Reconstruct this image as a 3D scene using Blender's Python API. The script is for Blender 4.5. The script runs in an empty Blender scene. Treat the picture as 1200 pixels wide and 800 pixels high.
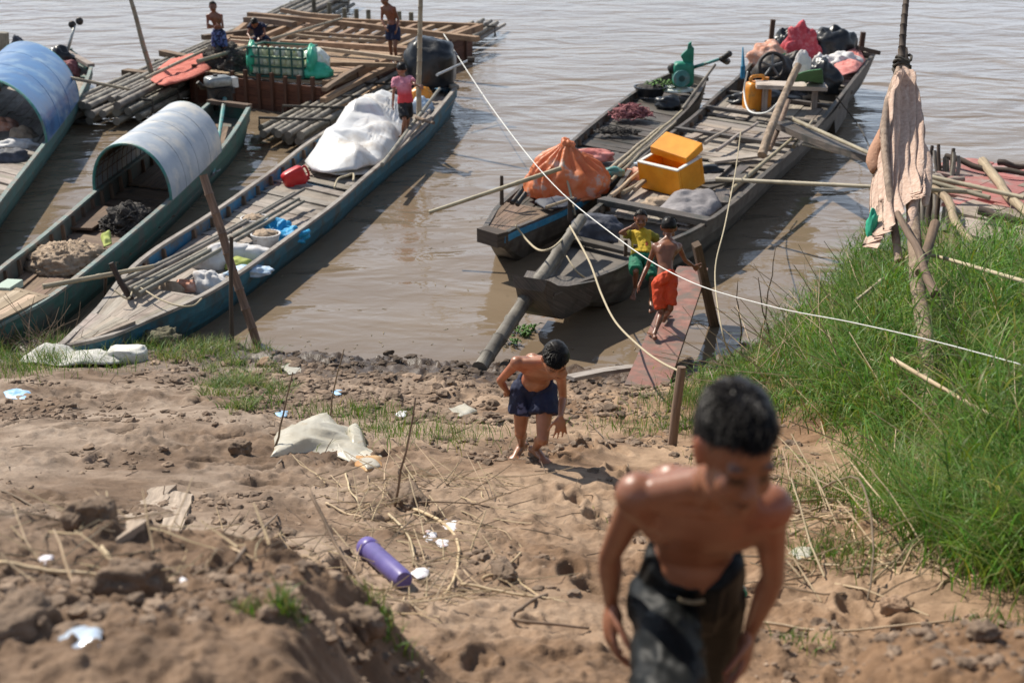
import bpy, bmesh, math, random
import numpy as np
from mathutils import Vector, Matrix, noise
R = math.radians
random.seed(7)
scene = bpy.context.scene
COL = scene.collection
# ------------------------------------------------------------------ camera model (used to read distances off the photograph)
PITCH = 20.5; FPX = 1667.0; CAMZ = 4.7
CT, ST = math.cos(R(PITCH)), math.sin(R(PITCH))
CAM = Vector((0, 0, CAMZ))
def ray(px, py):
    a = (px - 600) / FPX; b = -(py - 400) / FPX
    return Vector((a, CT + b * ST, -ST + b * CT))
def WZ(px, py, z=0.0):
    d = ray(px, py); return CAM + d * ((z - CAMZ) / d.z)
def WY(px, py, Y):
    d = ray(px, py); return CAM + d * (Y / d.y)
def along(prev, px, py, L, side):
    """point on the sight line at distance L from prev; side -1 nearer, +1 farther"""
    d = ray(px, py).normalized(); m = CAM - prev
    b = m.dot(d); c = m.dot(m) - L * L; D = b * b - c
    if D < 0:
        q = CAM + d * (-b); return prev + (q - prev).normalized() * L
    return CAM + d * (-b + side * math.sqrt(D))
_cr = random.Random(99)
_CD = [(Vector((_cr.gauss(0, 1), _cr.gauss(0, 1), _cr.gauss(0, 1))).normalized(), f, _cr.uniform(0, 6)) for f in (.55, .7, .9, 1.1, 1.5, 1.9, 2.6, 3.4)]
def crease(q):
    """sharp straight-ish creases, as in crumpled film or cloth"""
    w = noise.noise_vector(q * .8) * .9; s = 0; t = 0; p = q + w
    for d, f, ph in _CD:
        x = p.dot(d) * f + ph; x = abs((x % 2.0) - 1.0); a = 1 / (.6 + f); s += a * x; t += a
    return (s / t - .5) * 2.2
def lerp(a, b, t): return a + (b - a) * t
def clamp(x, a=0.0, b=1.0): return max(a, min(b, x))
# ------------------------------------------------------------------ numpy noise
def _hash(ix, iy, seed):
    h = (ix.astype(np.int64) * 374761393 + iy.astype(np.int64) * 668265263 + seed * 144665) & 0x7fffffff
    h = ((h ^ (h >> 13)) * 1274126177) & 0x7fffffff
    return ((h ^ (h >> 16)) & 0xffffff) / float(0xffffff)
def vn(x, y, seed=0):
    x = np.asarray(x, float); y = np.asarray(y, float)
    ix = np.floor(x); iy = np.floor(y); fx = x - ix; fy = y - iy
    fx = fx * fx * fx * (fx * (fx * 6 - 15) + 10); fy = fy * fy * fy * (fy * (fy * 6 - 15) + 10)
    a = _hash(ix, iy, seed); b = _hash(ix + 1, iy, seed); c = _hash(ix, iy + 1, seed); d = _hash(ix + 1, iy + 1, seed)
    return (a + (b - a) * fx) * (1 - fy) + (c + (d - c) * fx) * fy
def fbm(x, y, o=4, seed=0, g=0.5):
    s = 0; a = 1; t = 0
    c, q = 0.8, 0.6
    for k in range(o):
        s = s + a * vn(x, y, seed + k * 17); t += a; a *= g
        x, y = (c * x - q * y) * 2.03 + 5.1, (q * x + c * y) * 2.03 + 1.7
    return s / t
def sstep(a, b, x):
    t = np.clip((x - a) / (b - a), 0, 1); return t * t * (3 - 2 * t)
# ------------------------------------------------------------------ terrain height
_sx = np.array([-40, -6, -4.4, -2, -.7, .85, 1.75, 2.2, 2.8, 3.4, 4.2, 5, 6.5, 9, 40.])
_sy = np.array([12.6, 12.6, 12.4, 12.25, 11.95, 11.85, 12.0, 12.5, 13.2, 13.6, 13.9, 14.2, 14.5, 14.8, 15.])
_prng = np.random.RandomState(3)
_foot = [(_prng.uniform(-3.2, 2.4), _prng.uniform(3.4, 11), _prng.uniform(0, 3.14), _prng.uniform(.018, .04)) for _ in range(150)]
_foot += [(.55 + .25 * math.sin(k * 1.7) - .1 * (k % 2), 3.6 + k * .36, 1.4 + .3 * math.sin(k), .04) for k in range(20)]
def ground_h(x, Y, fine=True):
    x = np.asarray(x, float); Y = np.asarray(Y, float)
    ys = np.interp(x, _sx, _sy) + .25 * (fbm(x * 1.3, Y * .2 + 3, 3, 5) - .5)
    h = .278 * (ys - Y)
    h = np.where(Y < 2.0, .278 * (ys - 2.0) + (2.0 - Y) * .16, h)
    # raised broken ledges left and right of the path in the foreground
    nz = fbm(x * 2.1, Y * 2.1, 3, 9) - .5
    cl = 3.45 + nz * .5 + .12 * np.clip(-x, 0, 2)
    ml = sstep(-.12, -.62, x + nz * .35)
    h = h + ml * .43 * sstep(cl + .16, cl - .10, Y)
    cr = 3.02 + nz * .3 + .22 * np.clip(x - .8, 0, 1)
    mr = sstep(.62, .95, x + nz * .2)
    h = h + mr * (.30 + .1 * np.clip(x - .8, 0, 1)) * sstep(cr + .16, cr - .06, Y)
    # swells
    h = h + .13 * (fbm(x * .8 + 7, Y * .8, 2, 21) - .5) + .07 * (fbm(x * 2.3, Y * 2.3, 2, 31) - .5)
    if fine:
        m = sstep(.45, .66, fbm(x * 1.1 + 2, Y * 1.1 + 9, 3, 41))
        m = np.maximum(m, sstep(.45, .1, h)) * sstep(-.35, .0, h)
        m = np.maximum(m, 1.0 * np.maximum(ml, mr) * sstep(3.9, 3.4, Y))
        rid = 1 - np.abs(fbm(x * 5.5, Y * 5.5, 3, 51) * 2 - 1) * 2
        cl1 = np.clip(fbm(x * 9, Y * 9, 3, 61) - .5, 0, 1)
        cl2 = np.clip(fbm(x * 22, Y * 22, 2, 71) - .52, 0, 1)
        h = h + m * (.018 * rid + .070 * cl1 + .05 * cl2) + (1 - m) * (.006 * rid + .008 * (fbm(x * 11, Y * 11, 2, 81) - .5))
        h = h + (.3 + .7 * m) * (.03 * np.clip(fbm(x * 30, Y * 30, 2, 91) - .6, 0, 1) + .012 * (fbm(x * 45, Y * 45, 2, 95) - .5))
        # wet mud lumps by the waterline
        w = sstep(.42, .15, h) * sstep(-.15, .0, h)
        h = h + w * (.13 * np.clip(fbm(x * 7, Y * 10, 3, 101) - .47, -.1, 1) + .04 * (vn(x * 19, Y * 24, 5) - .5))
        for (fx, fy, fa, fd) in _foot:
            sel = (np.abs(x - fx) < .2) & (np.abs(Y - fy) < .2)
            if not np.any(sel): continue
            dx = (x - fx); dy = (Y - fy)
            u = dx * math.cos(fa) + dy * math.sin(fa); v = -dx * math.sin(fa) + dy * math.cos(fa)
            r = np.sqrt((u / .10) ** 2 + (v / .045) ** 2)
            h = h - np.where(sel, fd * sstep(1.1, .6, r) - fd * .5 * np.exp(-((r - 1.35) / .28) ** 2), 0)
    return h
def gz(x, y): return float(ground_h(np.array([x]), np.array([y]))[0])
def G(px, py, up=0.0):
    """where a sight line meets the ground (or the water)"""
    d = ray(px, py); t = np.linspace(2.5, 22, 900) / d.y
    X = d.x * t; Y = d.y * t; Z = CAMZ + d.z * t
    H = np.maximum(ground_h(X, Y, False), 0)
    i = int(np.argmax(Z < H + up))
    p = Vector((X[i], Y[i], 0)); p.z = max(gz(p.x, p.y), 0.0) if up == 0 else H[i] + up
    return p
# ------------------------------------------------------------------ materials
MATS = {}
def pm(name, cols, rough=.8, scale=6., detail=5., coord='obj', stretch=(1, 1, 1), bump=.3, bdist=.01, bscale=None, metal=0.,
       grime=None, spec=.4, sss=0., trans=0., alpha=None, coat=0., rvar=.15, sheen=0., transl=0., crumple=False):
    m = bpy.data.materials.new(name); m.use_nodes = True; nt = m.node_tree; N = nt.nodes; Lk = nt.links
    b = N['Principled BSDF']; b.inputs['Metallic'].default_value = metal
    b.inputs['Specular IOR Level'].default_value = spec
    b.inputs['Coat Weight'].default_value = coat
    if sheen: b.inputs['Sheen Weight'].default_value = sheen
    tc = N.new('ShaderNodeTexCoord'); mp = N.new('ShaderNodeMapping'); mp.inputs['Scale'].default_value = stretch
    Lk.new(tc.outputs['UV' if coord == 'uv' else 'Object'], mp.inputs['Vector'])
    n1 = N.new('ShaderNodeTexNoise'); n1.inputs['Scale'].default_value = scale; n1.inputs['Detail'].default_value = detail; n1.inputs['Roughness'].default_value = .62
    Lk.new(mp.outputs[0], n1.inputs['Vector'])
    cr = N.new('ShaderNodeValToRGB'); e = cr.color_ramp.elements
    k = len(cols)
    if k == 1: cols = [tuple(c * .75 for c in cols[0]), cols[0], tuple(min(1, c * 1.2) for c in cols[0])]; k = 3
    e[0].position = .28; e[0].color = (*cols[0], 1); e[1].position = .72; e[1].color = (*cols[-1], 1)
    for j in range(1, k - 1):
        q = e.new(.28 + .44 * j / (k - 1)); q.color = (*cols[j], 1)
    Lk.new(n1.outputs['Fac'], cr.inputs['Fac']); cur = cr.outputs['Color']
    if grime:
        gc, gs, lo, hi = grime
        n2 = N.new('ShaderNodeTexNoise'); n2.inputs['Scale'].default_value = gs; n2.inputs['Detail'].default_value = 7; n2.inputs['Roughness'].default_value = .65
        Lk.new(tc.outputs['Object'], n2.inputs['Vector'])
        mr = N.new('ShaderNodeMapRange'); mr.inputs['From Min'].default_value = lo; mr.inputs['From Max'].default_value = hi
        Lk.new(n2.outputs['Fac'], mr.inputs['Value'])
        mx = N.new('ShaderNodeMix'); mx.data_type = 'RGBA'; mx.inputs['B'].default_value = (*gc, 1)
        Lk.new(mr.outputs[0], mx.inputs['Factor']); Lk.new(cur, mx.inputs['A']); cur = mx.outputs['Result']
    at = N.new('ShaderNodeAttribute'); at.attribute_name = 'tint'
    mm = N.new('ShaderNodeMix'); mm.data_type = 'RGBA'; mm.blend_type = 'MULTIPLY'; mm.inputs['Factor'].default_value = 1
    Lk.new(cur, mm.inputs['A']); Lk.new(at.outputs['Color'], mm.inputs['B']); cur = mm.outputs['Result']
    Lk.new(cur, b.inputs['Base Color'])
    rr = N.new('ShaderNodeMapRange'); rr.inputs['To Min'].default_value = max(0, rough - rvar); rr.inputs['To Max'].default_value = min(1, rough + rvar)
    Lk.new(n1.outputs['Fac'], rr.inputs['Value']); Lk.new(rr.outputs[0], b.inputs['Roughness'])
    if bump:
        if bscale:
            if crumple:
                dn = N.new('ShaderNodeTexNoise'); dn.inputs['Scale'].default_value = bscale * .6; Lk.new(mp.outputs[0], dn.inputs['Vector'])
                ad = N.new('ShaderNodeMix'); ad.data_type = 'VECTOR'; ad.inputs['Factor'].default_value = .12; Lk.new(mp.outputs[0], ad.inputs['A']); Lk.new(dn.outputs['Color'], ad.inputs['B'])
                n3 = N.new('ShaderNodeTexVoronoi'); n3.inputs['Scale'].default_value = bscale; n3.inputs['Detail'].default_value = 2; Lk.new(ad.outputs['Result'], n3.inputs['Vector']); hs = n3.outputs['Distance']
            else:
                n3 = N.new('ShaderNodeTexNoise'); n3.inputs['Scale'].default_value = bscale; n3.inputs['Detail'].default_value = 5
                Lk.new(mp.outputs[0], n3.inputs['Vector']); hs = n3.outputs['Fac']
        else: hs = n1.outputs['Fac']
        bp = N.new('ShaderNodeBump'); bp.inputs['Strength'].default_value = bump; bp.inputs['Distance'].default_value = bdist
        Lk.new(hs, bp.inputs['Height']); Lk.new(bp.outputs[0], b.inputs['Normal'])
    if sss:
        b.inputs['Subsurface Weight'].default_value = sss; b.inputs['Subsurface Radius'].default_value = (1, .35, .2); b.inputs['Subsurface Scale'].default_value = .012
    if trans: b.inputs['Transmission Weight'].default_value = trans
    if alpha is not None: b.inputs['Alpha'].default_value = alpha
    if transl:
        tr = N.new('ShaderNodeBsdfTranslucent'); Lk.new(cur, tr.inputs['Color'])
        ms = N.new('ShaderNodeMixShader'); ms.inputs[0].default_value = transl
        Lk.new(b.outputs[0], ms.inputs[1]); Lk.new(tr.outputs[0], ms.inputs[2]); Lk.new(ms.outputs[0], N['Material Output'].inputs['Surface'])
    MATS[name] = m; return m
WG = dict(coord='uv', stretch=(1.2, 22, 1), scale=2.2, detail=8)
pm('grey_wood', [(.16, .135, .115), (.31, .265, .225), (.46, .40, .345)], rough=.85, bump=.5, bdist=.006, grime=((.10, .075, .055), 2.3, .52, .72), **WG)
pm('brown_wood', [(.09, .06, .04), (.17, .115, .08), (.27, .19, .13)], rough=.85, bump=.5, bdist=.006, grime=((.05, .04, .03), 3, .55, .75), **WG)
pm('pale_wood', [(.22, .165, .11), (.36, .275, .185), (.5, .4, .28)], rough=.8, bump=.4, bdist=.005, grime=((.16, .12, .08), 3, .55, .75), **WG)
pm('new_timber', [(.20, .125, .075), (.34, .225, .14), (.47, .34, .225)], rough=.8, bump=.4, bdist=.005, grime=((.11, .065, .04), 2, .5, .7), **WG)
pm('dark_wood', [(.035, .027, .022), (.07, .05, .04), (.12, .09, .065)], rough=.8, bump=.5, bdist=.006, **WG)
pm('wet_wood', [(.05, .042, .036), (.095, .08, .068), (.17, .145, .12)], rough=.6, bump=.5, bdist=.006, grime=((.03, .035, .03), 3, .5, .7), **WG)
pm('bamboo', [(.2, .165, .115), (.34, .29, .2), (.48, .42, .3)], rough=.6, bump=.3, bdist=.003, grime=((.14, .115, .085), 4, .5, .75), **WG)
pm('old_bamboo', [(.13, .12, .1), (.24, .22, .185), (.38, .35, .3)], rough=.7, bump=.4, bdist=.003, grime=((.07, .06, .05), 3, .45, .7), **WG)
pm('dark_iron', [(.02, .02, .02), (.045, .042, .04), (.1, .07, .05)], rough=.55, metal=.5, scale=14, bump=.2)
pm('grey_metal', [(.28, .29, .3), (.42, .43, .44), (.55, .56, .57)], rough=.42, metal=.6, scale=9, bump=.15, grime=((.16, .13, .1), 8, .55, .72))
pm('teal_paint', [(.045, .16, .155), (.065, .23, .215), (.13, .31, .29)], rough=.55, scale=9, bump=.2, grime=((.17, .16, .14), 5, .5, .66))
pm('rope_white', [(.62, .62, .58), (.78, .78, .74)], rough=.8, scale=80, bump=.6, bdist=.004)
pm('rope_tan', [(.35, .29, .19), (.5, .43, .3)], rough=.9, scale=80, bump=.6, bdist=.004)
pm('rope_dark', [(.04, .035, .03), (.09, .08, .065)], rough=.9, scale=60, bump=.6)
# ------------------------------------------------------------------ mesh builder
class MB:
    def __init__(s): s.v = []; s.f = []; s.uv = []; s.t = []; s.m = []
    def add(s, verts, faces, uvs=None, tint=(1, 1, 1), mi=0):
        o = len(s.v); s.v.extend([tuple(q) for q in verts])
        for k, f in enumerate(faces):
            s.f.append([o + i for i in f]); s.uv.append(uvs[k] if uvs else [(0, 0)] * len(f))
            s.t.append(tint[k] if isinstance(tint, list) else tint); s.m.append(mi)
    def beam(s, a, b, w, h, up=Vector((0, 0, 1)), tint=None, mi=0, taper=1.0, warp=0.0, seg=1):
        a = Vector(a); b = Vector(b); d = (b - a); L = d.length
        if L < 1e-6: return
        d /= L; side = d.cross(up)
        if side.length < 1e-3: side = d.cross(Vector((1, 0, .01)))
        side.normalize(); u = side.cross(d).normalized()
        if tint is None:
            q = random.uniform(.72, 1.18); tint = (q * random.uniform(.96, 1.05), q, q * random.uniform(.93, 1.04))
        off = random.uniform(0, 50); n = seg + 1; vs = []; 
        for i in range(n):
            t = i / seg; c = a.lerp(b, t) + u * (warp * math.sin(math.pi * t)) ; ww = w * lerp(1, taper, t) / 2; hh = h * lerp(1, taper, t) / 2
            for (x, y) in ((-1, -1), (1, -1), (1, 1), (-1, 1)): vs.append(c + side * x * ww + u * y * hh)
        fs = []; uv = []
        for i in range(seg):
            u0, u1 = L * i / seg + off, L * (i + 1) / seg + off
            for j in range(4):
                k = (j + 1) % 4; fs.append([i * 4 + j, i * 4 + k, (i + 1) * 4 + k, (i + 1) * 4 + j])
                v0 = off + j * .37; wd = w if j % 2 == 0 else h
                uv.append([(u0, v0), (u0, v0 + wd), (u1, v0 + wd), (u1, v0)])
        fs.append([3, 2, 1, 0]); uv.append([(off, off), (off + .01, off), (off + .01, off + w), (off, off + w)])
        e = seg * 4; fs.append([e, e + 1, e + 2, e + 3]); uv.append([(off, off), (off + .01, off), (off + .01, off + w), (off, off + w)])
        s.add(vs, fs, uv, tint, mi)
    def box(s, c, sx, sy, sz, rz=0, tint=(1, 1, 1), mi=0, tilt=None):
        M = Matrix.Rotation(rz, 3, 'Z')
        if tilt: M = M @ tilt
        c = Vector(c); s.beam(c - M @ Vector((sx / 2, 0, 0)), c + M @ Vector((sx / 2, 0, 0)), sy, sz, up=M @ Vector((0, 0, 1)), tint=tint, mi=mi)
    def tube(s, pts, rad, seg=8, tint=None, mi=0, wob=0.0, nodes=0, cap=True, sq=1.0):
        pts = [Vector(p) for p in pts]; n = len(pts)
        if not hasattr(rad, '__len__'): rad = [rad] * n
        elif len(rad) != n: rad = [float(np.interp(i / (n - 1), np.linspace(0, 1, len(rad)), rad)) for i in range(n)]
        if nodes:   # bamboo: swell rings
            np_, nr = [], []
            tot = sum((pts[i + 1] - pts[i]).length for i in range(n - 1)); 
            for i in range(n - 1):
                L = (pts[i + 1] - pts[i]).length; k = max(1, int(L / nodes))
                for j in range(k):
                    for (q, sw) in ((0, 1.14), (.06, 1.0), (.94, .98)):
                        t = (j + q) / k; np_.append(pts[i].lerp(pts[i + 1], t)); nr.append(lerp(rad[i], rad[i + 1], t) * sw)
            np_.append(pts[-1]); nr.append(rad[-1]); pts, rad, n = np_, nr, len(np_)
        if tint is None:
            q = random.uniform(.75, 1.2); tint = (q * random.uniform(.97, 1.05), q, q * random.uniform(.93, 1.03))
        off = random.uniform(0, 50); vs = []; nn = None; ln = 0; us = []
        for i in range(n):
            d = (pts[min(i + 1, n - 1)] - pts[max(i - 1, 0)])
            if d.length < 1e-9: d = Vector((0, 0, 1))
            d.normalize()
            if nn is None:
                nn = d.cross(Vector((0, 0, 1)))
                if nn.length < .05: nn = d.cross(Vector((1, 0, 0)))
            nn = (nn - d * nn.dot(d)).normalized(); bb = d.cross(nn)
            if i: ln += (pts[i] - pts[i - 1]).length
            us.append(ln + off)
            for j in range(seg):
                a = 2 * math.pi * j / seg; r = rad[i] * (1 + (random.uniform(-wob, wob) if wob else 0))
                vs.append(pts[i] + nn * math.cos(a) * r + bb * math.sin(a) * r * sq)
        fs = []; uv = []
        for i in range(n - 1):
            for j in range(seg):
                k = (j + 1) % seg; fs.append([i * seg + j, i * seg + k, (i + 1) * seg + k, (i + 1) * seg + j])
                c = 2 * math.pi * max(rad[i], .01) / seg; uv.append([(us[i], off + j * c), (us[i], off + (j + 1) * c), (us[i + 1], off + (j + 1) * c), (us[i + 1], off + j * c)])
        if cap:
            fs.append(list(range(seg))[::-1]); uv.append([(off, off)] * seg); fs.append([(n - 1) * seg + j for j in range(seg)]); uv.append([(off, off)] * seg)
        s.add(vs, fs, uv, tint, mi)
    def lathe(s, c, prof, seg=16, axis=Vector((0, 0, 1)), tint=(1, 1, 1), mi=0):
        axis = Vector(axis).normalized(); s_ = axis.cross(Vector((0, 1, .01))).normalized(); u_ = axis.cross(s_); c = Vector(c); vs = []; fs = []; uv = []
        for (r, h) in prof:
            for j in range(seg):
                a = 2 * math.pi * j / seg; vs.append(c + axis * h + s_ * math.cos(a) * r + u_ * math.sin(a) * r)
        for i in range(len(prof) - 1):
            for j in range(seg):
                k = (j + 1) % seg; fs.append([i * seg + j, i * seg + k, (i + 1) * seg + k, (i + 1) * seg + j]); uv.append([(0, 0)] * 4)
        s.add(vs, fs, uv, tint, mi)
    def blob(s, c, r, seed=0, fold=.12, freq=2.2, rz=0, rough=.03, flat=.35, n=40, tint=(1, 1, 1), mi=0, tilt=None, ridge=True, tfun=None, p=2.0, pleat=None, peak=0.):
        """a lumpy closed body with folds; flat = how far the underside is cut off"""
        M = Matrix.Rotation(rz, 3, 'Z')
        if tilt: M = M @ tilt
        c = Vector(c); r = Vector(r); so = Vector((seed * 3.7, seed * 1.3, seed * 2.1)); m = n // 2; vs = []; tv = []
        for i in range(m + 1):
            th = math.pi * i / m
            for j in range(n):
                ph = 2 * math.pi * j / n; d = Vector((math.sin(th) * math.cos(ph), math.sin(th) * math.sin(ph), math.cos(th)))
                e = Vector([math.copysign(abs(q) ** (2 / p), q) for q in d]) if p != 2 else d
                q = d * freq + so
                a = noise.noise(q); w = noise.noise_vector(q * .7) * .8
                f = crease(q * 1.25) if ridge else noise.noise(q * 2.1 + w * 2)
                k = 1 + fold * (a * .9 + f * .55) + rough * noise.noise(q * 7 + w)
                if pleat:
                    x_ = ph * pleat[0] / (2 * math.pi) + .9 * noise.noise(Vector((math.cos(ph) * 1.5, math.sin(ph) * 1.5, th * 1.3 + seed))); x_ = abs((x_ % 1.) * 2 - 1)
                    k += pleat[1] * (x_ - .5) * math.sin(min(th, 1.5)) ** .6 * (1.1 - .25 * th)
                v = Vector((e.x * r.x * k, e.y * r.y * k, e.z * r.z * k + peak * math.exp(-(th / .33) ** 2)))
                if v.z < -flat * r.z: v.z = -flat * r.z + (v.z + flat * r.z) * .08
                vs.append(c + M @ v); tv.append(f)
        fs = []; tt = []
        for i in range(m):
            for j in range(n):
                k = (j + 1) % n; fs.append([i * n + j, (i + 1) * n + j, (i + 1) * n + k, i * n + k])
                tt.append(tfun(vs[i * n + j]) if tfun else tint)
        s.add(vs, fs, None, tt, mi)
    def patch(s, outline, z, thick=.02, h=.05, freq=3., seed=0, res=28, tint=(1, 1, 1), mi=0, fold=1.0, zf=None):
        """cloth lying on something: outline polygon [(x,y)...]; domed, folded, closed below"""
        P = [Vector((a, b)) for a, b in outline]; cx = sum((p.x for p in P)) / len(P); cy = sum((p.y for p in P)) / len(P)
        Q = []
        for k in range(len(P)):
            a, b = P[k], P[(k + 1) % len(P)]
            for t in range(6): Q.append(a.lerp(b, t / 6))
        m = len(Q); vs = []; top = []
        for i in range(res + 1):
            f = i / res
            for k in range(m):
                x = cx + (Q[k].x - cx) * f; y = cy + (Q[k].y - cy) * f
                jt = noise.noise(Vector((x * freq * 1.6, y * freq * 1.6, seed + 9))) * .06 * f
                x += (x - cx) * jt; y += (y - cy) * jt
                q = Vector((x * freq, y * freq, seed)); w = noise.noise_vector(q * .6)
                fo = crease(q * 1.3) * .75 + noise.noise(q * .6) * .5
                zz = (zf(x, y) if zf else z) + thick + h * max(0., (1 - f ** 3) * .45 + (fo * .9 + .28) * fold * (1 - .75 * f ** 6))
                vs.append(Vector((x, y, zz)))
        fs = []
        for i in range(res):
            for k in range(m):
                l = (k + 1) % m; fs.append([i * m + k, (i + 1) * m + k, (i + 1) * m + l, i * m + l])
        o = len(vs)
        for k in range(m):
            v = vs[res * m + k]; vs.append(Vector((v.x, v.y, v.z - thick)))
        for k in range(m):
            l = (k + 1) % m; fs.append([res * m + k, o + k, o + l, res * m + l])
        fs.append([o + k for k in range(m)][::-1])
        s.add(vs, fs, None, tint, mi)
    def build(s, name, mat, parent=None, root=None, smooth=False, origin=None, auto=None):
        me = bpy.data.meshes.new(name)
        rt = root if root is not None else parent
        if rt is not None:
            while rt.parent is not None: rt = rt.parent
            o3 = Vector(rt.location)
        elif origin is not None: o3 = Vector(origin)
        else:
            a = np.array(s.v); o3 = Vector(((a[:, 0].min() + a[:, 0].max()) / 2, (a[:, 1].min() + a[:, 1].max()) / 2, a[:, 2].min()))
        V = np.array(s.v, dtype=float) - np.array(o3)
        me.from_pydata(V.tolist(), [], s.f)
        uvl = me.uv_layers.new(name='UVMap'); uvl.data.foreach_set('uv', np.array([c for f in s.uv for c in f], dtype=float).ravel())
        ca = me.color_attributes.new('tint', 'FLOAT_COLOR', 'CORNER')
        ca.data.foreach_set('color', np.array([(*s.t[i], 1) for i, f in enumerate(s.f) for _ in f], dtype=float).ravel())
        mats = mat if isinstance(mat, (list, tuple)) else [mat]
        for q in mats: me.materials.append(MATS[q] if isinstance(q, str) else q)
        me.polygons.foreach_set('material_index', s.m)
        if smooth: me.polygons.foreach_set('use_smooth', [True] * len(s.f))
        me.validate(); me.update()
        if smooth and auto:
            try: me.set_sharp_from_angle(angle=R(auto))
            except Exception: pass
        ob = bpy.data.objects.new(name, me); COL.objects.link(ob)
        if parent is not None: ob.parent = parent
        else: ob.location = o3
        return ob
def tag(o, label=None, cat=None, group=None, kind=None):
    if label: o['label'] = label
    if cat: o['category'] = cat
    if group: o['group'] = group
    if kind: o['kind'] = kind
    return o
def thing(name, loc, label, cat, group=None):
    o = bpy.data.objects.new(name, None); COL.objects.link(o); o.location = loc; o.empty_display_size = .1
    return tag(o, label, cat, group)
def smooth_pts(P, k=6):
    P = [Vector(p) for p in P]; out = []
    for i in range(len(P) - 1):
        p0 = P[max(i - 1, 0)]; p1 = P[i]; p2 = P[i + 1]; p3 = P[min(i + 2, len(P) - 1)]
        for j in range(k):
            t = j / k; out.append(.5 * ((2 * p1) + (p2 - p0) * t + (2 * p0 - 5 * p1 + 4 * p2 - p3) * t * t + (3 * p1 - p0 - 3 * p2 + p3) * t ** 3))
    out.append(P[-1]); return out
def wobble(P, amp, seed=0, freq=2.):
    return [p + noise.noise_vector(Vector((i * .37 * freq + seed * 9.1, seed, 3))) * amp for i, p in enumerate(P)]
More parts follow.
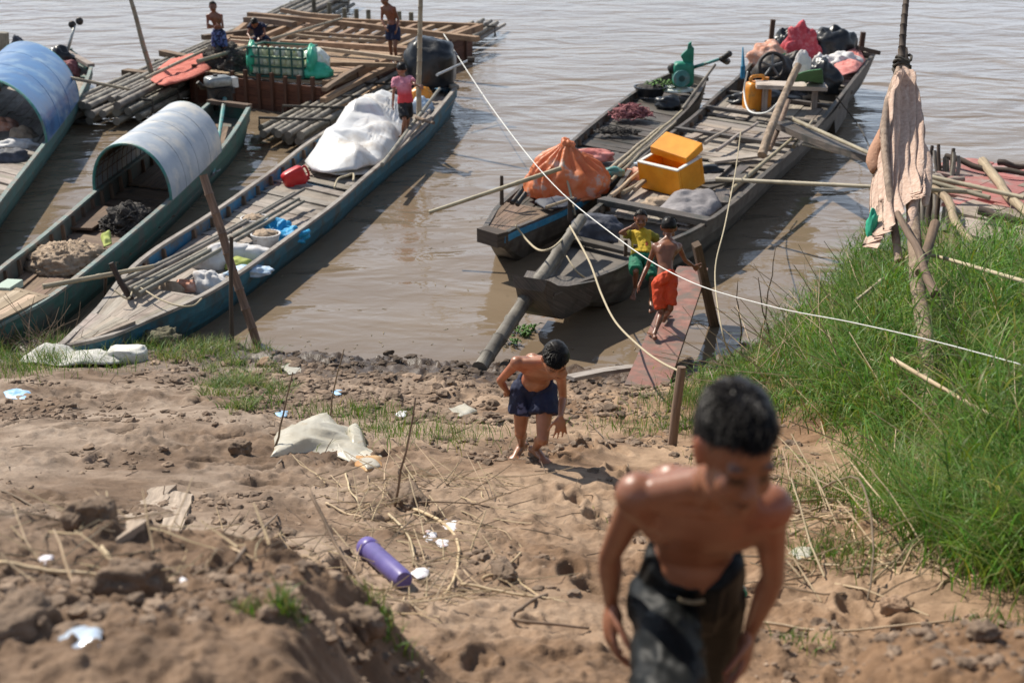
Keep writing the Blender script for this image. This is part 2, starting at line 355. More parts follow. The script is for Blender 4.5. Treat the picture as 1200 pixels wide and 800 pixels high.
# ------------------------------------------------------------------ ground
def make_ground():
    rows = np.concatenate([np.linspace(-14, 0.6, 30), 0.8 * (22 / .8) ** np.linspace(0, 1, 900), np.array([26, 34, 50, 80.])])
    u = np.concatenate([[-20, -6, -2.4, -1.5, -1.2], np.linspace(-1, 1, 620), [1.2, 1.5, 2.4, 6, 20]])
    W = .55 + .43 * np.abs(rows)
    X = u[None, :] * W[:, None]; Y = np.repeat(rows[:, None], len(u), 1)
    Z = ground_h(X, Y)
    V = np.stack([X, Y, Z], -1).reshape(-1, 3); nr, nc = X.shape
    i = np.arange(nr - 1)[:, None] * nc + np.arange(nc - 1)[None, :]
    Fq = np.stack([i, i + 1, i + nc + 1, i + nc], -1).reshape(-1, 4)
    me = bpy.data.meshes.new('ground'); me.vertices.add(len(V)); me.vertices.foreach_set('co', V.ravel())
    me.loops.add(Fq.size); me.loops.foreach_set('vertex_index', Fq.ravel().astype(np.int32))
    me.polygons.add(len(Fq)); me.polygons.foreach_set('loop_start', np.arange(0, Fq.size, 4, dtype=np.int32))
    me.polygons.foreach_set('use_smooth', np.ones(len(Fq), dtype=bool)); me.update(calc_edges=True)
    m = bpy.data.materials.new('river_bank_soil'); m.use_nodes = True; nt = m.node_tree; N = nt.nodes; Lk = nt.links; b = N['Principled BSDF']
    tc = N.new('ShaderNodeTexCoord'); sep = N.new('ShaderNodeSeparateXYZ'); Lk.new(tc.outputs['Object'], sep.inputs[0])
    def nz(s, d=5, r=.6):
        n = N.new('ShaderNodeTexNoise'); n.inputs['Scale'].default_value = s; n.inputs['Detail'].default_value = d; n.inputs['Roughness'].default_value = r
        Lk.new(tc.outputs['Object'], n.inputs['Vector']); return n.outputs['Fac']
    def ramp(fac, els):
        c = N.new('ShaderNodeValToRGB'); e = c.color_ramp.elements
        e[0].position, e[0].color = els[0][0], (*els[0][1], 1); e[1].position, e[1].color = els[-1][0], (*els[-1][1], 1)
        for p, q in els[1:-1]: z = e.new(p); z.color = (*q, 1)
        Lk.new(fac, c.inputs[0]); return c.outputs[0]
    def mix(f, a, bb, mode='MIX'):
        x = N.new('ShaderNodeMix'); x.data_type = 'RGBA'; x.blend_type = mode
        if isinstance(f, float): x.inputs['Factor'].default_value = f
        else: Lk.new(f, x.inputs['Factor'])
        for k, q in (('A', a), ('B', bb)):
            if isinstance(q, tuple): x.inputs[k].default_value = (*q, 1)
            else: Lk.new(q, x.inputs[k])
        return x.outputs['Result']
    def mrange(v, a, b_, c=0., d=1.):
        x = N.new('ShaderNodeMapRange'); x.inputs[1].default_value = a; x.inputs[2].default_value = b_; x.inputs[3].default_value = c; x.inputs[4].default_value = d
        Lk.new(v, x.inputs[0]); return x.outputs[0]
    def mth(op, a, b_):
        x = N.new('ShaderNodeMath'); x.operation = op
        for k, q in enumerate((a, b_)):
            if isinstance(q, (int, float)): x.inputs[k].default_value = q
            else: Lk.new(q, x.inputs[k])
        return x.outputs[0]
    big = nz(.9, 4); mid = nz(5, 6, .65); fin = nz(60, 4, .7); spk = nz(190, 2)
    sand = ramp(mid, [(.3, (.215, .162, .118)), (.5, (.335, .262, .198)), (.7, (.415, .335, .262))])
    soil = ramp(mid, [(.3, (.090, .059, .038)), (.5, (.175, .118, .077)), (.7, (.275, .195, .132))])
    c = mix(mrange(big, .42, .6), sand, soil)
    c = mix(mrange(sep.outputs[1], 4.0, 3.2, 0., .8), c, soil)   # the near ledge is freshly broken earth
    # the path is more orange, the left bank greyer
    c = mix(mrange(sep.outputs[0], -1.5, .8, 0., .85), mix(1., c, (.97, .95, .95), 'MULTIPLY'), mix(1., c, (1.10, .92, .74), 'MULTIPLY'))
    c = mix(mrange(fin, .3, .7), mix(1., c, (.74, .73, .72), 'MULTIPLY'), c)
    c = mix(mrange(spk, .68, .74, 0., .6), c, (.08, .06, .045))
    zz = mth('ADD', sep.outputs[2], mth('MULTIPLY', mth('SUBTRACT', mid, .5), .5))
    wet = mrange(zz, .62, .30)
    c = mix(wet, c, mix(1., c, (.34, .34, .35), 'MULTIPLY'))
    Lk.new(c, b.inputs['Base Color'])
    rg = mrange(wet, 0., 1., .95, .42); Lk.new(rg, b.inputs['Roughness']); b.inputs['Specular IOR Level'].default_value = .3
    hh = mth('ADD', mth('MULTIPLY', mid, .5), mth('ADD', mth('MULTIPLY', fin, .22), mth('MULTIPLY', spk, .08)))
    bp = N.new('ShaderNodeBump'); bp.inputs['Strength'].default_value = .8; bp.inputs['Distance'].default_value = .03; Lk.new(hh, bp.inputs['Height']); Lk.new(bp.outputs[0], b.inputs['Normal'])
    me.materials.append(m); o = bpy.data.objects.new('ground', me); COL.objects.link(o); tag(o, kind='structure')
make_ground()
def make_water():
    me = bpy.data.meshes.new('river_water'); me.from_pydata([(-500, 6, 0), (500, 6, 0), (500, 900, 0), (-500, 900, 0)], [], [[0, 1, 2, 3]])
    m = bpy.data.materials.new('muddy_water'); m.use_nodes = True; nt = m.node_tree; N = nt.nodes; Lk = nt.links; b = N['Principled BSDF']
    tc = N.new('ShaderNodeTexCoord')
    def nz(scale, rot, s, d=3, dist=0.):
        mp = N.new('ShaderNodeMapping'); mp.inputs['Scale'].default_value = scale; mp.inputs['Rotation'].default_value = (0, 0, R(rot)); Lk.new(tc.outputs['Object'], mp.inputs[0])
        n = N.new('ShaderNodeTexNoise'); n.inputs['Scale'].default_value = s; n.inputs['Detail'].default_value = d; n.inputs['Distortion'].default_value = dist; Lk.new(mp.outputs[0], n.inputs[0]); return n.outputs['Fac']
    def mth(op, a, b_):
        x = N.new('ShaderNodeMath'); x.operation = op
        for k, q in enumerate((a, b_)):
            if isinstance(q, (int, float)): x.inputs[k].default_value = q
            else: Lk.new(q, x.inputs[k])
        return x.outputs[0]
    sep = N.new('ShaderNodeSeparateXYZ'); Lk.new(tc.outputs['Object'], sep.inputs[0])
    mr = N.new('ShaderNodeMapRange'); mr.inputs[1].default_value = 12; mr.inputs[2].default_value = 26; mr.inputs[3].default_value = .42; mr.inputs[4].default_value = 1.; Lk.new(sep.outputs[1], mr.inputs[0])
    swell = nz((.7, 1.15, 1), 14, .95, 2, .6); rip = nz((1.0, 1.7, 1), 10, 3.0, 2, .5); small = nz((1, 1.4, 1), -20, 9, 2)
    h = mth('ADD', mth('MULTIPLY', swell, .13), mth('ADD', mth('MULTIPLY', rip, .018), mth('MULTIPLY', small, .004)))
    h = mth('MULTIPLY', h, mr.outputs[0])
    bp = N.new('ShaderNodeBump'); bp.inputs['Strength'].default_value = 1.; bp.inputs['Distance'].default_value = 1.; Lk.new(h, bp.inputs['Height']); Lk.new(bp.outputs[0], b.inputs['Normal'])
    n = nz((.25, .5, 1), 10, 1.2, 3); cr = N.new('ShaderNodeValToRGB'); e = cr.color_ramp.elements
    e[0].position = .3; e[0].color = (.175, .128, .084, 1); e[1].position = .7; e[1].color = (.215, .163, .11, 1); Lk.new(n, cr.inputs[0]); Lk.new(cr.outputs[0], b.inputs['Base Color'])
    b.inputs['Roughness'].default_value = .06; b.inputs['IOR'].default_value = 1.4
    me.materials.append(m); o = bpy.data.objects.new('river_water', me); COL.objects.link(o); tag(o, kind='structure')
make_water()
# ------------------------------------------------------------------ camera, sun, sky
cam = bpy.data.cameras.new('camera'); cam.lens = 50.0; cam.sensor_width = 36; cam.clip_end = 3000; cam.clip_start = .05
co = bpy.data.objects.new('camera', cam); COL.objects.link(co); co.location = CAM; co.rotation_euler = (R(90 - PITCH), 0, 0); scene.camera = co
cam.dof.use_dof = True; cam.dof.focus_distance = 9.4; cam.dof.aperture_fstop = 3.2
SUN_EL = 46.0; SUN_AZ = math.atan2(-.70, .71)     # from +Y towards -X
sv = Vector((math.cos(R(SUN_EL)) * math.sin(SUN_AZ), math.cos(R(SUN_EL)) * math.cos(SUN_AZ), math.sin(R(SUN_EL))))
sl = bpy.data.lights.new('sun', 'SUN'); sl.energy = 5.0; sl.angle = R(.5); sl.color = (1, .93, .82)
so = bpy.data.objects.new('sun', sl); COL.objects.link(so); so.rotation_euler = sv.to_track_quat('Z', 'Y').to_euler(); so.location = (0, 0, 30)
w = bpy.data.worlds.new('World'); scene.world = w; w.use_nodes = True; nt = w.node_tree
sky = nt.nodes.new('ShaderNodeTexSky'); sky.sky_type = 'NISHITA'; sky.sun_disc = False; sky.sun_elevation = R(SUN_EL); sky.sun_rotation = SUN_AZ; sky.air_density = 1.0; sky.dust_density = .5; sky.ozone_density = 1.5
hz = nt.nodes.new('ShaderNodeMix'); hz.data_type = 'RGBA'; hz.inputs['B'].default_value = (10.0, 11.4, 13.6, 1)
stc = nt.nodes.new('ShaderNodeTexCoord'); smp = nt.nodes.new('ShaderNodeMapping'); smp.inputs['Scale'].default_value = (1, 1, 3); nt.links.new(stc.outputs['Generated'], smp.inputs[0])
cn = nt.nodes.new('ShaderNodeTexNoise'); cn.inputs['Scale'].default_value = 2.2; cn.inputs['Detail'].default_value = 5; nt.links.new(smp.outputs[0], cn.inputs[0])
cmr = nt.nodes.new('ShaderNodeMapRange'); cmr.inputs[1].default_value = .35; cmr.inputs[2].default_value = .65; cmr.inputs[3].default_value = -.16; cmr.inputs[4].default_value = .16; nt.links.new(cn.outputs['Fac'], cmr.inputs[0])
ssp = nt.nodes.new('ShaderNodeSeparateXYZ'); nt.links.new(stc.outputs['Generated'], ssp.inputs[0]); emr = nt.nodes.new('ShaderNodeMapRange'); emr.inputs[1].default_value = .05; emr.inputs[2].default_value = .6; emr.inputs[3].default_value = .85; emr.inputs[4].default_value = .12; nt.links.new(ssp.outputs[2], emr.inputs[0])   # pale haze low in the sky
sad = nt.nodes.new('ShaderNodeMath'); sad.operation = 'ADD'; sad.use_clamp = True; nt.links.new(cmr.outputs[0], sad.inputs[0]); nt.links.new(emr.outputs[0], sad.inputs[1]); nt.links.new(sad.outputs[0], hz.inputs['Factor'])
nt.links.new(sky.outputs[0], hz.inputs['A']); nt.links.new(hz.outputs['Result'], nt.nodes['Background'].inputs['Color']); nt.nodes['Background'].inputs['Strength'].default_value = .07
vs_ = scene.view_settings; vs_.view_transform = 'Standard'; vs_.look = 'None'; vs_.gamma = 1; vs_.exposure = 0.38; vs_.use_curve_mapping = False
scene.cycles.max_bounces = 6; scene.cycles.use_denoising = True
# ================================================================== BOATS
def hull_mat(name, outer, worn, inner):
    pm(name + '_outer', outer, rough=.6, scale=5, stretch=(1, 1, 3), bump=.3, bdist=.006, grime=(worn, 4, .47, .66), detail=8)
    pm(name + '_inner', inner, rough=.75, scale=6, bump=.3, bdist=.005, grime=((.13, .11, .09), 3.5, .45, .6), detail=8)
hull_mat('teal_hull', [(.03, .10, .105), (.045, .15, .155), (.09, .21, .21)], (.10, .115, .11), [(.05, .12, .11), (.09, .17, .155), (.15, .21, .19)])
hull_mat('blue_hull', [(.02, .085, .12), (.03, .13, .18), (.05, .18, .23)], (.06, .075, .07), [(.02, .12, .24), (.035, .18, .33), (.10, .22, .32)])
hull_mat('green_hull', [(.03, .085, .07), (.045, .125, .105), (.08, .17, .145)], (.10, .10, .09), [(.07, .1, .085), (.12, .14, .12), (.17, .17, .15)])
hull_mat('grey_hull', [(.07, .065, .055), (.115, .105, .09), (.19, .17, .15)], (.06, .05, .042), [(.09, .08, .07), (.16, .14, .12), (.22, .2, .17)])
pm('rim_wood', [(.17, .15, .13), (.28, .25, .22), (.4, .37, .33)], rough=.8, bump=.4, bdist=.005, grime=((.12, .10, .085), 3, .5, .7), **WG)
pm('rim_teal', [(.09, .13, .125), (.16, .22, .205), (.30, .35, .32)], rough=.75, bump=.4, bdist=.004, grime=((.22, .19, .16), 6, .48, .6), **WG)
pm('blue_stripe', [(.02, .15, .27), (.03, .22, .38), (.08, .3, .45)], rough=.6, scale=8, bump=.2, grime=((.2, .19, .17), 9, .58, .68))
class Boat: pass
def resample(P, n):
    P = smooth_pts(P, 8); d = [0]
    for i in range(1, len(P)): d.append(d[-1] + (P[i] - P[i - 1]).length)
    out = []
    for k in range(n):
        t = d[-1] * k / (n - 1); i = 1
        while i < len(d) - 1 and d[i] < t: i += 1
        out.append(P[i - 1].lerp(P[i], (t - d[i - 1]) / max(1e-9, d[i] - d[i - 1])))
    return out
def make_boat(label, hullm, Lpx, Rpx, zf, drop=.14, n=56, bottom=.66, rim='rim_wood', rimw=.055, boards='grey_wood', decks=((.12, .97, 'long'),), bow=.12, keel=.16, ribs=22, bow_boards='long', bowm=None, rise=.12, extra_drop=None, holes=()):
    B = Boat(); m = len(Lpx)
    def conv(P):
        out = []
        for i, (a, b) in enumerate(P): out.append(WZ(a, b, zf(i / (len(P) - 1))))
        return out
    L = resample(conv(Lpx), n); Rr = resample(conv(Rpx), n); B.L, B.R, B.n = L, Rr, n
    C = [(L[i] + Rr[i]) / 2 for i in range(n)]; B.C = C
    org = Vector((C[n // 2].x, C[n // 2].y, 0)); B.root = thing('fishing_boat', org, label, 'boat'); rt = B.root
    th = .035
    def at(s, lat, z=None):
        """s along 0..1, lat -1..1 across, z height (None = deck)"""
        f = clamp(s) * (n - 1); i = min(int(f), n - 2); q = f - i; l = L[i].lerp(L[i + 1], q); r = Rr[i].lerp(Rr[i + 1], q); c = (l + r) / 2
        p = c + (r - c) * lat; p.z = z if z is not None else (l.z - B.drop(s)); return p
    B.at = at
    B.drop = lambda s: drop if not extra_drop else extra_drop(s)
    def inner(i, d, z):
        c = C[i]; v = (d - c); v.z = 0; Ln = v.length; k = max(.02, (Ln - th) / max(Ln, 1e-6)); q = c + v * k; q.z = z; return q
    mb = MB(); secs = []
    for i in range(n):
        s = i / (n - 1); zr = L[i].z; zbm = -keel
        if s < rise: zbm = lerp(zr - .13, -keel, sstep(0, 1, s / rise) ** .8)
        if s > .95: zbm = lerp(-keel, zr - .30, (s - .95) / .05)
        def o(side, k, z):
            d = (L[i] if side < 0 else Rr[i]) - C[i]; q = C[i] + d * k; q.z = z; return q
        fl = lambda side: [o(side, 1.0, zr), o(side, .985, lerp(zr, zbm, .25)), o(side, lerp(.985, bottom, .30), lerp(zr, zbm, .55)), o(side, lerp(.985, bottom, .75), lerp(zr, zbm, .85)), o(side, bottom * .9, zbm)]
        row = fl(-1) + fl(1)[::-1]; secs.append(row)
    k = len(secs[0]); vs = [p for r_ in secs for p in r_]; fs = []
    for i in range(n - 1):
        for j in range(k - 1): fs.append([i * k + j, i * k + j + 1, (i + 1) * k + j + 1, (i + 1) * k + j])
    fs.append(list(range(k))); fs.append([(n - 1) * k + j for j in range(k)][::-1])
    tn = []
    for f in fs:
        z = sum(vs[q].z for q in f) / len(f); v = .62 if z < .06 else 1.0; tn.append((v, v * (1. if z > .06 else .97), v * (1. if z > .06 else .9)))
    mb.add(vs, fs, None, tn, 0)
    vi = []; zfl = []
    for i in range(n):
        s = i / (n - 1); zd = max(L[i].z - B.drop(s) - .03, -.1 if s > rise else L[i].z - .1); 
        if L[i].z - B.drop(s) > L[i].z - .03: zd = L[i].z - .05
        a, b_ = inner(i, L[i], L[i].z), inner(i, Rr[i], L[i].z); c_, d_ = inner(i, L[i], zd), inner(i, Rr[i], zd)
        vi += [L[i], a, c_, d_, b_, Rr[i]]
    fi = []
    for i in range(n - 1):
        for j in range(5): fi.append([i * 6 + j, (i + 1) * 6 + j, (i + 1) * 6 + j + 1, i * 6 + j + 1])
    mb.add(vi, fi, None, (1, 1, 1), 1)
    hull = mb.build('hull', [hullm + '_outer', hullm + '_inner'], rt, smooth=False); B.hull = hull
    # rim planks
    for P, sg in ((L, -1), (Rr, 1)):
        q = MB()
        for i in range(n - 1):
            a, b_ = inner(i, P[i], P[i].z + .012), inner(i + 1, P[i + 1], P[i + 1].z + .012)
            a = a.lerp(Vector((P[i].x, P[i].y, P[i].z + .012)), .5); b_ = b_.lerp(Vector((P[i + 1].x, P[i + 1].y, P[i + 1].z + .012)), .5)
            g = 1.0 + .18 * noise.noise(Vector((i * .25, sg * 3, org.x)))
            q.beam(a, b_ + (b_ - a) * .02, rimw, .03, tint=(g, g, g))
        q.build('gunwale', rim, rt)
    # ribs standing against the inside of the planking
    for r_ in range(ribs):
        s = lerp(.14, .94, r_ / (ribs - 1)); 
        if B.drop(s) < .05: continue
        i = int(s * (n - 1))
        for P in (L, Rr):
            q = MB()
            a = inner(i, P[i], L[i].z - .012); b_ = inner(i, P[i], L[i].z - B.drop(s)); b_ = b_.lerp(C[i], .05); b_.z = L[i].z - B.drop(s); a2 = a.lerp(C[i], .02); a2.z = a.z
            q.beam(a2, b_, .05, .03, up=(C[i + 1] - C[i]).normalized()); q.build('rib', 'brown_wood', rt)
    # decks
    for dk in decks:
        s0, s1, kind = dk[:3]; nm = dk[3] if len(dk) > 3 else boards; q = MB()
        if kind == 'cross':
            Ln = (C[int(s1 * (n - 1))] - C[int(s0 * (n - 1))]).length; k = max(2, int(Ln / .17))
            for j in range(k):
                if random.random() < .03: continue
                t0 = lerp(s0, s1, j / k); t1 = lerp(s0, s1, (j + 1) / k); tm = (t0 + t1) / 2; e = .93 - random.uniform(0, .05)
                a, b_ = at(tm, -e), at(tm, e * random.uniform(.96, 1)); z = random.uniform(-.008, .012); a.z += z; b_.z += z + random.uniform(-.01, .01)
                q.beam(a, b_, (at(t1, 0) - at(t0, 0)).length * random.uniform(.86, .96), .02)
        else:
            Ln = (C[int(s1 * (n - 1))] - C[int(s0 * (n - 1))]).length; segs = max(1, int(Ln / 1.6))
            for g in range(segs):
                t0 = lerp(s0, s1, g / segs) + .002; t1 = lerp(s0, s1, (g + 1) / segs) - .002
                wd = (at((t0 + t1) / 2, 1) - at((t0 + t1) / 2, -1)).length; k = max(3, int(wd / .17))
                for j in range(k):
                    if random.random() < .04: continue
                    u0, u1 = -.93 + 1.86 * j / k, -.93 + 1.86 * (j + 1) / k; um = (u0 + u1) / 2
                    e0, e1 = random.uniform(-.004, .004), random.uniform(-.004, .004)
                    a, b_ = at(t0 + e0, um), at(t1 + e1, um); z = random.uniform(-.008, .012); a.z += z + random.uniform(-.006, .006); b_.z += z
                    w0 = (at(t0, u1) - at(t0, u0)).length; w1 = (at(t1, u1) - at(t1, u0)).length
                    q.beam(a, b_, w0 * random.uniform(.88, .97), .02, taper=w1 / max(w0, 1e-4))
        q.build('deck', nm, rt)
    # bow deck, flush with the rim
    if bow > 0:
        q = MB(); k = 7
        for g, (t0, t1) in enumerate(((.004, bow * .5), (bow * .5 + .002, bow))):
            for j in range(k):
                u0, u1 = -.95 + 1.9 * j / k, -.95 + 1.9 * (j + 1) / k; um = (u0 + u1) / 2; a, b_ = at(t0, um, 0), at(t1, um, 0)
                a.z = at(t0, 0, None).z + B.drop(t0) - .004 + random.uniform(0, .006); b_.z = at(t1, 0, None).z + B.drop(t1) - .004 + random.uniform(0, .006)
                w0 = (at(t0, u1) - at(t0, u0)).length; w1 = (at(t1, u1) - at(t1, u0)).length
                q.beam(a, b_, max(w0, .012) * 1.0, .022, taper=w1 / max(w0, .012) * .96, seg=1)
        a, b_ = at(bow + .003, -.96, 0), at(bow + .003, .96, 0); a.z = b_.z = at(bow, 0).z + B.drop(bow) - .05; q.beam(a, b_, .05, .13)
        q.build('bow_deck', bowm or boards, rt)
    # stern beam
    q = MB(); a, b_ = at(.985, -1.0, 0), at(.985, 1.0, 0); a.z = b_.z = L[-1].z + .02; q.beam(a, b_, .12, .06); q.build('stern_beam', boards, rt)
    return B
ZF = lambda base, bowr, ster=.12: (lambda s: base + bowr * (1 - sstep(0, .22, s)) + ster * float(sstep(.75, 1., s)))
boatA = make_boat('weathered turquoise boat with a shiny blue arched canopy, cut off by the left edge', 'teal_hull',
    [(-230, 340), (-150, 255), (-80, 178), (-30, 122), (10, 85), (45, 66), (84, 58)],
    [(-120, 370), (-40, 290), (9, 226), (45, 180), (84, 128), (101, 98), (108, 76)], ZF(.42, .1), boards='grey_wood', rim='rim_teal', decks=((.1, .55, 'cross'), (.56, .95, 'long')))
boatB = make_boat('green boat with a pale grey metal canopy and engine at its stern', 'green_hull',
    [(-62, 388), (-30, 345), (0, 316), (39, 286), (80, 252), (120, 218), (180, 173), (226, 137), (249, 118)],
    [(-58, 410), (-28, 398), (0, 382), (54, 354), (99, 321), (174, 259), (212, 225), (255, 182), (277, 153), (294, 124)], ZF(.38, .08), rim='rim_teal', boards='brown_wood',
    drop=.2, decks=((.13, .30, 'long'), (.31, .60, 'cross'), (.61, .95, 'long')), bow=.15, bowm='pale_wood')
boatC = make_boat('long blue boat carrying a big white plastic bundle, its wide bow on the grass', 'blue_hull',
    [(70, 406), (92, 385), (117, 360), (144, 325), (180, 294), (246, 252), (320, 200), (358, 170), (410, 137), (457, 108), (512, 84)],
    [(82, 407), (126, 397), (150, 388), (186, 372), (240, 348), (288, 318), (336, 283), (394, 240), (430, 208), (472, 172), (502, 144), (536, 102)], ZF(.34, .1, .1), drop=.13,
    boards='grey_wood', decks=((.15, .305, 'long'), (.308, .525, 'cross'), (.528, .96, 'long')), bow=.14, bowm='grey_wood')
boatD = make_boat('narrow grey boat with a bright blue stripe and a green engine at its stern', 'grey_hull',
    [(566, 270), (573, 258), (584, 242), (611, 218), (638, 194), (666, 170), (694, 146), (722, 124), (752, 103), (778, 90), (796, 84)],
    [(590, 277), (608, 268), (635, 257), (668, 242), (694, 226), (716, 208), (754, 176), (781, 153), (806, 129), (820, 110), (828, 93)], ZF(.36, .12, .14), drop=.10,
    boards='wet_wood', decks=((.14, .5, 'long'), (.51, .96, 'cross')), bow=.15, rim='wet_wood', bowm='brown_wood')
boatE = make_boat('broad weathered wooden boat with an upturned prow, loaded with cloth at its stern', 'grey_hull',
    [(618, 333), (634, 316), (652, 294), (671, 272), (690, 251), (716, 229), (744, 192), (776, 164), (810, 139), (840, 112), (870, 86), (900, 48)],
    [(648, 347), (680, 333), (716, 321), (740, 309), (772, 290), (806, 276), (830, 262), (866, 235), (905, 199), (944, 165), (967, 139), (988, 112), (1026, 63)], ZF(.44, .02, .2), drop=.09,
    boards='grey_wood', decks=((.21, .42, 'long'), (.43, .60, 'cross'), (.61, .70, 'long'), (.80, .97, 'cross')), bow=0, ribs=26, rim='wet_wood', rise=.14,
    extra_drop=lambda s: .26 if s < .205 else (.09 if s < .705 else (.45 if s < .8 else .07)))
# --- blue stripes and prow on the two middle boats
q = MB(); B = boatD
for i in range(0, int(B.n * .36)):
    a = B.R[i].copy(); b_ = B.R[i + 1].copy(); ou = (a - B.C[i]).normalized() * .012; q.beam(a + ou + Vector((0, 0, -.035)), b_ + ou + Vector((0, 0, -.035)), .02, .07, tint=(1, 1, 1))
q.build('painted_stripe', 'blue_stripe', B.root)
q = MB(); a = B.L[0].copy(); b_ = B.R[0].copy(); f = (B.C[0] - B.C[3]).normalized()
q.beam(a + f * .03 + Vector((0, 0, -.03)), b_ + f * .03 + Vector((0, 0, -.03)), .16, .15); q.build('bow_block', 'dark_wood', B.root)
B = boatE
q = MB(); f = (B.C[0] - B.C[5]); f.z = 0; f.normalize(); c0 = B.C[0]; sd = Vector((f.y, -f.x, 0)); hw = (B.R[0] - B.L[0]).length / 2
vs = []; st = [(-.50, 1.75, .0, .26), (-.3, 1.42, .02, .30), (-.1, 1.12, .045, .34), (.05, .98, .09, .30), (.17, .9, .16, .20), (.23, .84, .19, .12)]
for (d, wk, up, hh) in st:
    for (x, z) in ((-1, 0), (1, 0), (.8, -1), (-.8, -1)): vs.append(c0 + f * d + sd * x * hw * wk + Vector((0, 0, up + z * hh - .0)))
fs = []
for i in range(len(st) - 1):
    for j in range(4): k = (j + 1) % 4; fs.append([i * 4 + j, (i + 1) * 4 + j, (i + 1) * 4 + k, i * 4 + k])
fs += [[0, 1, 2, 3], [(len(st) - 1) * 4 + j for j in (3, 2, 1, 0)]]
uvs = [[(vs[k].y * 1., vs[k].x + vs[k].z) for k in f_] for f_ in fs]
q.add(vs, fs, uvs); q.build('prow', 'wet_wood', B.root)
q = MB(); a, b_ = B.at(.215, -1.03, .47), B.at(.215, 1.06, .47); q.beam(a, b_, .16, .07); q.build('cross_beam', 'wet_wood', B.root)
q = MB(); a, b_ = B.at(.12, -.98, .42), B.at(.12, .98, .42); q.beam(a, b_, .12, .04); q.build('thwart', 'wet_wood', B.root)
for s_ in (.50, .615, .705, .795):
    q = MB(); a, b_ = B.at(s_, -1.0, .46), B.at(s_, 1.0, .46); q.beam(a, b_, .10, .05, tint=(.95, .95, .95)); q.build('cross_beam', 'wet_wood', B.root)
for (px, py) in ((733, 300), (744, 306)):   # rowlock fork on the cross beam
    p = WZ(px, py, .5); q = MB(); q.beam(p, p + Vector((0, 0, .17)), .035, .035); q.build('rowlock', 'dark_wood', B.root)
# posts at the stern corners of the broad boat
for (px, py, h_) in ((903, 52, .45), (1008, 66, .42)):
    p = WZ(px, py, .62); q = MB(); q.beam(p, p + Vector((.02, 0, h_)), .09, .08, tint=(1, .8, .7)); q.build('stern_post', 'dark_wood', B.root)
q = MB(); p = WZ(1005, 56, .85); q.beam(p, WZ(1030, 62, .74), .1, .07); q.build('stern_post', 'dark_wood', B.root)
# broken dark gaps in the deck
def plank_on(B, s, lat, dx, L_, w_, rz, mat_='grey_wood'):
    pass
# ------------------------------------------------------------------ arched canopies
pm('grey_sheet', [(.24, .28, .33), (.33, .37, .42), (.43, .46, .49)], rough=.5, scale=3, stretch=(1, 1, 1), metal=.1, bump=.15, bdist=.02, grime=((.52, .50, .46), 2.0, .48, .62))
pm('blue_sheet', [(.015, .08, .22), (.025, .13, .32), (.06, .19, .40)], rough=.38, scale=3, metal=.0, bump=.15, bdist=.02, grime=((.22, .34, .45), 2.5, .5, .75), coat=.15)
pm('dark_mesh', [(.03, .03, .03), (.06, .05, .045), (.11, .09, .07)], rough=.9, scale=30, bump=.5)
def canopy(B, s0, s1, h, mat, n=28, wide=1.03, sheets=4, lat0=-1, lat1=1):
    th = .012
    def pt(s, a, off):
        l = B.at(s, -wide, 0); r = B.at(s, wide, 0); c = (l + r) / 2; z0 = B.at(s, 0).z + B.drop(s) + .02
        e = (r - c); x = -math.cos(a); y = math.sin(a)
        p = c + e * (1 + off / e.length) * x; p.z = z0 + (h + off) * y ** .85; return p
    m = 16; vs = []; fs = []; uv = []
    for off in (0, th):
        for i in range(m + 1):
            for j in range(n + 1):
                s = lerp(s0, s1, i / m); rib = .006 * math.sin(j * math.pi * 2 * 6 / n) * 0
                vs.append(pt(s, math.pi * j / n, off + rib))
    K = (m + 1) * (n + 1)
    for o in (0, 1):
        for i in range(m):
            for j in range(n):
                a = o * K + i * (n + 1) + j; f = [a, a + 1, a + n + 2, a + n + 1]; fs.append(f if o else f[::-1])
    for j in range(n):
        for i in (0, m):
            a = i * (n + 1) + j; fs.append([a, a + K, a + K + 1, a + 1] if i == 0 else [a, a + 1, a + K + 1, a + K])
    q = MB(); q.add(vs, fs); c = q.build('canopy', mat, B.root, smooth=True, auto=50)
    # seams across the arch, hoops at the ends
    for s in [lerp(s0, s1, k / sheets) for k in range(1, sheets)]:
        q = MB(); q.tube([pt(s, math.pi * j / n, th + .001) for j in range(n + 1)], .003, 5, tint=(.8, .8, .8)); q.build('seam', mat, c)
    for s in (s0, s1):
        q = MB(); q.tube([pt(s, math.pi * j / n, -.005) for j in range(n + 1)], .019, 6, tint=(.8, .9, .85)); q.build('hoop', 'teal_paint', c)
    for a in (.18, .82):
        q = MB(); q.tube([pt(lerp(s0, s1, t), math.pi * a, -.02) for t in np.linspace(0, 1, 6)], .014, 5); q.build('batten', 'brown_wood', c)
    # woven lining inside (lattice)
    q = MB()
    for k in range(14):
        a = math.pi * (.06 + .88 * k / 13); q.tube([pt(lerp(s0, s1, t), a, -.012) for t in np.linspace(.02, .98, 5)], .006, 4, tint=(1, 1, 1))
    for k in range(13):
        s = lerp(s0, s1, .04 + .92 * k / 12); q.tube([pt(s, math.pi * j / 14, -.018) for j in range(15)], .006, 4, tint=(1, 1, 1))
    q.build('lattice', 'brown_wood', c)
    return c
canopy(boatB, .50, .745, .62, 'grey_sheet')
canopy(boatA, .56, .80, .74, 'blue_sheet', sheets=3)
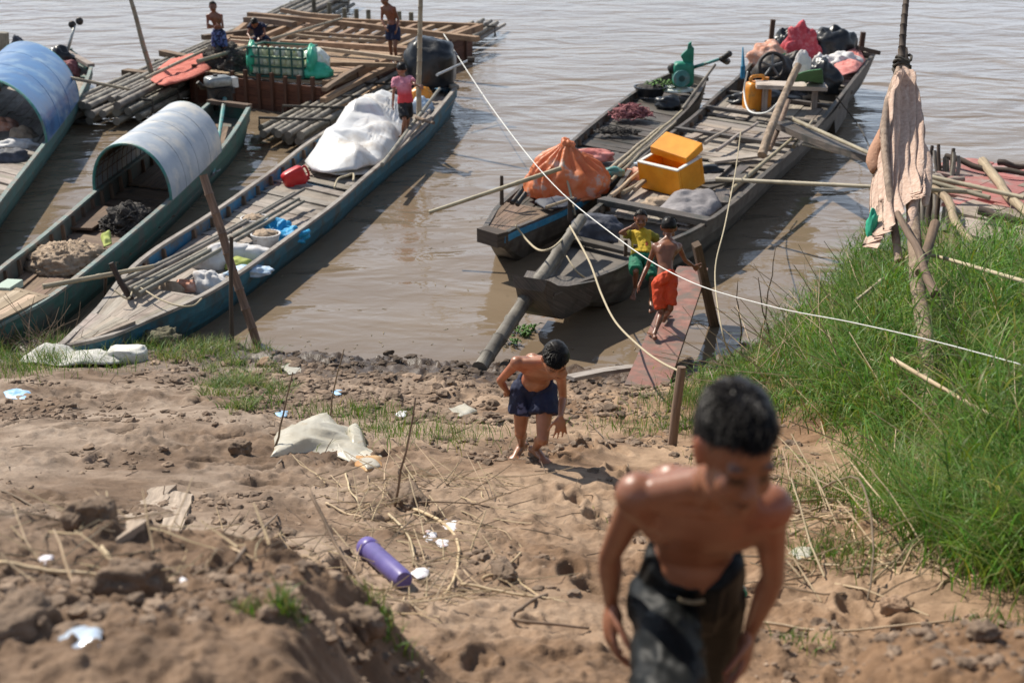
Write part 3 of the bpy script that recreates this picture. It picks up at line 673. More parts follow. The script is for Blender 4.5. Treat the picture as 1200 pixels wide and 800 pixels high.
# ------------------------------------------------------------------ longtail engines (each one thing)
def engine(p, rz, label, block='grey_metal', shaft_to=None, shaftm='teal_paint', tank='grey_metal', prop=True, s=1.0):
    t = thing('longtail_engine', p, label, 'boat engine'); M = Matrix.Rotation(rz, 3, 'Z'); o = Vector(p)
    w = lambda x, y, z: o + M @ Vector((x * s, y * s, z * s))
    q = MB(); q.beam(w(-.16, -.12, .03), w(.16, -.12, .03), .05 * s, .05 * s, tint=(.8, .8, .8)); q.beam(w(-.16, .12, .03), w(.16, .12, .03), .05 * s, .05 * s, tint=(.8, .8, .8)); q.build('mount', 'dark_iron', t)
    q = MB(); q.box(w(0, 0, .19), .30 * s, .26 * s, .26 * s, rz, tint=(.7, .7, .7))
    q.tube([w(0, -.15, .19), w(0, .15, .19)], .11 * s, 14, tint=(.5, .5, .5)); bl = q.build('engine_block', 'dark_iron', t)
    for k in range(5):
        q = MB(); q.box(w(.02, 0, .24 + k * .022), .34 * s, .3 * s, .006 * s, rz, tint=(1, 1, 1)); q.build('cooling_fin', 'dark_iron', bl)
    q = MB(); q.blob(w(-.02, 0, .42), (.2 * s, .15 * s, .085 * s), 3, fold=0, rough=0, flat=.8, n=20, p=4.5, rz=rz); q.t = [(.6, .62, .6)] * len(q.f); q.build('fuel_tank', tank, t, smooth=True)
    q = MB(); q.lathe(w(-.06, 0, .50), [(0, .03), (.035, .03), (.035, 0), (0, 0)], 12); q.build('filler_cap', 'dark_iron', t)
    q = MB(); q.box(w(.24, .02, .38), .10 * s, .16 * s, .15 * s, rz); q.build('air_filter', 'grey_metal', t)
    q = MB(); q.tube([w(-.1, .2, .3), w(-.2, .22, .32), w(-.26, .22, .4)], [.03 * s, .045 * s, .03 * s], 8); q.build('exhaust', 'dark_iron', t)
    if shaft_to is not None:
        a = w(0, -.16, .17); b = Vector(shaft_to); q = MB(); q.tube([a, b], [.035 * s, .02 * s], 8, tint=(1.1, 1.1, 1.1)); sh = q.build('drive_shaft', shaftm, t)
        if prop:
            d = (b - a).normalized(); u = d.cross(Vector((0, 0, 1))).normalized(); v = d.cross(u)
            q = MB(); q.tube([b, b + d * .06], .02, 8)
            for k in range(2):
                an = k * math.pi + .5; e = u * math.cos(an) + v * math.sin(an); f_ = u * -math.sin(an) + v * math.cos(an)
                q.tube([b + d * .03, b + d * .03 + e * .06 + f_ * .01, b + d * .03 + e * .11], [.015, .045, .02], 8, sq=.25)
            q.build('propeller', 'grey_metal', sh)
    return t
sB = boatB.at(.955, .0)
engine(WZ(259, 127, .36), R(35), 'small grey petrol engine on the canopied green boat\'s stern, shaft slanting to the water', shaft_to=WZ(250, 203, .22))
# ================================================================== PEOPLE
pm('skin', [(.25, .10, .05), (.30, .125, .066), (.35, .15, .082)], rough=.40, rvar=.12, scale=9, bump=.15, bdist=.003, bscale=120, sss=.12, spec=.5)
pm('hair', [(.006, .005, .005), (.012, .010, .009), (.022, .018, .015)], rough=.42, scale=60, bump=.3, bdist=.003, spec=.16)
pm('eye', [(.5, .48, .45), (.6, .58, .55)], rough=.15, bump=0)
pm('navy_cloth', [(.005, .008, .03), (.009, .014, .045), (.016, .024, .065)], rough=.75, scale=12, bump=.3, bscale=300, bdist=.001)
pm('black_wet_cloth', [(.004, .005, .005), (.008, .009, .009), (.016, .017, .017)], rough=.5, spec=.14, scale=9, bump=.4, bscale=40, bdist=.004)
pm('orange_cloth', [(.50, .04, .01), (.6, .06, .014), (.66, .085, .022)], rough=.7, scale=10, bump=.3, bscale=60, bdist=.002)
pm('yellow_cloth', [(.42, .28, .015), (.52, .35, .02), (.6, .42, .04)], rough=.8, scale=10, bump=.3, bscale=60, bdist=.002)
pm('green_cloth', [(.01, .11, .06), (.015, .16, .085), (.03, .2, .11)], rough=.8, scale=10, bump=.3, bscale=60, bdist=.002)
pm('pink_cloth', [(.5, .17, .2), (.6, .23, .27), (.65, .3, .33)], rough=.8, scale=10, bump=.3, bscale=60, bdist=.002)
pm('black_cloth', [(.01, .01, .012), (.02, .02, .022), (.035, .035, .035)], rough=.8, scale=10, bump=.3, bscale=60, bdist=.002)
def _cone(V, F, a, b, r1, r2, seg=14, flat=False, sq=1.0, nrm=None):
    a = Vector(a); b = Vector(b); d = b - a; L = d.length
    if L < 1e-6: d = Vector((0, 0, 1)); L = 1e-6
    d = d / L; n = nrm if nrm is not None else (d.cross(Vector((0, 1, 0.3))) if abs(d.y) < .9 else d.cross(Vector((1, 0, 0))))
    n = (n - d * n.dot(d)).normalized(); t = d.cross(n); o = len(V); rings = []
    if flat: rings = [(0, 1e-4, r1), (0, r1, r1), (L, r2, r2), (L, 1e-4, r2)]
    else:
        for k in range(4): an = math.pi / 2 * k / 4; rings.append((-r1 * math.cos(an), r1 * math.sin(an) + 1e-5, 0))
        rings.append((0, r1, 0)); rings.append((L, r2, 0))
        for k in range(1, 5): an = math.pi / 2 * k / 4; rings.append((L + r2 * math.sin(an), r2 * math.cos(an) + 1e-5, 0))
    for (h, r, _) in rings:
        for j in range(seg):
            an = 2 * math.pi * j / seg; V.append(a + d * h + n * math.cos(an) * r + t * math.sin(an) * r * sq)
    m = len(rings)
    for i in range(m - 1):
        for j in range(seg): k = (j + 1) % seg; F.append([o + i * seg + j, o + i * seg + k, o + (i + 1) * seg + k, o + (i + 1) * seg + j])
    F.append([o + j for j in range(seg)][::-1]); F.append([o + (m - 1) * seg + j for j in range(seg)])
def _ell(V, F, c, r, X, Yv, Z, n=16):
    o = len(V); m = n // 2
    for i in range(m + 1):
        th = math.pi * clamp(i / m, .004, .996)
        for j in range(n):
            ph = 2 * math.pi * j / n; V.append(c + X * r[0] * math.sin(th) * math.cos(ph) + Yv * r[1] * math.sin(th) * math.sin(ph) + Z * r[2] * math.cos(th))
    for i in range(m):
        for j in range(n): k = (j + 1) % n; F.append([o + i * n + j, o + (i + 1) * n + j, o + (i + 1) * n + k, o + i * n + k])
    F.append([o + j for j in range(n)]); F.append([o + m * n + j for j in range(n)][::-1])
def _loft(V, F, secs, n=24):
    """secs: (center, X, Y, rx, ry, power) elliptical rings"""
    o = len(V)
    for (c, X, Yv, rx, ry, p) in secs:
        for j in range(n):
            a = 2 * math.pi * j / n; ca, sa = math.cos(a), math.sin(a)
            V.append(c + X * rx * math.copysign(abs(ca) ** (2 / p), ca) + Yv * ry * math.copysign(abs(sa) ** (2 / p), sa))
    m = len(secs)
    for i in range(m - 1):
        for j in range(n): k = (j + 1) % n; F.append([o + i * n + j, o + i * n + k, o + (i + 1) * n + k, o + (i + 1) * n + j])
    F.append([o + j for j in range(n)][::-1]); F.append([o + (m - 1) * n + j for j in range(n)])
def remeshed(name, V, F, vox, smooth, mat, root, tint=None, disp=None, keep=None, sm_f=.5):
    me = bpy.data.meshes.new(name); me.from_pydata([tuple(v) for v in V], [], F); me.validate(); me.update()
    bm = bmesh.new(); bm.from_mesh(me); bmesh.ops.recalc_face_normals(bm, faces=bm.faces); bm.to_mesh(me); bm.free()
    tmp = bpy.data.objects.new('tmp', me); COL.objects.link(tmp)
    m1 = tmp.modifiers.new('r', 'REMESH'); m1.mode = 'VOXEL'; m1.voxel_size = vox; m1.use_smooth_shade = True
    if smooth: m2 = tmp.modifiers.new('s', 'SMOOTH'); m2.factor = sm_f; m2.iterations = smooth
    dg = bpy.context.evaluated_depsgraph_get(); dg.update(); ev = tmp.evaluated_get(dg)
    out = bpy.data.meshes.new_from_object(ev); bpy.data.objects.remove(tmp); bpy.data.meshes.remove(me); out.name = name
    # keep the largest island only
    bm = bmesh.new(); bm.from_mesh(out); seen = set(); best = []
    for v in bm.verts:
        if v.index in seen: continue
        st = [v]; seen.add(v.index); isl = []
        while st:
            q = st.pop(); isl.append(q)
            for e in q.link_edges:
                w_ = e.other_vert(q)
                if w_.index not in seen: seen.add(w_.index); st.append(w_)
        if len(isl) > len(best): best = isl
    bs = set(best); bmesh.ops.delete(bm, geom=[v for v in bm.verts if v not in bs], context='VERTS'); bm.to_mesh(out); bm.free()
    n = len(out.vertices); co = np.empty(n * 3); out.vertices.foreach_get('co', co); co = co.reshape(-1, 3)
    nr = np.array([tuple(v.normal) for v in out.vertices])
    if disp: co = co + nr * disp(co)[:, None]
    col = np.ones((n, 4))
    if tint: col[:, :3] = tint(co, nr)
    out.vertices.foreach_set('co', (co - np.array(root.location)).ravel())
    ca = out.color_attributes.new('tint', 'FLOAT_COLOR', 'POINT'); ca.data.foreach_set('color', col.ravel())
    out.materials.clear(); out.materials.append(MATS[mat]); out.polygons.foreach_set('use_smooth', [True] * len(out.polygons)); out.update()
    ob = bpy.data.objects.new(name, out); COL.objects.link(ob); ob.parent = root
    return ob
def person(label, J, H, face, up, vox=.010, fwd_hip=None, fwd_ch=None, shorts='navy_cloth', short_len=.62, flare=.018, shirt=None, shirt_tint=None, hand_n=None, curl=(.35, .35),
           hair_len=.03, grasp=None, detail=False, shorts_tint=None, sleeve=.55, tintmul=(1, 1, 1), spiky=1., mess=.35, feet_dir=None, group=None, hair_seed=1, wrinkle=.006, hand_dir=None, thin=.86, hipw=.9, shd=0., hair_r=.0034, hsc=(1, 1, 1), hk=1., waist_t=.20):
    """J: joints (world): pelvis, neck, head, shl, elL, wrL, shR, elR, wrR, hipL, knL, anL, toL, hipR, knR, anR, toR.  L/R are the person's own sides"""
    k = H / 1.3; lo = min(J['anL'].z, J['anR'].z)
    root = thing('person', Vector((J['pelvis'].x, J['pelvis'].y, lo - .05 * k)), label, 'person', group)
    V, F = [], []; pel, nk, hd = J['pelvis'], J['neck'], J['head']
    # frames
    hipX = (J['hipR'] - J['hipL']).normalized(); chX = (J['shR'] - J['shL']).normalized()
    spine = (nk - pel); sl_ = spine.length; sd = spine.normalized()
    hY = sd.cross(hipX).normalized() * -1; cY = sd.cross(chX).normalized() * -1     # forward
    hY = hipX.cross(sd).normalized() * -1; cY = chX.cross(sd).normalized() * -1
    if fwd_ch is not None and cY.dot(fwd_ch) < 0: raise Exception('sides swapped ' + label)
    def fr(t):
        X = (hipX * (1 - t) + chX * t).normalized(); Yv = sd.cross(X).normalized(); 
        if Yv.dot(cY) < 0: Yv = -Yv
        return X, Yv
    bend = J.get('bend', .02) * k
    def sp(t): return pel.lerp(nk, t) - fr(t)[1] * bend * math.sin(math.pi * clamp(t))
    prof = [(-.16, .075, .062), (-.08, .098, .078), (.06, .106, .080), (.22, .094, .070), (.38, .088, .062), (.55, .098, .068), (.70, .114, .074), (.83, .118, .072), (.93, .092, .056), (1.0, .052, .042)]
    secs = []
    for (t, rx, ry) in prof:
        X, Yv = fr(clamp(t)); hw_ = lerp(hipw, 1., sstep(.3, .7, t)); rx *= hw_; ry *= hw_; secs.append((sp(t), X, Yv, rx * k, ry * k, 2.3))
    _loft(V, F, secs)
    base = nk - sd * .02 * k
    hz = up.normalized(); hyf = face.normalized(); hyf = (hyf - hz * hyf.dot(hz)).normalized(); hx = hyf.cross(hz).normalized()
    _cone(V, F, base, hd - hz * .045 * k - hyf * .015 * k, .037 * k, .035 * k)
    X1, Y1 = fr(.9)
    for s, sh in ((-1, J['shL']), (1, J['shR'])):
        _cone(V, F, nk + (hd - nk) * .25, sh.lerp(nk, .15), .032 * k, .029 * k)               # trapezius
        _cone(V, F, nk + Y1 * .03 * k, sh + Y1 * .012 * k, .016 * k, .016 * k)                       # collar bone
        _ell(V, F, sh, (.035 * k * thin, .035 * k * thin, .045 * k * thin), X1, Y1, sd)
        _cone(V, F, sh, sp(.72) + X1 * s * .06 * k, .042 * k, .06 * k)
        _ell(V, F, sp(.74) + X1 * s * .052 * k + Y1 * .043 * k, (.052 * k, .028 * k, .040 * k), X1, Y1, sd)   # pectoral
        _ell(V, F, sp(.76) + X1 * s * .062 * k - Y1 * .045 * k, (.045 * k, .026 * k, .060 * k), X1, Y1, sd)   # shoulder blade
    _ell(V, F, sp(.2) + fr(.2)[1] * .02 * k, (.075 * k, .062 * k, .09 * k), *fr(.2), sd)
    hands = {}
    for sN in ('L', 'R'):
        sh, el, wr = J['sh' + sN], J['el' + sN], J['wr' + sN]
        ua = (el - sh).normalized(); fa = (wr - el).normalized()
        _cone(V, F, sh, sh.lerp(el, .45), .039 * k * thin, .034 * k * thin); _cone(V, F, sh.lerp(el, .45), el, .034 * k * thin, .026 * k * thin)
        _cone(V, F, el, el.lerp(wr, .3), .027 * k * thin, .0295 * k * thin); _cone(V, F, el.lerp(wr, .3), wr, .0295 * k * thin, .0185 * k * thin)
        # hand: palm, four fingers with knuckle bends, thumb from the side of the palm
        hdv = (hand_dir or {}).get(sN); hdv = hdv.normalized() if hdv is not None else fa
        pn = (hand_n or {}).get(sN, -cY); pn = (pn - hdv * pn.dot(hdv)).normalized()       # palm faces pn
        sx = hdv.cross(pn).normalized(); tside = J.get('thumb' + sN, None)
        if tside is not None and sx.dot(tside) < 0: sx = -sx
        # sx points to the thumb side
        c_ = curl[0] if sN == 'L' else curl[1]; hs = k * 1.02
        pc = wr + hdv * .042 * hs
        _ell(V, F, pc, (.033 * hs, .014 * hs, .046 * hs), sx, pn, hdv, 14); _ell(V, F, wr + hdv * .055 * hs, (.034 * hs, .012 * hs, .026 * hs), sx, pn, hdv, 12)
        _ell(V, F, wr + hdv * .03 * hs + sx * .018 * hs + pn * .006 * hs, (.016 * hs, .014 * hs, .028 * hs), sx, pn, hdv, 10)
        fr_ = .0078 * hs if vox < .008 else .0095 * hs
        for j, (off, L_) in enumerate(((.026, .058), (.009, .066), (-.009, .061), (-.026, .048))):
            p = wr + hdv * .066 * hs + sx * off * hs * 1.02; d = (hdv + sx * off * 9).normalized(); ang = 0
            for g, fL in enumerate((.45, .32, .23)):
                ang = c_ * (1 + .12 * j) * (1.0 if g else .55); d = (d * math.cos(ang) + pn * math.sin(ang)); d.normalize()
                q_ = p + d * L_ * fL * hs * 1.15; _cone(V, F, p, q_, fr_ * (1 - .1 * g), fr_ * (.9 - .1 * g), 8); p = q_
        p = wr + hdv * .022 * hs + sx * .026 * hs; d = (hdv * .75 + sx * .75 + pn * .25).normalized()
        for g, fL in enumerate((.03, .026, .02)):
            q_ = p + d * fL * hs; _cone(V, F, p, q_, fr_ * 1.25 * (1 - .1 * g), fr_ * 1.15 * (1 - .12 * g), 8); p = q_; d = (d + hdv * .35 + pn * .2).normalized()
    for sN in ('L', 'R'):
        hp, kn, an, to = J['hip' + sN], J['kn' + sN], J['an' + sN], J['to' + sN]
        _cone(V, F, hp, hp.lerp(kn, .5), .068 * k * thin, .060 * k * thin); _cone(V, F, hp.lerp(kn, .5), kn, .060 * k * thin, .042 * k * thin)
        sh_ = (an - kn).normalized(); ft = (to - an); ft = (ft - sh_ * ft.dot(sh_)).normalized()
        _ell(V, F, kn + ft * .008 * k * thin, (.039 * k * thin, .040 * k * thin, .046 * k * thin), ft.cross(sh_), ft, sh_, 12)
        _cone(V, F, kn, kn.lerp(an, .3) - ft * .012 * k * thin, .039 * k * thin, .043 * k * thin); _cone(V, F, kn.lerp(an, .3) - ft * .012 * k * thin, kn.lerp(an, .75), .043 * k * thin, .027 * k * thin); _cone(V, F, kn.lerp(an, .75), an, .027 * k * thin, .026 * k * thin)
        fd = (to - an); fl = fd.length; fd.normalize(); fside = fd.cross(Vector((0, 0, 1))).normalized(); fu = fside.cross(fd).normalized()
        if fu.z < 0: fu = -fu
        # to = toe base on the sole; heel behind the ankle
        heel = an - fd * .028 * k - fu * .028 * k
        _ell(V, F, heel, (.028 * k, .03 * k, .026 * k), fside, fd, fu, 12)
        ball = to - fd * .02 * k + fu * .003 * k
        _cone(V, F, an + fd * .01 * k, ball.lerp(an, .35) , .028 * k, .026 * k); _cone(V, F, ball.lerp(an, .35), ball, .026 * k, .02 * k)
        _ell(V, F, ball, (.040 * k, .045 * k, .017 * k), fside, fd, fu, 12); _cone(V, F, heel, ball, .022 * k, .018 * k)
        medial = (J['an' + ('R' if sN == 'L' else 'L')] - an).dot(fside) > 0
        for j in range(5):
            o_ = (-.030 + .015 * j) * (1 if not medial else -1) * -1; L_ = (.034, .033, .029, .025, .021)[j]; rr = (.0125, .009, .0088, .0085, .008)[j]
            a_ = ball + fside * o_ * k * -1 * (1 if True else 1) + fd * .018 * k; _cone(V, F, a_, a_ + fd * L_ * k - fu * .004 * k, rr * k, rr * .85 * k, 8)
    # head
    K0 = k; k = k * hk
    hx = hx * hsc[0]; hz = hz * hsc[2]
    c = hd; P = lambda x, y, z: c + hx * x * k + hyf * y * k + hz * z * k
    def E(x, y, z, a, b, d): _ell(V, F, P(x, y, z), (a * k, b * k, d * k), hx, hyf, hz, 18)
    E(0, -.012, .026, .072, .088, .076); E(0, .018, -.02, .058, .062, .066); E(0, .038, -.062, .038, .036, .034); E(0, .052, -.078, .022, .022, .018)
    for s in (-1, 1):
        E(s * .034, .048, -.026, .026, .028, .026); E(s * .042, .01, -.055, .02, .04, .03)
        E(s * .028, .065, .018, .026, .012, .009)                                 # brow
        E(s * .029, .062, .001, .0165, .014, .010)                                 # lids
        E(s * .073, -.008, -.004, .009, .020, .030); E(s * .080, -.014, .006, .006, .014, .020)     # ear
    _cone(V, F, P(0, .072, .006), P(0, .090, -.022), .009 * k, .0115 * k, 10); E(0, .090, -.026, .012, .011, .010)
    for s in (-1, 1): E(s * .012, .082, -.028, .008, .009, .007)
    E(0, .073, -.046, .022, .012, .0055); E(0, .071, -.055, .019, .012, .006)
    headc = np.array(hd); HX, HY, HZ = np.array(hx) / hsc[0] ** 2, np.array(hyf), np.array(hz) / hsc[2] ** 2; tm = np.array(tintmul)
    def tint(co, nr):
        d = (co - headc) / k; x, y, z = d @ HX, d @ HY, d @ HZ; T = np.ones((len(co), 3)) * tm * (.86 + .28 * fbm(co[:, 0] * 22 / k + co[:, 1] * 9, co[:, 2] * 22 / k, 3, 4))[:, None]
        def put(mask, colr):
            nonlocal T
            T = T * (1 - mask[:, None]) + T * np.array(colr) * mask[:, None]
        front = sstep(.045, .06, y)
        put(front * np.exp(-((np.abs(x) / .021) ** 4 + ((z + .050) / .008) ** 2)), (.34, .16, .16))                 # lips
        put(front * np.exp(-((np.abs(x) / .022) ** 4 + ((z + .0505) / .0016) ** 2)), (.3, .25, .25))
        put(front * np.exp(-((((np.abs(x) - .030) / .020) ** 4) + ((z - .021 - .004 * np.cos((np.abs(x) - .03) * 60)) / .0034) ** 2)), (.16, .12, .11))    # brows
        put(front * np.exp(-((((np.abs(x) - .029) / .0145) ** 4) + ((z + .001) / .0065) ** 2)), (.03, .03, .03))       # eyes / lashes
        put(front * np.exp(-((((np.abs(x) - .029) / .020) ** 2) + ((z - .001) / .014) ** 2)), (.42, .36, .34))  # shade under the brows and in the eye sockets, painted into the tint
        put(front * np.exp(-((((np.abs(x) - .006) / .0035) ** 2) + ((z + .0345) / .003) ** 2)), (.3, .2, .2))
        put(sstep(.07, .078, np.abs(x)) * sstep(.05, .0, np.abs(y)), (1.15, .9, .85))
        
        for s in (-1, 1):
            q = np.array(sp(.70) + X1 * s * .062 * k + Y1 * .07 * k); dd = np.linalg.norm(co - q, axis=1); put(np.exp(-(dd / (.011 * k)) ** 4), (.5, .38, .38))
        q = np.array(sp(.2) + fr(.2)[1] * .08 * k); dd = np.linalg.norm(co - q, axis=1); put(np.exp(-(dd / (.008 * k)) ** 2), (.4, .35, .35))
        for a_ in ('anL', 'anR'):   # muddy feet
            dd = np.linalg.norm(co - np.array(J[a_]), axis=1) / k; nn = fbm(co[:, 0] * 30, co[:, 2] * 30 + co[:, 1] * 20, 3, 3)
            put(sstep(.16, .08, dd + (nn - .5) * .1) * .8, (.85, 1.0, 1.1))
        return T
    body = remeshed('body', V, F, vox, 3 if vox < .008 else 2, 'skin', root, tint)
    # hair: a cap that follows the hairline and many overlapping tufts
    rng = random.Random(hair_seed); q = MB(); capR = Vector((.0760, .094, .087)); cc = P(0, -.012, .026)
    def onhead(th, ph, ex=0.0):
        d = Vector((math.sin(th) * math.sin(ph), math.sin(th) * math.cos(ph), math.cos(th)))
        return cc + hx * d.x * (capR.x + ex) * k + hyf * d.y * (capR.y + ex) * k + hz * d.z * (capR.z + ex) * k, (hx * d.x + hyf * d.y + hz * d.z)
    def hairline(ph):  # polar angle limit, ph = 0 is the face
        f = math.cos(ph); return (.92 if f > .75 else lerp(.92, 1.45, sstep(.75, .35, f)) if f > .35 else lerp(1.45, 2.0, sstep(.25, -.5, f)))
    m_, n_ = 14, 40; vs = []; fs = []
    for i in range(m_ + 1):
        for j in range(n_):
            ph = 2 * math.pi * j / n_; th = hairline(ph) * i / m_ + .001; jt = noise.noise(Vector((math.sin(ph) * 4, math.cos(ph) * 4, th * 6 + hair_seed))) * .006
            vs.append(onhead(th, ph, jt + .004 - (.014 if i == m_ else 0))[0])
    for i in range(m_):
        for j in range(n_): l = (j + 1) % n_; fs.append([i * n_ + j, (i + 1) * n_ + j, (i + 1) * n_ + l, i * n_ + l])
    q.add(vs, fs)
    NT = 3200 if detail else 700
    for _ in range(NT):
        ph = rng.uniform(0, 2 * math.pi); th = hairline(ph) * math.sqrt(rng.uniform(0.0, 1.0)) * .95; a_, nn = onhead(th, ph, .0)
        # hair flows from the crown forwards/downwards
        e_ = onhead(min(th + .25, 3.), ph)[0] - a_; e_.normalize()
        fl = (e_ * .8 + (hyf * .7 + hx * .9) * (1. if th < 1.1 else .25) - hz * (.0 if th < .8 else .5) + nn * (.35 * spiky if (th < .7 and rng.random() < .35) else 0) + Vector((rng.gauss(0, mess), rng.gauss(0, mess), rng.gauss(0, mess)))).normalized()
        sf = lerp(1., .42, sstep(.7, 1.25, th)); L_ = hair_len * k * rng.uniform(.6, 1.3) * sf; li = spiky * rng.uniform(.05, .45) * sf
        p1 = a_ + (fl + nn * li).normalized() * L_ * .5; p2 = p1 + (fl * 1.2 + nn * li * .5).normalized() * L_ * .6
        q.tube([a_ - nn * .004, p1, p2], [hair_r * k, hair_r * .8 * k, .0005 * k], 4, cap=False, tint=(1, 1, 1))
    q.build('hair', 'hair', root, smooth=True)
    # shorts
    k = K0
    if shorts:
        V, F = [], []; e = .012 * k; secs = []
        for (t, rx, ry) in [(-.22, .08, .07), (-.1, .108, .088), (.04, .112, .088), (waist_t * .7, .106, .082), (waist_t, .099, .076)]:
            X, Yv = fr(clamp(t)); rx *= hipw; ry *= hipw; secs.append((sp(t), X, Yv, (rx) * k + e * .8, ry * k + e * .6 + shd * k, 2.3))
        _loft(V, F, secs)
        for sN in ('L', 'R'):
            hp, kn = J['hip' + sN], J['kn' + sN]; en = hp.lerp(kn, short_len); d = (kn - hp).normalized()
            _cone(V, F, hp, hp.lerp(en, .5), .072 * k * thin + e * .8, .068 * k * thin + e + flare * .5 * k, 18); _cone(V, F, hp.lerp(en, .5), en, .068 * k * thin + e + flare * .5 * k, .062 * k * thin + e + flare * k, 18, flat=True)
        so_ = hair_seed * 3.3
        def disp(co):
            a = fbm(co[:, 0] * 14 / k + so_, co[:, 2] * 7 / k + co[:, 1] * 9 / k, 3, 5); b = fbm(co[:, 0] * 30 / k, co[:, 2] * 16 / k + co[:, 1] * 18 / k, 2, 8)
            return ((1 - np.abs(a * 2 - 1) * 2.6) * wrinkle * 1.5 + (b - .5) * wrinkle * 1.6) * k
        remeshed('shorts', V, F, max(vox, .006), 2, shorts, root, shorts_tint, disp)
    if shirt:
        V, F = [], []; e = .013 * k; secs = []
        for (t, rx, ry) in [(.02, .116, .092), (.2, .108, .084), (.4, .104, .078), (.6, .108, .080), (.8, .122, .08), (.93, .096, .062), (1.0, .058, .05)]:
            X, Yv = fr(clamp(t)); secs.append((sp(t), X, Yv, rx * k + e, ry * k + e * .7, 2.3))
        _loft(V, F, secs)
        for sN in ('L', 'R'):
            sh, el, wr = J['sh' + sN], J['el' + sN], J['wr' + sN]; en = sh.lerp(el, sleeve)
            _cone(V, F, nk, sh, .045 * k, .046 * k + e * .5); _cone(V, F, sh, en, .046 * k + e * .5, .043 * k + e, 16, flat=True)
            _cone(V, F, sh, sp(.72) + X1 * (-1 if sN == 'L' else 1) * .05 * k, .045 * k + e * .5, .06 * k)
            if sleeve > 1: en = el; _cone(V, F, el, el.lerp(wr, .85), .034 * k + e * .5, .028 * k + e * .5, 14)
        def disp(co):
            a = fbm(co[:, 0] * 16 / k, co[:, 2] * 9 / k + co[:, 1] * 7, 3, 15); return (1 - np.abs(a * 2 - 1) * 2.6) * .009 * k
        remeshed('shirt', V, F, max(vox, .008), 2, shirt, root, shirt_tint, disp)
    return root, fr, sp
# ---------------- foreground boy, running up the bank
def arm(sh, e, w_, Lu, Lf, se, sw): el = along(sh, *e, Lu, se); return el, along(el, *w_, Lf, sw)
J = {}
J['head'] = WY(862, 527, 2.12); J['neck'] = WY(828, 576, 2.27); J['pelvis'] = WY(808, 682, 2.55)
J['shR'] = WY(748, 580, 2.31); J['shL'] = WY(902, 594, 2.25)
J['elR'], J['wrR'] = arm(J['shR'], (715, 650), (716, 704), .235, .205, 1, 1)
J['elL'], J['wrL'] = arm(J['shL'], (906, 676), (880, 738), .235, .205, 1, 1)
J['hipR'] = WY(780, 690, 2.55); J['hipL'] = WY(836, 690, 2.55)
J['knR'] = along(J['hipR'], 782, 820, .33, -1); J['knL'] = along(J['hipL'], 832, 772, .33, 1)
J['anR'] = J['knR'] + Vector((-.02, .06, -.31)); J['anL'] = J['knL'] + Vector((-.03, .24, -.18))
J['anR'].z = max(J['anR'].z, gz(J['anR'].x, J['anR'].y) + .055); J['anL'].z = max(J['anL'].z, gz(J['anL'].x, J['anL'].y) + .08)
J['toR'] = J['anR'] + Vector((0, -.15, -.035)); J['toL'] = J['anL'] + Vector((.0, -.10, -.07))
J['thumbR'] = Vector((.3, -1, 0)); J['thumbL'] = Vector((-.6, -1, 0))
bigboy, BFR, BSP = person('bare-chested boy in wet black shorts running up the bank, blurred in the foreground', J, 1.36, face=Vector((.24, -.92, -.30)), up=Vector((.10, -.32, .94)), vox=.0055,
    shorts='black_wet_cloth', short_len=1.12, flare=.0, hand_n={'R': Vector((1, .2, 0)), 'L': Vector((-1, .3, 0))}, curl=(.42, .5), detail=True, hair_len=.034, spiky=.45, mess=.16, wrinkle=.006, hk=.93, hsc=(.84, 1, 1.06), waist_t=.30, shd=.014, tintmul=(.86, .82, .80),
    hand_dir={'R': Vector((-.03, -.35, -.9)), 'L': Vector((-.22, -.35, -.85))}, hair_seed=4, thin=.80, hipw=.80)
q = MB(); pc = [BSP(.27) + BFR(.3)[1] * yy + BFR(.3)[0] * xx for xx, yy in ((-.02, .098), (-.01, .101), (.005, .102), (.02, .100), (.03, .097))]
q.tube(smooth_pts(pc, 5), .0045, 6, tint=(.5, .46, .4)); q.build('drawstring', 'rope_tan', bigboy, smooth=True)
# ---------------- boy in navy shorts climbing with his head down
def knee(h, a, L1, L2, f):
    d = a - h; D = d.length
    if D >= (L1 + L2) * .995: return h + d * (L1 / (L1 + L2))
    x = (L1 * L1 - L2 * L2 + D * D) / (2 * D); e = math.sqrt(max(0, L1 * L1 - x * x)); u = d / D; f = (f - u * f.dot(u)).normalized(); return h + u * x + f * e
J = {}; fL = G(629, 540); fR = G(605, 522); fR.y = min(fR.y, fL.y + .14); fR.x = (605 - 600) / FPX * 8.4; fR.z = gz(fR.x, fR.y)
J['anL'] = fL + Vector((-.01, .02, .055)); J['anR'] = fR + Vector((.03, .04, .06)); J['toL'] = J['anL'] + Vector((.06, -.12, -.035)); J['toR'] = J['anR'] + Vector((-.05, -.12, -.045))
J['hipL'] = WY(639, 458, fL.y - .05); J['hipR'] = WY(613, 456, fL.y - .02)
J['knL'] = knee(J['hipL'], J['anL'], .26, .25, Vector((.1, -1, 0))); J['knR'] = knee(J['hipR'], J['anR'], .26, .25, Vector((-.1, -1, 0)))
J['pelvis'] = (J['hipL'] + J['hipR']) / 2 + Vector((0, .01, .02))
J['neck'] = along(J['pelvis'], 634, 426, .31, -1); J['head'] = along(J['neck'], 651, 421, .125, -1)
J['shR'] = along(J['neck'], 604, 425, .125, 1); J['shL'] = along(J['neck'], 657, 437, .125, -1)
J['elR'], J['wrR'] = arm(J['shR'], (586, 446), (594, 458), .19, .16, 1, 1)
J['elL'], J['wrL'] = arm(J['shL'], (660, 466), (657, 488), .19, .16, 1, -1)
J['thumbL'] = Vector((-1, -.3, 0))
print('mid hips', J['hipL'], J['hipR'], 'neck', J['neck'], 'shoulders', (J['shL'] - J['shR']).length)
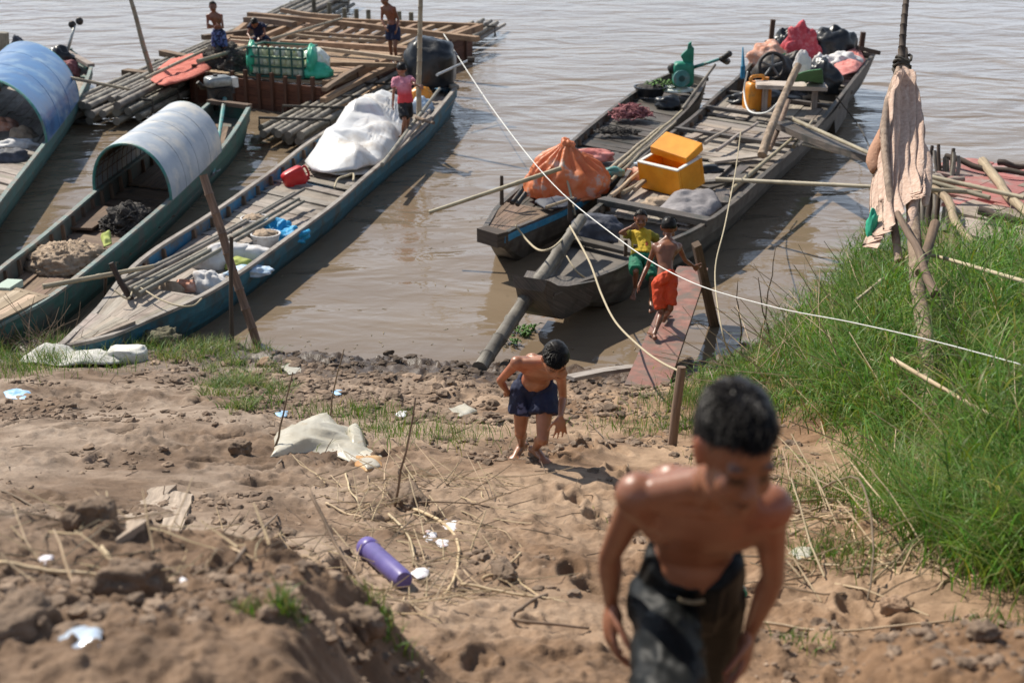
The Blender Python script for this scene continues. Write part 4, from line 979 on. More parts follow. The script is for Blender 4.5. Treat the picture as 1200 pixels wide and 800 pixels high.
def emb(co, nr):
    T = np.ones((len(co), 3)); a = vn(co[:, 0] * 60, co[:, 2] * 60, 3); c0 = np.array(J['hipR'].lerp(J['knR'], .32)) + np.array([0, -.08, 0])
    d = co - c0; m = (np.abs(d[:, 0]) < .028) & (np.abs(d[:, 2]) < .030) & (nr[:, 1] < -.2); T[m & (a > .42)] = (9, 7, 4.5)
    m2 = (np.abs(d[:, 0] - .0) < .03) & (np.abs(d[:, 2] + .05 - .2 * d[:, 0]) < .007) & (nr[:, 1] < -.2); T[m2] = (8, 6.5, 4.5)
    c1 = np.array(J['hipL'].lerp(J['knL'], .5)) + np.array([.03, -.08, 0]); d = co - c1; m = (np.abs(d[:, 0]) < .025) & (np.abs(d[:, 2]) < .03) & (nr[:, 1] < -.2); T[m & (a > .55)] = (12, 3, 1.5)
    return T
person('bare-chested boy in navy shorts bending forward as he climbs the bank barefoot', J, 1.14, face=Vector((.12, -.55, -.83)), up=Vector((.12, -.80, .58)), vox=.005, hipw=.95, shorts='navy_cloth', short_len=.47, flare=.024,
       shorts_tint=emb, hand_n={'R': Vector((0, 1, 0)), 'L': Vector((-.2, 1, 0))}, curl=(.3, .4), hair_len=.028, detail=True, hand_dir={'L': Vector((.02, -.2, -1))}, hair_seed=2, spiky=.5, mess=.2, tintmul=(1.12, 1.15, 1.15))
# ---------------- boy in orange shorts on the gangplank, seen from behind
PL0 = WZ(757, 452, .46); PL1 = WZ(812, 312, .50)     # gangplank ends (centre line, top)
def plank_z(y): return lerp(PL0.z, PL1.z, (y - PL0.y) / (PL1.y - PL0.y))
def on_plank(px, py):
    p = WZ(px, py, .38)
    for _ in range(4): p = WZ(px, py, plank_z(p.y))
    return p
H_ = 1.12; J = {}; a1 = on_plank(767, 401); a2 = on_plank(779, 380)
J['anL'] = a1 + Vector((0, .04, .055)); J['toL'] = J['anL'] + Vector((-.02, .13, -.033)); J['anR'] = a2 + Vector((0, .03, .055)); J['toR'] = J['anR'] + Vector((.05, .12, -.033))
J['knL'] = along(J['anL'], 775, 366, .255, 1); J['knR'] = along(J['anR'], 785, 362, .255, -1)
J['hipL'] = along(J['knL'], 772, 332, .25, 1); J['hipR'] = along(J['knR'], 787, 331, .25, -1)
J['hipR'].y = J['hipL'].y + .02; J['pelvis'] = (J['hipL'] + J['hipR']) / 2 + Vector((0, 0, .03))
J['neck'] = along(J['pelvis'], 782, 283, .33, 1); J['head'] = along(J['neck'], 784, 267, .13, 1)
J['shL'] = along(J['neck'], 768, 289, .115, -1); J['shR'] = along(J['neck'], 795, 289, .115, 1)
J['elL'], J['wrL'] = arm(J['shL'], (759, 312), (751, 329), .19, .16, 1, -1)
J['elR'], J['wrR'] = arm(J['shR'], (803, 305), (813, 312), .17, .14, 1, 1)
J['thumbL'] = Vector((0, 1, 0)); J['thumbR'] = Vector((0, .2, 1)); J['bend'] = .01
print('orange', J['neck'], J['pelvis'], J['knL'])
person('barefoot boy in orange shorts seen from behind on the pink gangplank', J, H_, face=Vector((.15, .95, -.25)), up=Vector((.02, .22, .97)), vox=.0075, shorts='orange_cloth', short_len=.86, flare=.0, waist_t=.10,
       hand_n={'L': Vector((1, 0, 0)), 'R': Vector((0, 1, 0))}, curl=(.3, .5), tintmul=(.72, .68, .66), hair_len=.022, hair_seed=6, spiky=.5, mess=.2)
# ---------------- boy in the yellow shirt sitting on the boat's side
J = {}; J['pelvis'] = WZ(752, 300, .56); Yp = J['pelvis'].y
J['neck'] = along(J['pelvis'], 751, 270, .30, 1); J['head'] = along(J['neck'], 751, 257, .125, -1)
J['shR'] = along(J['neck'], 741, 276, .108, -1); J['shL'] = along(J['neck'], 763, 276, .108, 1)
J['elR'] = along(J['shR'], 727, 273, .17, -1); J['wrR'] = along(J['elR'], 739, 266, .13, -1)
J['elL'], J['wrL'] = arm(J['shL'], (773, 283), (770, 296), .17, .15, 1, -1)
J['hipR'] = J['pelvis'] + Vector((-.065, -.02, -.03)); J['hipL'] = J['pelvis'] + Vector((.065, -.02, -.03))
J['knR'] = along(J['hipR'], 745, 318, .23, -1); J['knL'] = along(J['hipL'], 764, 326, .23, -1)
J['anR'] = along(J['knR'], 744, 339, .24, 1); J['anL'] = along(J['knL'], 763, 354, .24, 1)
J['toR'] = J['anR'] + Vector((-.03, -.12, -.05)); J['toL'] = J['anL'] + Vector((0, -.12, -.05)); J['thumbR'] = Vector((0, -.3, 1))
def jersey(co, nr):
    T = np.ones((len(co), 3)); n_ = J['neck']; z = co[:, 2]; x = co[:, 0]
    m = np.abs(z - (n_.z - .16)) < .022; T[m & (vn(x * 90, z * 90, 2) > .45) & (np.abs(x - n_.x) < .06)] = (.25, .3, .6)
    m = (np.hypot(x - n_.x - .045, z - n_.z + .085) < .016); T[m] = (.9, .25, 1.5)
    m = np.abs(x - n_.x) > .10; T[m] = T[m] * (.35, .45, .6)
    return T
person('boy in yellow shirt and green shorts shading his eyes on the boat side', J, 1.08, face=Vector((-.05, -.95, .1)), up=Vector((0, -.05, 1)), vox=.0075, shorts='green_cloth', short_len=.95, flare=.01, shirt='yellow_cloth',
       shirt_tint=jersey, hand_n={'R': Vector((0, 1, -.1)), 'L': Vector((0, 0, -1))}, curl=(.3, .15), hand_dir={'R': Vector((1, -.1, -.05))}, tintmul=(.75, .72, .7), hair_len=.014, hair_seed=7, spiky=.2, mess=.15)
# ---------------- boy in red shirt walking on the long boat
J = {}; J['anL'] = WZ(471, 160, .37); J['anR'] = WZ(477, 154, .37)
J['toL'] = J['anL'] + Vector((-.03, .12, -.03)); J['toR'] = J['anR'] + Vector((.05, .11, -.03))
J['knL'] = along(J['anL'], 474, 141, .25, -1); J['knR'] = along(J['anR'], 478.5, 137, .25, -1)
J['hipL'] = along(J['knL'], 471.5, 123, .25, 1); J['hipR'] = along(J['knR'], 479, 122.5, .25, -1); J['hipR'].y = J['hipL'].y
J['pelvis'] = (J['hipL'] + J['hipR']) / 2 + Vector((0, 0, .02)); J['neck'] = along(J['pelvis'], 472.5, 90.5, .34, 1); J['head'] = along(J['neck'], 470, 80, .13, 1)
J['shL'] = along(J['neck'], 463, 94, .115, 1); J['shR'] = along(J['neck'], 480.5, 92.5, .115, -1)
J['elL'], J['wrL'] = arm(J['shL'], (461, 109), (460.5, 121), .19, .16, -1, 1); J['elR'], J['wrR'] = arm(J['shR'], (486, 99), (491, 101), .18, .15, -1, 1)
J['thumbL'] = Vector((0, 1, 0))
def redgrad(co, nr):
    z = (co[:, 2] - J['pelvis'].z) / (J['neck'].z - J['pelvis'].z); m = sstep(.75, .35, z)[:, None]; return (1 - m) * np.array([[1, 1, 1.1]]) + m * np.array([[.95, .22, .22]])
person('boy in faded red shirt and black shorts standing by the white bundle', J, 1.12, face=Vector((-.2, .95, -.2)), up=Vector((0, .1, 1)), vox=.010, shorts='black_cloth', short_len=.85, shirt='pink_cloth', shirt_tint=redgrad,
       hand_n={'L': Vector((1, 0, 0)), 'R': Vector((1, 0, 0))}, tintmul=(.9, .9, .9), hair_len=.022, hair_seed=8, spiky=.4)
# ---------------- boys on the raft
RZ = .56   # raft deck height
J = {}; f = WZ(259, 76, RZ)
J['anR'] = f + Vector((-.07, 0, .05)); J['anL'] = f + Vector((.08, .0, .05)); J['toR'] = J['anR'] + Vector((0, -.12, -.03)); J['toL'] = J['anL'] + Vector((.04, -.12, -.03))
J['knR'] = J['anR'] + Vector((0, -.02, .24)); J['knL'] = J['anL'] + Vector((0, -.02, .24)); J['hipR'] = J['knR'] + Vector((.0, .02, .24)); J['hipL'] = J['knL'] + Vector((-.02, .02, .24))
J['pelvis'] = (J['hipL'] + J['hipR']) / 2 + Vector((0, 0, .02)); J['neck'] = J['pelvis'] + Vector((-.05, 0, .32)); J['head'] = J['neck'] + Vector((-.01, -.02, .115))
J['shR'] = J['neck'] + Vector((-.115, 0, -.04)); J['shL'] = J['neck'] + Vector((.115, 0, -.04)); J['elR'] = J['shR'] + Vector((.0, -.06, -.19)); J['elL'] = J['shL'] + Vector((.03, -.05, -.19))
J['wrR'] = J['elR'] + Vector((.15, -.09, .03)); J['wrL'] = J['elL'] + Vector((-.16, -.08, .04))
def print_(co, nr):
    T = np.ones((len(co), 3)); m = (vn(co[:, 0] * 45, co[:, 2] * 45, 8) > .5) & (nr[:, 1] < -.1); T[m] = (9, 8, 6); return T
person('bare-chested boy in patterned navy shorts with folded arms at the raft\'s left', J, 1.07, face=Vector((.2, -.95, -.1)), up=Vector((0, 0, 1)), vox=.011, shorts='navy_cloth', short_len=.9, shorts_tint=print_,
       hand_n={'R': Vector((0, 1, 0)), 'L': Vector((0, 1, 0))}, tintmul=(.62, .6, .6), hair_len=.02, hair_seed=9, spiky=.4)
J = {}; f = WZ(462, 77, RZ)
J['anR'] = f + Vector((-.04, .1, .05)); J['anL'] = f + Vector((.06, -.05, .05)); J['toR'] = J['anR'] + Vector((0.06, -.11, -.03)); J['toL'] = J['anL'] + Vector((.08, -.10, -.03))
J['knR'] = J['anR'] + Vector((-.02, -.04, .28)); J['knL'] = J['anL'] + Vector((-.03, -.04, .28)); J['hipR'] = J['knR'] + Vector((.0, .03, .28)); J['hipL'] = J['knL'] + Vector((.02, .03, .28))
J['hipR'] = (J['hipR'] + J['hipL']) / 2 + Vector((-.06, .03, 0)); J['hipL'] = J['hipR'] + Vector((.12, -.05, 0)); J['pelvis'] = (J['hipL'] + J['hipR']) / 2 + Vector((0, 0, .02)); J['neck'] = J['pelvis'] + Vector((-.07, -.02, .38)); J['head'] = J['neck'] + Vector((-.05, -.03, .12))
J['shR'] = J['neck'] + Vector((-.10, .04, -.04)); J['shL'] = J['neck'] + Vector((.10, -.04, -.04)); J['elR'] = J['shR'] + Vector((-.02, .02, -.2)); J['elL'] = J['shL'] + Vector((.07, .03, -.19))
J['wrR'] = J['elR'] + Vector((.06, -.12, -.1)); J['wrL'] = J['elL'] + Vector((-.02, -.12, -.12))
person('thin bare-chested boy in navy shorts standing on the raft beams at right', J, 1.25, face=Vector((-.4, -.85, -.2)), up=Vector((-.05, -.1, 1)), vox=.011, shorts='navy_cloth', short_len=.6,
       hand_n={'R': Vector((1, 0, 0)), 'L': Vector((-1, 0, 0))}, tintmul=(.62, .58, .56), hair_len=.02, hair_seed=10, spiky=.5)
J = {}; f = WZ(306, 66, RZ)
J['anR'] = f + Vector((-.08, 0, .05)); J['anL'] = f + Vector((.1, .05, .05)); J['toR'] = J['anR'] + Vector((-.02, -.12, -.03)); J['toL'] = J['anL'] + Vector((.03, -.12, -.03))
J['knR'] = J['anR'] + Vector((-.08, -.16, .2)); J['knL'] = J['anL'] + Vector((.06, -.16, .2)); J['hipR'] = J['knR'] + Vector((.08, .24, .04)); J['hipL'] = J['knL'] + Vector((-.08, .24, .04))
J['pelvis'] = (J['hipL'] + J['hipR']) / 2 + Vector((0, 0, .03)); J['neck'] = J['pelvis'] + Vector((-.03, -.18, .26)); J['head'] = J['neck'] + Vector((-.02, -.12, .03))
J['shR'] = J['neck'] + Vector((-.11, 0, -.02)); J['shL'] = J['neck'] + Vector((.11, 0, -.02)); J['elR'] = J['shR'] + Vector((-.04, -.12, -.14)); J['elL'] = J['shL'] + Vector((.05, -.12, -.13))
J['wrR'] = J['elR'] + Vector((.06, -.12, -.04)); J['wrL'] = J['elL'] + Vector((-.06, -.12, -.04))
person('boy crouching with bowed head behind the green crate cage on the raft', J, 1.1, face=Vector((-.1, -.6, -.75)), up=Vector((0, -.8, .6)), vox=.012, shorts='navy_cloth', short_len=.6, shirt='navy_cloth', sleeve=.4,
       hand_n={'R': Vector((0, 0, -1)), 'L': Vector((0, 0, -1))}, tintmul=(.8, .75, .72), hair_len=.02, hair_seed=11, spiky=.4)
# ================================================================== RAFT, DOCK, NET, POLES, ROPES
def rope(name, P, r, mat, label, cat='rope', group=None, k=8, seg=6, amp=0.0, seed=1, parent=None):
    P = smooth_pts(P, k)
    if amp: P = wobble(P, amp, seed)
    q = MB(); q.tube(P, r, seg, tint=(1, 1, 1)); o = q.build(name, mat, parent, smooth=True, origin=tuple(min(P, key=lambda p: p.z)) if parent is None else None)
    if parent is None: tag(o, label, cat, group)
    return o
def pole(name, P, rad, mat, label, cat='pole', group=None, nodes=0, wob=0.0, crook=0.0, seed=0, seg=9, sub=4):
    P = [Vector(p) for p in P]; n = max(2, int((P[-1] - P[0]).length / .18)) if crook else 0
    if len(P) == 2 and crook: P = [P[0].lerp(P[1], i / n) for i in range(n + 1)]
    if crook: P = [p + noise.noise_vector(Vector((i * .35, seed, 1.))) * crook * math.sin(math.pi * i / (len(P) - 1)) for i, p in enumerate(P)]
    elif len(P) > 2: P = smooth_pts(P, sub)
    q = MB(); q.tube(P, rad, seg, wob=wob, nodes=nodes); lo = min(P, key=lambda p: p.z)
    o = q.build(name, mat, None, smooth=True, auto=50, origin=tuple(lo)); return tag(o, label, cat, group)
# ------------------------------------------------------------------ raft
ro = WZ(320, 100, 0); raft = thing('timber_raft', Vector((ro.x, ro.y, 0)), 'big timber raft on bamboo floats moored beyond the boats', 'raft')
def bundle(a, b, width, n, layers=2, seed=0, mat='old_bamboo', spread=.35):
    rr = random.Random(seed); a, b = Vector(a), Vector(b); d = (b - a); L = d.length; d.normalize(); sd = Vector((d.y, -d.x, 0))
    for l in range(layers):
        for j in range(n - l):
            off = ((j + .5 * l) / max(1, n - 1) - .5) * width; z = .03 + l * .11 + rr.uniform(-.02, .02)
            s0, s1 = rr.uniform(-spread, spread), rr.uniform(-spread, spread); r = rr.uniform(.045, .062)
            p0 = a + d * s0 + sd * (off + rr.uniform(-.03, .03)) + Vector((0, 0, z)); p1 = b + d * s1 + sd * (off * .9 + rr.uniform(-.05, .05)) + Vector((0, 0, z + rr.uniform(-.03, .06)))
            q = MB(); pts = [p0.lerp(p1, t) + Vector((rr.uniform(-.02, .02), 0, rr.uniform(-.015, .015))) for t in np.linspace(0, 1, 6)]; q.tube(pts, [r, r * .8], 7, nodes=.45); q.build('bamboo_pole', mat, raft, smooth=True, auto=60)
    for t in (.04, .12, .2, .3, .9):
        c = a.lerp(b, t); q = MB(); w2 = width / 2 + .1
        q.tube([c - sd * w2 + Vector((0, 0, .0)), c - sd * w2 + Vector((0, 0, .2)), c + sd * w2 + Vector((0, 0, .22)), c + sd * w2 + Vector((0, 0, 0))], .022, 6, tint=(1, 1, 1)); q.build('lashing', 'rope_dark', raft)
A0, A1 = WZ(112, 140, .1), WZ(392, 4, .1); B0, B1 = WZ(332, 163, .1), WZ(566, 33, .1)
bundle(A0, A1, 1.25, 9, 3, 1); bundle(B0, B1, .95, 7, 2, 2)
# hull-like box: near face with ribs, floor boards, side faces
TZ = .50
F0, F1 = WZ(222, 84, TZ), WZ(376, 101, TZ)      # near top edge
K0, K1 = WZ(300, 20, TZ), WZ(568, 30, TZ)    # far edge (left, right)
F2 = WZ(452, 92, TZ)
def face(a, b, z0, z1, n, ribn, mat='dark_wood', tint=(1.5, .8, .55)):
    for k in range(n):
        zz = lerp(z0, z1, (k + .5) / n); q = MB(); g = random.uniform(.8, 1.15); q.beam(Vector((a.x, a.y, zz)), Vector((b.x, b.y, zz)), .035, (z1 - z0) / n * .97, tint=(tint[0] * g, tint[1] * g, tint[2] * g)); q.build('side_plank', mat, raft)
    d = (b - a).normalized(); out = Vector((d.y, -d.x, 0)) * .035
    for k in range(ribn):
        c = a.lerp(b, (k + .5) / ribn) + out; q = MB(); ex = random.choice([.06, .12, .16])
        q.beam(Vector((c.x, c.y, z0)), Vector((c.x, c.y, z1 + ex)), .06, .05, up=d, tint=(1.3, .85, .65)); q.build('side_post', mat, raft)
face(F0, F1, -.05, TZ - .02, 4, 10); face(F1, F1.lerp(K1, .9), -.05, TZ - .06, 3, 8); face(F0.lerp(K0, .9), F0, -.05, TZ - .06, 3, 7)
# deck boards on the near half (lengthways planks, light)
def deckpt(u, v, z=TZ):
    l = F0.lerp(K0, v); r = F1.lerp(K1, v); p = l.lerp(r, u); p.z = z; return p
nb = 20
for k in range(nb):
    v = .02 + .50 * k / nb; q = MB(); q.beam(deckpt(.0, v + .01), deckpt(.985 + random.uniform(-.02, .0), v + .01), (deckpt(0, v) - deckpt(0, v + .5 / nb)).length * .93, .03); q.build('deck_board', 'new_timber', raft)
# open joists on the far half
for k in range(13):
    u = .03 + .075 * k; q = MB(); q.beam(deckpt(u, .52, TZ - .05), deckpt(u + .02, .97, TZ - .02), .10, .09); q.build('joist', 'new_timber', raft)
for (u0, v0, u1, v1) in ((0, .97, 1, .97), (0, .53, 1, .53), (.0, .02, .0, .97), (1, .02, 1., .97)):
    q = MB(); q.beam(deckpt(u0, v0, TZ + .0), deckpt(u1, v1, TZ + .0), .11, .13, tint=(.8, .75, .7)); q.build('frame_beam', 'new_timber', raft)
for (px, py) in ((404, 22), (418, 23), (432, 24), (468, 26), (482, 27), (386, 15), (368, 10)):
    p = WZ(px, py, TZ); q = MB(); q.tube([p - Vector((0, 0, .3)), p + Vector((0, 0, .22))], .05, 7, tint=(.7, .7, .6)); q.build('upright_stub', 'old_bamboo', raft)
# loose beams lying across it: each one could be lifted off
beams = [((292, 17), (560, 46), .17, .12, 'new_timber', 'thickest timber beam across the far end of the raft', 1.02),
 ((288, 23), (345, 29), .2, .14, 'brown_wood', 'short dark beam jutting left from the raft\'s far corner', .95),
 ((330, 12), (398, 20), .12, .1, 'new_timber', 'slim pole-like beam on the raft\'s farthest edge', 1.14),
 ((330, 50), (530, 64), .15, .12, 'new_timber', 'long square beam across the middle of the raft, ending near the mooring pole', .93),
 ((270, 48), (470, 69), .09, .08, 'pale_wood', 'pale straight beam running just behind the crate cage', 1.0),
 ((335, 40), (440, 48), .08, .07, 'pale_wood', 'thin pale lath lying between two brown beams on the raft', .9),
 ((352, 38), (470, 46), .08, .07, 'new_timber', 'thin brown lath beside the pale one on the raft', .88),
 ((362, 75), (524, 79), .12, .09, 'new_timber', 'nearest brown beam on the raft, reaching behind the black engine cover', .88),
 ((146, 85), (215, 90), .24, .16, 'brown_wood', 'dark squared beam jutting left under the red net', .60),
 ((190, 62), (248, 71), .2, .14, 'brown_wood', 'dark beam behind the red net, left of the standing boy', .66),
 ((238, 44), (332, 32), .17, .12, 'brown_wood', 'dark slanting beam behind the boy with folded arms', .8),
 ((262, 66), (352, 26), .12, .1, 'new_timber', 'reddish slanting beam right of the boy with folded arms', .86),
 ((286, 62), (372, 24), .12, .1, 'new_timber', 'second reddish slanting beam, nearer the crouching boy', .9),
 ((378, 118), (470, 72), .12, .1, 'new_timber', 'slanting brown plank bridging raft box and right bamboo float', .72),
 ((390, 128), (448, 98), .11, .08, 'new_timber', 'short brown plank on the right bamboo float', .5),
 ((380, 105), (425, 78), .1, .08, 'brown_wood', 'short dark plank on the near right corner of the raft box', .86),
 ((382, 106), (430, 113), .3, .05, 'pale_wood', 'broad pale board lying on the right bamboo float', .42),
 ((310, 62), (336, 43), .1, .08, 'brown_wood', 'small dark beam beside the crouching boy', .87),
 ((400, 60), (460, 30), .09, .08, 'brown_wood', 'dark cross piece beneath the beams in the middle of the raft', .84)]
for (a, b, w_, h_, m_, lb, z) in beams:
    q = MB(); z -= .24; P0, P1 = WZ(*a, z), WZ(*b, z); q.beam(P0, P1, w_ * .8, h_ * .75, seg=4, warp=random.uniform(-.04, .04), tint=None); o = q.build('timber_beam', m_, None, origin=tuple((P0 + P1) / 2)); tag(o, lb, 'beam', 'loose beams lying on the raft')
pole('long_pole', [WZ(232, 72, .78), WZ(400, 22, .90)], [.035, .025], 'bamboo', 'long slim pale pole laid diagonally over the raft', nodes=.5)
pole('long_pole', [WZ(170, 92, .62), WZ(246, 56, .8)], [.03, .025], 'bamboo', 'slim pole lying over the red net', nodes=.5)
# red net on the raft's left
pm('red_net', [(.42, .085, .06), (.55, .15, .11), (.62, .25, .19)], rough=.9, scale=16, bump=.6, bdist=.02, bscale=30)
pm('dark_net', [(.02, .018, .017), (.045, .04, .036), (.1, .09, .08)], rough=.9, scale=22, bump=1., bdist=.03, bscale=26)
q = MB(); ol = [WZ(x, y, .54) for x, y in ((176, 92), (190, 74), (222, 62), (250, 60), (262, 68), (244, 82), (215, 93), (192, 100))]
q.patch([(p.x, p.y) for p in ol], .50, h=.13, freq=2.2, seed=3, fold=1.0, tint=(1, 1, 1)); tag(q.build('fishing_net', 'red_net', None, smooth=True), 'faded red net spread over the raft\'s left end', 'net')
for (c, r_, sd_, lb, z) in (((262, 76), (.36, .3, .32), 4, 'tangled black net heap at the feet of the boy with folded arms', .54), ((283, 79), (.36, .3, .28), 5, 'tangled black net heap left of the crate cage', .54)):
    p = WZ(*c, z); q = MB(); q.blob(p, r_, sd_, fold=.5, freq=2.6, flat=.3, rough=.2, n=48)
    rr = random.Random(sd_)
    for _ in range(30):
        a = rr.uniform(0, 6.3); cc = p + Vector((math.cos(a) * r_[0] * rr.uniform(.2, .9), math.sin(a) * r_[1] * rr.uniform(.2, .9), rr.uniform(.05, .25)))
        q.tube(wobble([cc + Vector((math.cos(t) * .14, math.sin(t) * .12, math.sin(t * 2 + a) * .05)) for t in np.linspace(0, 6, 12)], .04, rr.random()), .008, 4, cap=False, tint=(1.6, 1.5, 1.4))
    tag(q.build('fishing_net', 'dark_net', None, smooth=True), lb, 'net')
# crate cage with bottles
pm('green_plastic', [(.02, .28, .17), (.035, .38, .23), (.07, .48, .32)], rough=.45, scale=8, bump=.3, bdist=.01)
pm('dark_green_frame', [(.02, .07, .055), (.03, .11, .085)], rough=.6, scale=8, bump=.2)
pm('pale_plastic', [(.5, .56, .5), (.62, .68, .62), (.72, .76, .7)], rough=.4, scale=20, bump=.3, bdist=.01, grime=((.6, .6, .15), 14, .6, .66))
c0, c1 = WZ(292, 88, .54), WZ(356, 92, .54); cg = thing('wire_cage', (c0 + c1) / 2, 'green framed wire cage packed with pale bottles on the raft', 'cage'); dx = (c1 - c0); Lc = dx.length; dx.normalize(); dy = Vector((-dx.y, dx.x, 0)); Hc, Dc = .46, .55
for zz in (.0, .16, .31, Hc):
    q = MB()
    for y_ in (0, Dc): q.beam(c0 + dy * y_ + Vector((0, 0, zz)), c1 + dy * y_ + Vector((0, 0, zz)), .03, .03, tint=(1, 1, 1))
    for e_ in (c0, c1): q.beam(e_ + Vector((0, 0, zz)), e_ + dy * Dc + Vector((0, 0, zz)), .03, .03, tint=(1, 1, 1))
    q.build('rail_ring', 'dark_green_frame', cg)
for k in range(6):
    e_ = c0.lerp(c1, k / 5); q = MB(); q.beam(e_ - dy * .01, e_ - dy * .01 + Vector((0, 0, Hc + .01)), .03, .03, tint=(1, 1, 1)); q.build('upright', 'dark_green_frame', cg)
for (e_, s_) in ((c0, -1), (c1, 1)):
    q = MB(); q.blob(e_ + dx * .05 * s_ + dy * .25 + Vector((0, 0, .24)), (.10, .32, .28), 4 + s_, fold=.2, flat=.95, n=28); q.build('net_end', 'green_plastic', cg, smooth=True)
rr = random.Random(5)
for i in range(9):
    for j in range(3):
        for l in range(2 if j else 3):
            p = c0 + dx * (Lc * (i + .6) / 9.4) + dy * (.1 + .17 * j) + Vector((0, 0, .02 + l * .155)); q = MB(); q.lathe(p, [(.0, 0), (.06, .005), (.062, .09), (.03, .125), (.025, .145), (0, .147)], 9, tint=(1, 1, rr.uniform(.7, 1))); q.build('bottle', 'pale_plastic', cg, smooth=True)
p = WZ(364, 90, .54); q = MB(); q.blob(p + Vector((.05, .2, .18)), (.24, .26, .27), 8, fold=.25, flat=.6, n=30); tag(q.build('sack', 'pale_plastic', None, smooth=True), 'pale lilac sack slumped against the right of the crate cage', 'sack')
q = MB(); q.blob(p + Vector((.12, -.05, .08)), (.26, .2, .16), 9, fold=.25, flat=.5, n=30); tag(q.build('plastic_bag', 'green_plastic', None, smooth=True), 'crumpled green bag at the right corner of the crate cage', 'bag')
# ------------------------------------------------------------------ gangplank with posts
pm('pink_board', [(.17, .075, .055), (.26, .12, .09), (.34, .19, .15)], rough=.6, scale=5, bump=.3, bdist=.004, grime=((.15, .11, .085), 6, .44, .60), detail=8)
q = MB(); q.beam(PL0 - Vector((0, 0, .025)), PL1 - Vector((0, 0, .025)), .345, .045, taper=.86, tint=(1, 1, 1), seg=3); gp = q.build('gangplank', 'pink_board', None, origin=tuple(PL0)); tag(gp, 'worn pink painted gangplank leading from the mud to the broad boat', 'gangplank')
pole('mooring_post', [WZ(838, 386, -.05), WZ(816, 286, .98)], [.058, .05], 'brown_wood', 'squared leaning post right of the pink gangplank', 'post', seg=4)
p = G(787, 524); q = MB(); q.tube(wobble([p + Vector((0, 0, -.1)), p + Vector((.02, .02, .25)), p + Vector((.045, .04, .50))], .008, 2), [.030, .026], 8, wob=.08); tag(q.build('mooring_post', 'brown_wood', None, smooth=True, auto=50, origin=tuple(p)), 'short stout stake in the sand at the foot of the gangplank', 'post')
a, b = G(668, 452), G(768, 440); q = MB(); q.beam(a + Vector((0, 0, .05)), b + Vector((0, 0, .06)), .09, .03, seg=3, warp=.02); tag(q.build('loose_plank', 'grey_wood', None, origin=tuple(a)), 'narrow grey plank lying in the mud before the gangplank', 'plank')
a, b = G(562, 437), WZ(682, 256, .72); pole('outrigger_pole', [a + Vector((0, 0, .02)), a.lerp(b, .4) + Vector((0, 0, .02)), b], [.062, .068, .055], 'old_bamboo', 'thick bamboo pole propped from the shore to the broad boat\'s bow', nodes=.55, seg=11)
pole('outrigger_pole', [WZ(640, 332, .42), WZ(672, 268, .62)], [.05, .05], 'old_bamboo', 'short thick pole beside the long one on the prow', nodes=.4)
q = MB(); p = WZ(668, 258, .5); q.beam(p, p + Vector((0, 0, .25)), .06, .05); tag(q.build('mooring_peg', 'dark_wood', None, origin=tuple(p)), 'dark peg on the broad boat\'s prow beside the bamboo pole', 'peg')
# mooring poles standing in the river
pole('mooring_pole', [WZ(187, 124, -.1), WY(152, -4, WZ(187, 124, -.1).y)], [.05, .035], 'bamboo', 'tall leaning pole in the water by the raft\'s left float', nodes=.6, crook=.03, seed=3)
pole('mooring_pole', [WZ(490, 180, -.1), WY(493, -8, WZ(490, 180, -.1).y + .15)], [.042, .034], 'bamboo', 'tall upright pole at the long blue boat\'s side near its stern', nodes=.6, crook=.02, seed=4)
a = WZ(302, 406, -.03); pole('mooring_pole', [a, WY(238, 205, a.y + .35)], [.042, .040], 'brown_wood', 'thick leaning stake in front of the long blue boat\'s bow', nodes=.5, crook=.03, seed=5)
a = WZ(272, 411, -.03); pole('mooring_pole', [a, WY(271, 277, a.y + .05)], [.022, .018], 'dark_wood', 'thin dark upright stick beside the leaning stake', crook=.02, seed=6)
a = WZ(136, 345, .42); pole('mooring_pole', [WZ(154, 352, .35), WY(130, 308, WZ(150, 352, .35).y)], [.03, .026], 'dark_wood', 'short dark stake between the two bows at left', crook=.02, seed=7)
a = WZ(125, 350, -.05); pole('mooring_pole', [WZ(124, 372, -.05), WZ(124, 322, .5)], [.02, .016], 'dark_wood', 'thin stick in the gap between the green and blue bows', crook=.01, seed=8)
# rods
pole('bamboo_rod', [WZ(503, 249, .55), WZ(658, 197, 1.05)], [.022, .026], 'bamboo', 'pale bamboo rod sticking out over the water from the orange bag', nodes=.5)
a = WZ(588, 240, .45); pole('rod_stand', [a, a + Vector((0, 0, .34))], [.025, .02], 'dark_wood', 'small black upright stick on the narrow boat\'s bow', 'stick')
pole('bamboo_rod', [WZ(50, 336, .52), WZ(180, 312, .55)], [.026, .022], 'bamboo', 'pale rod lying across the green boat\'s bow', nodes=.4)
pole('bamboo_rod', [WZ(60, 87, .85), WZ(152, 105, .6)], [.03, .022], 'bamboo', 'thin rod reaching right from the turquoise boat\'s stern', nodes=.4)
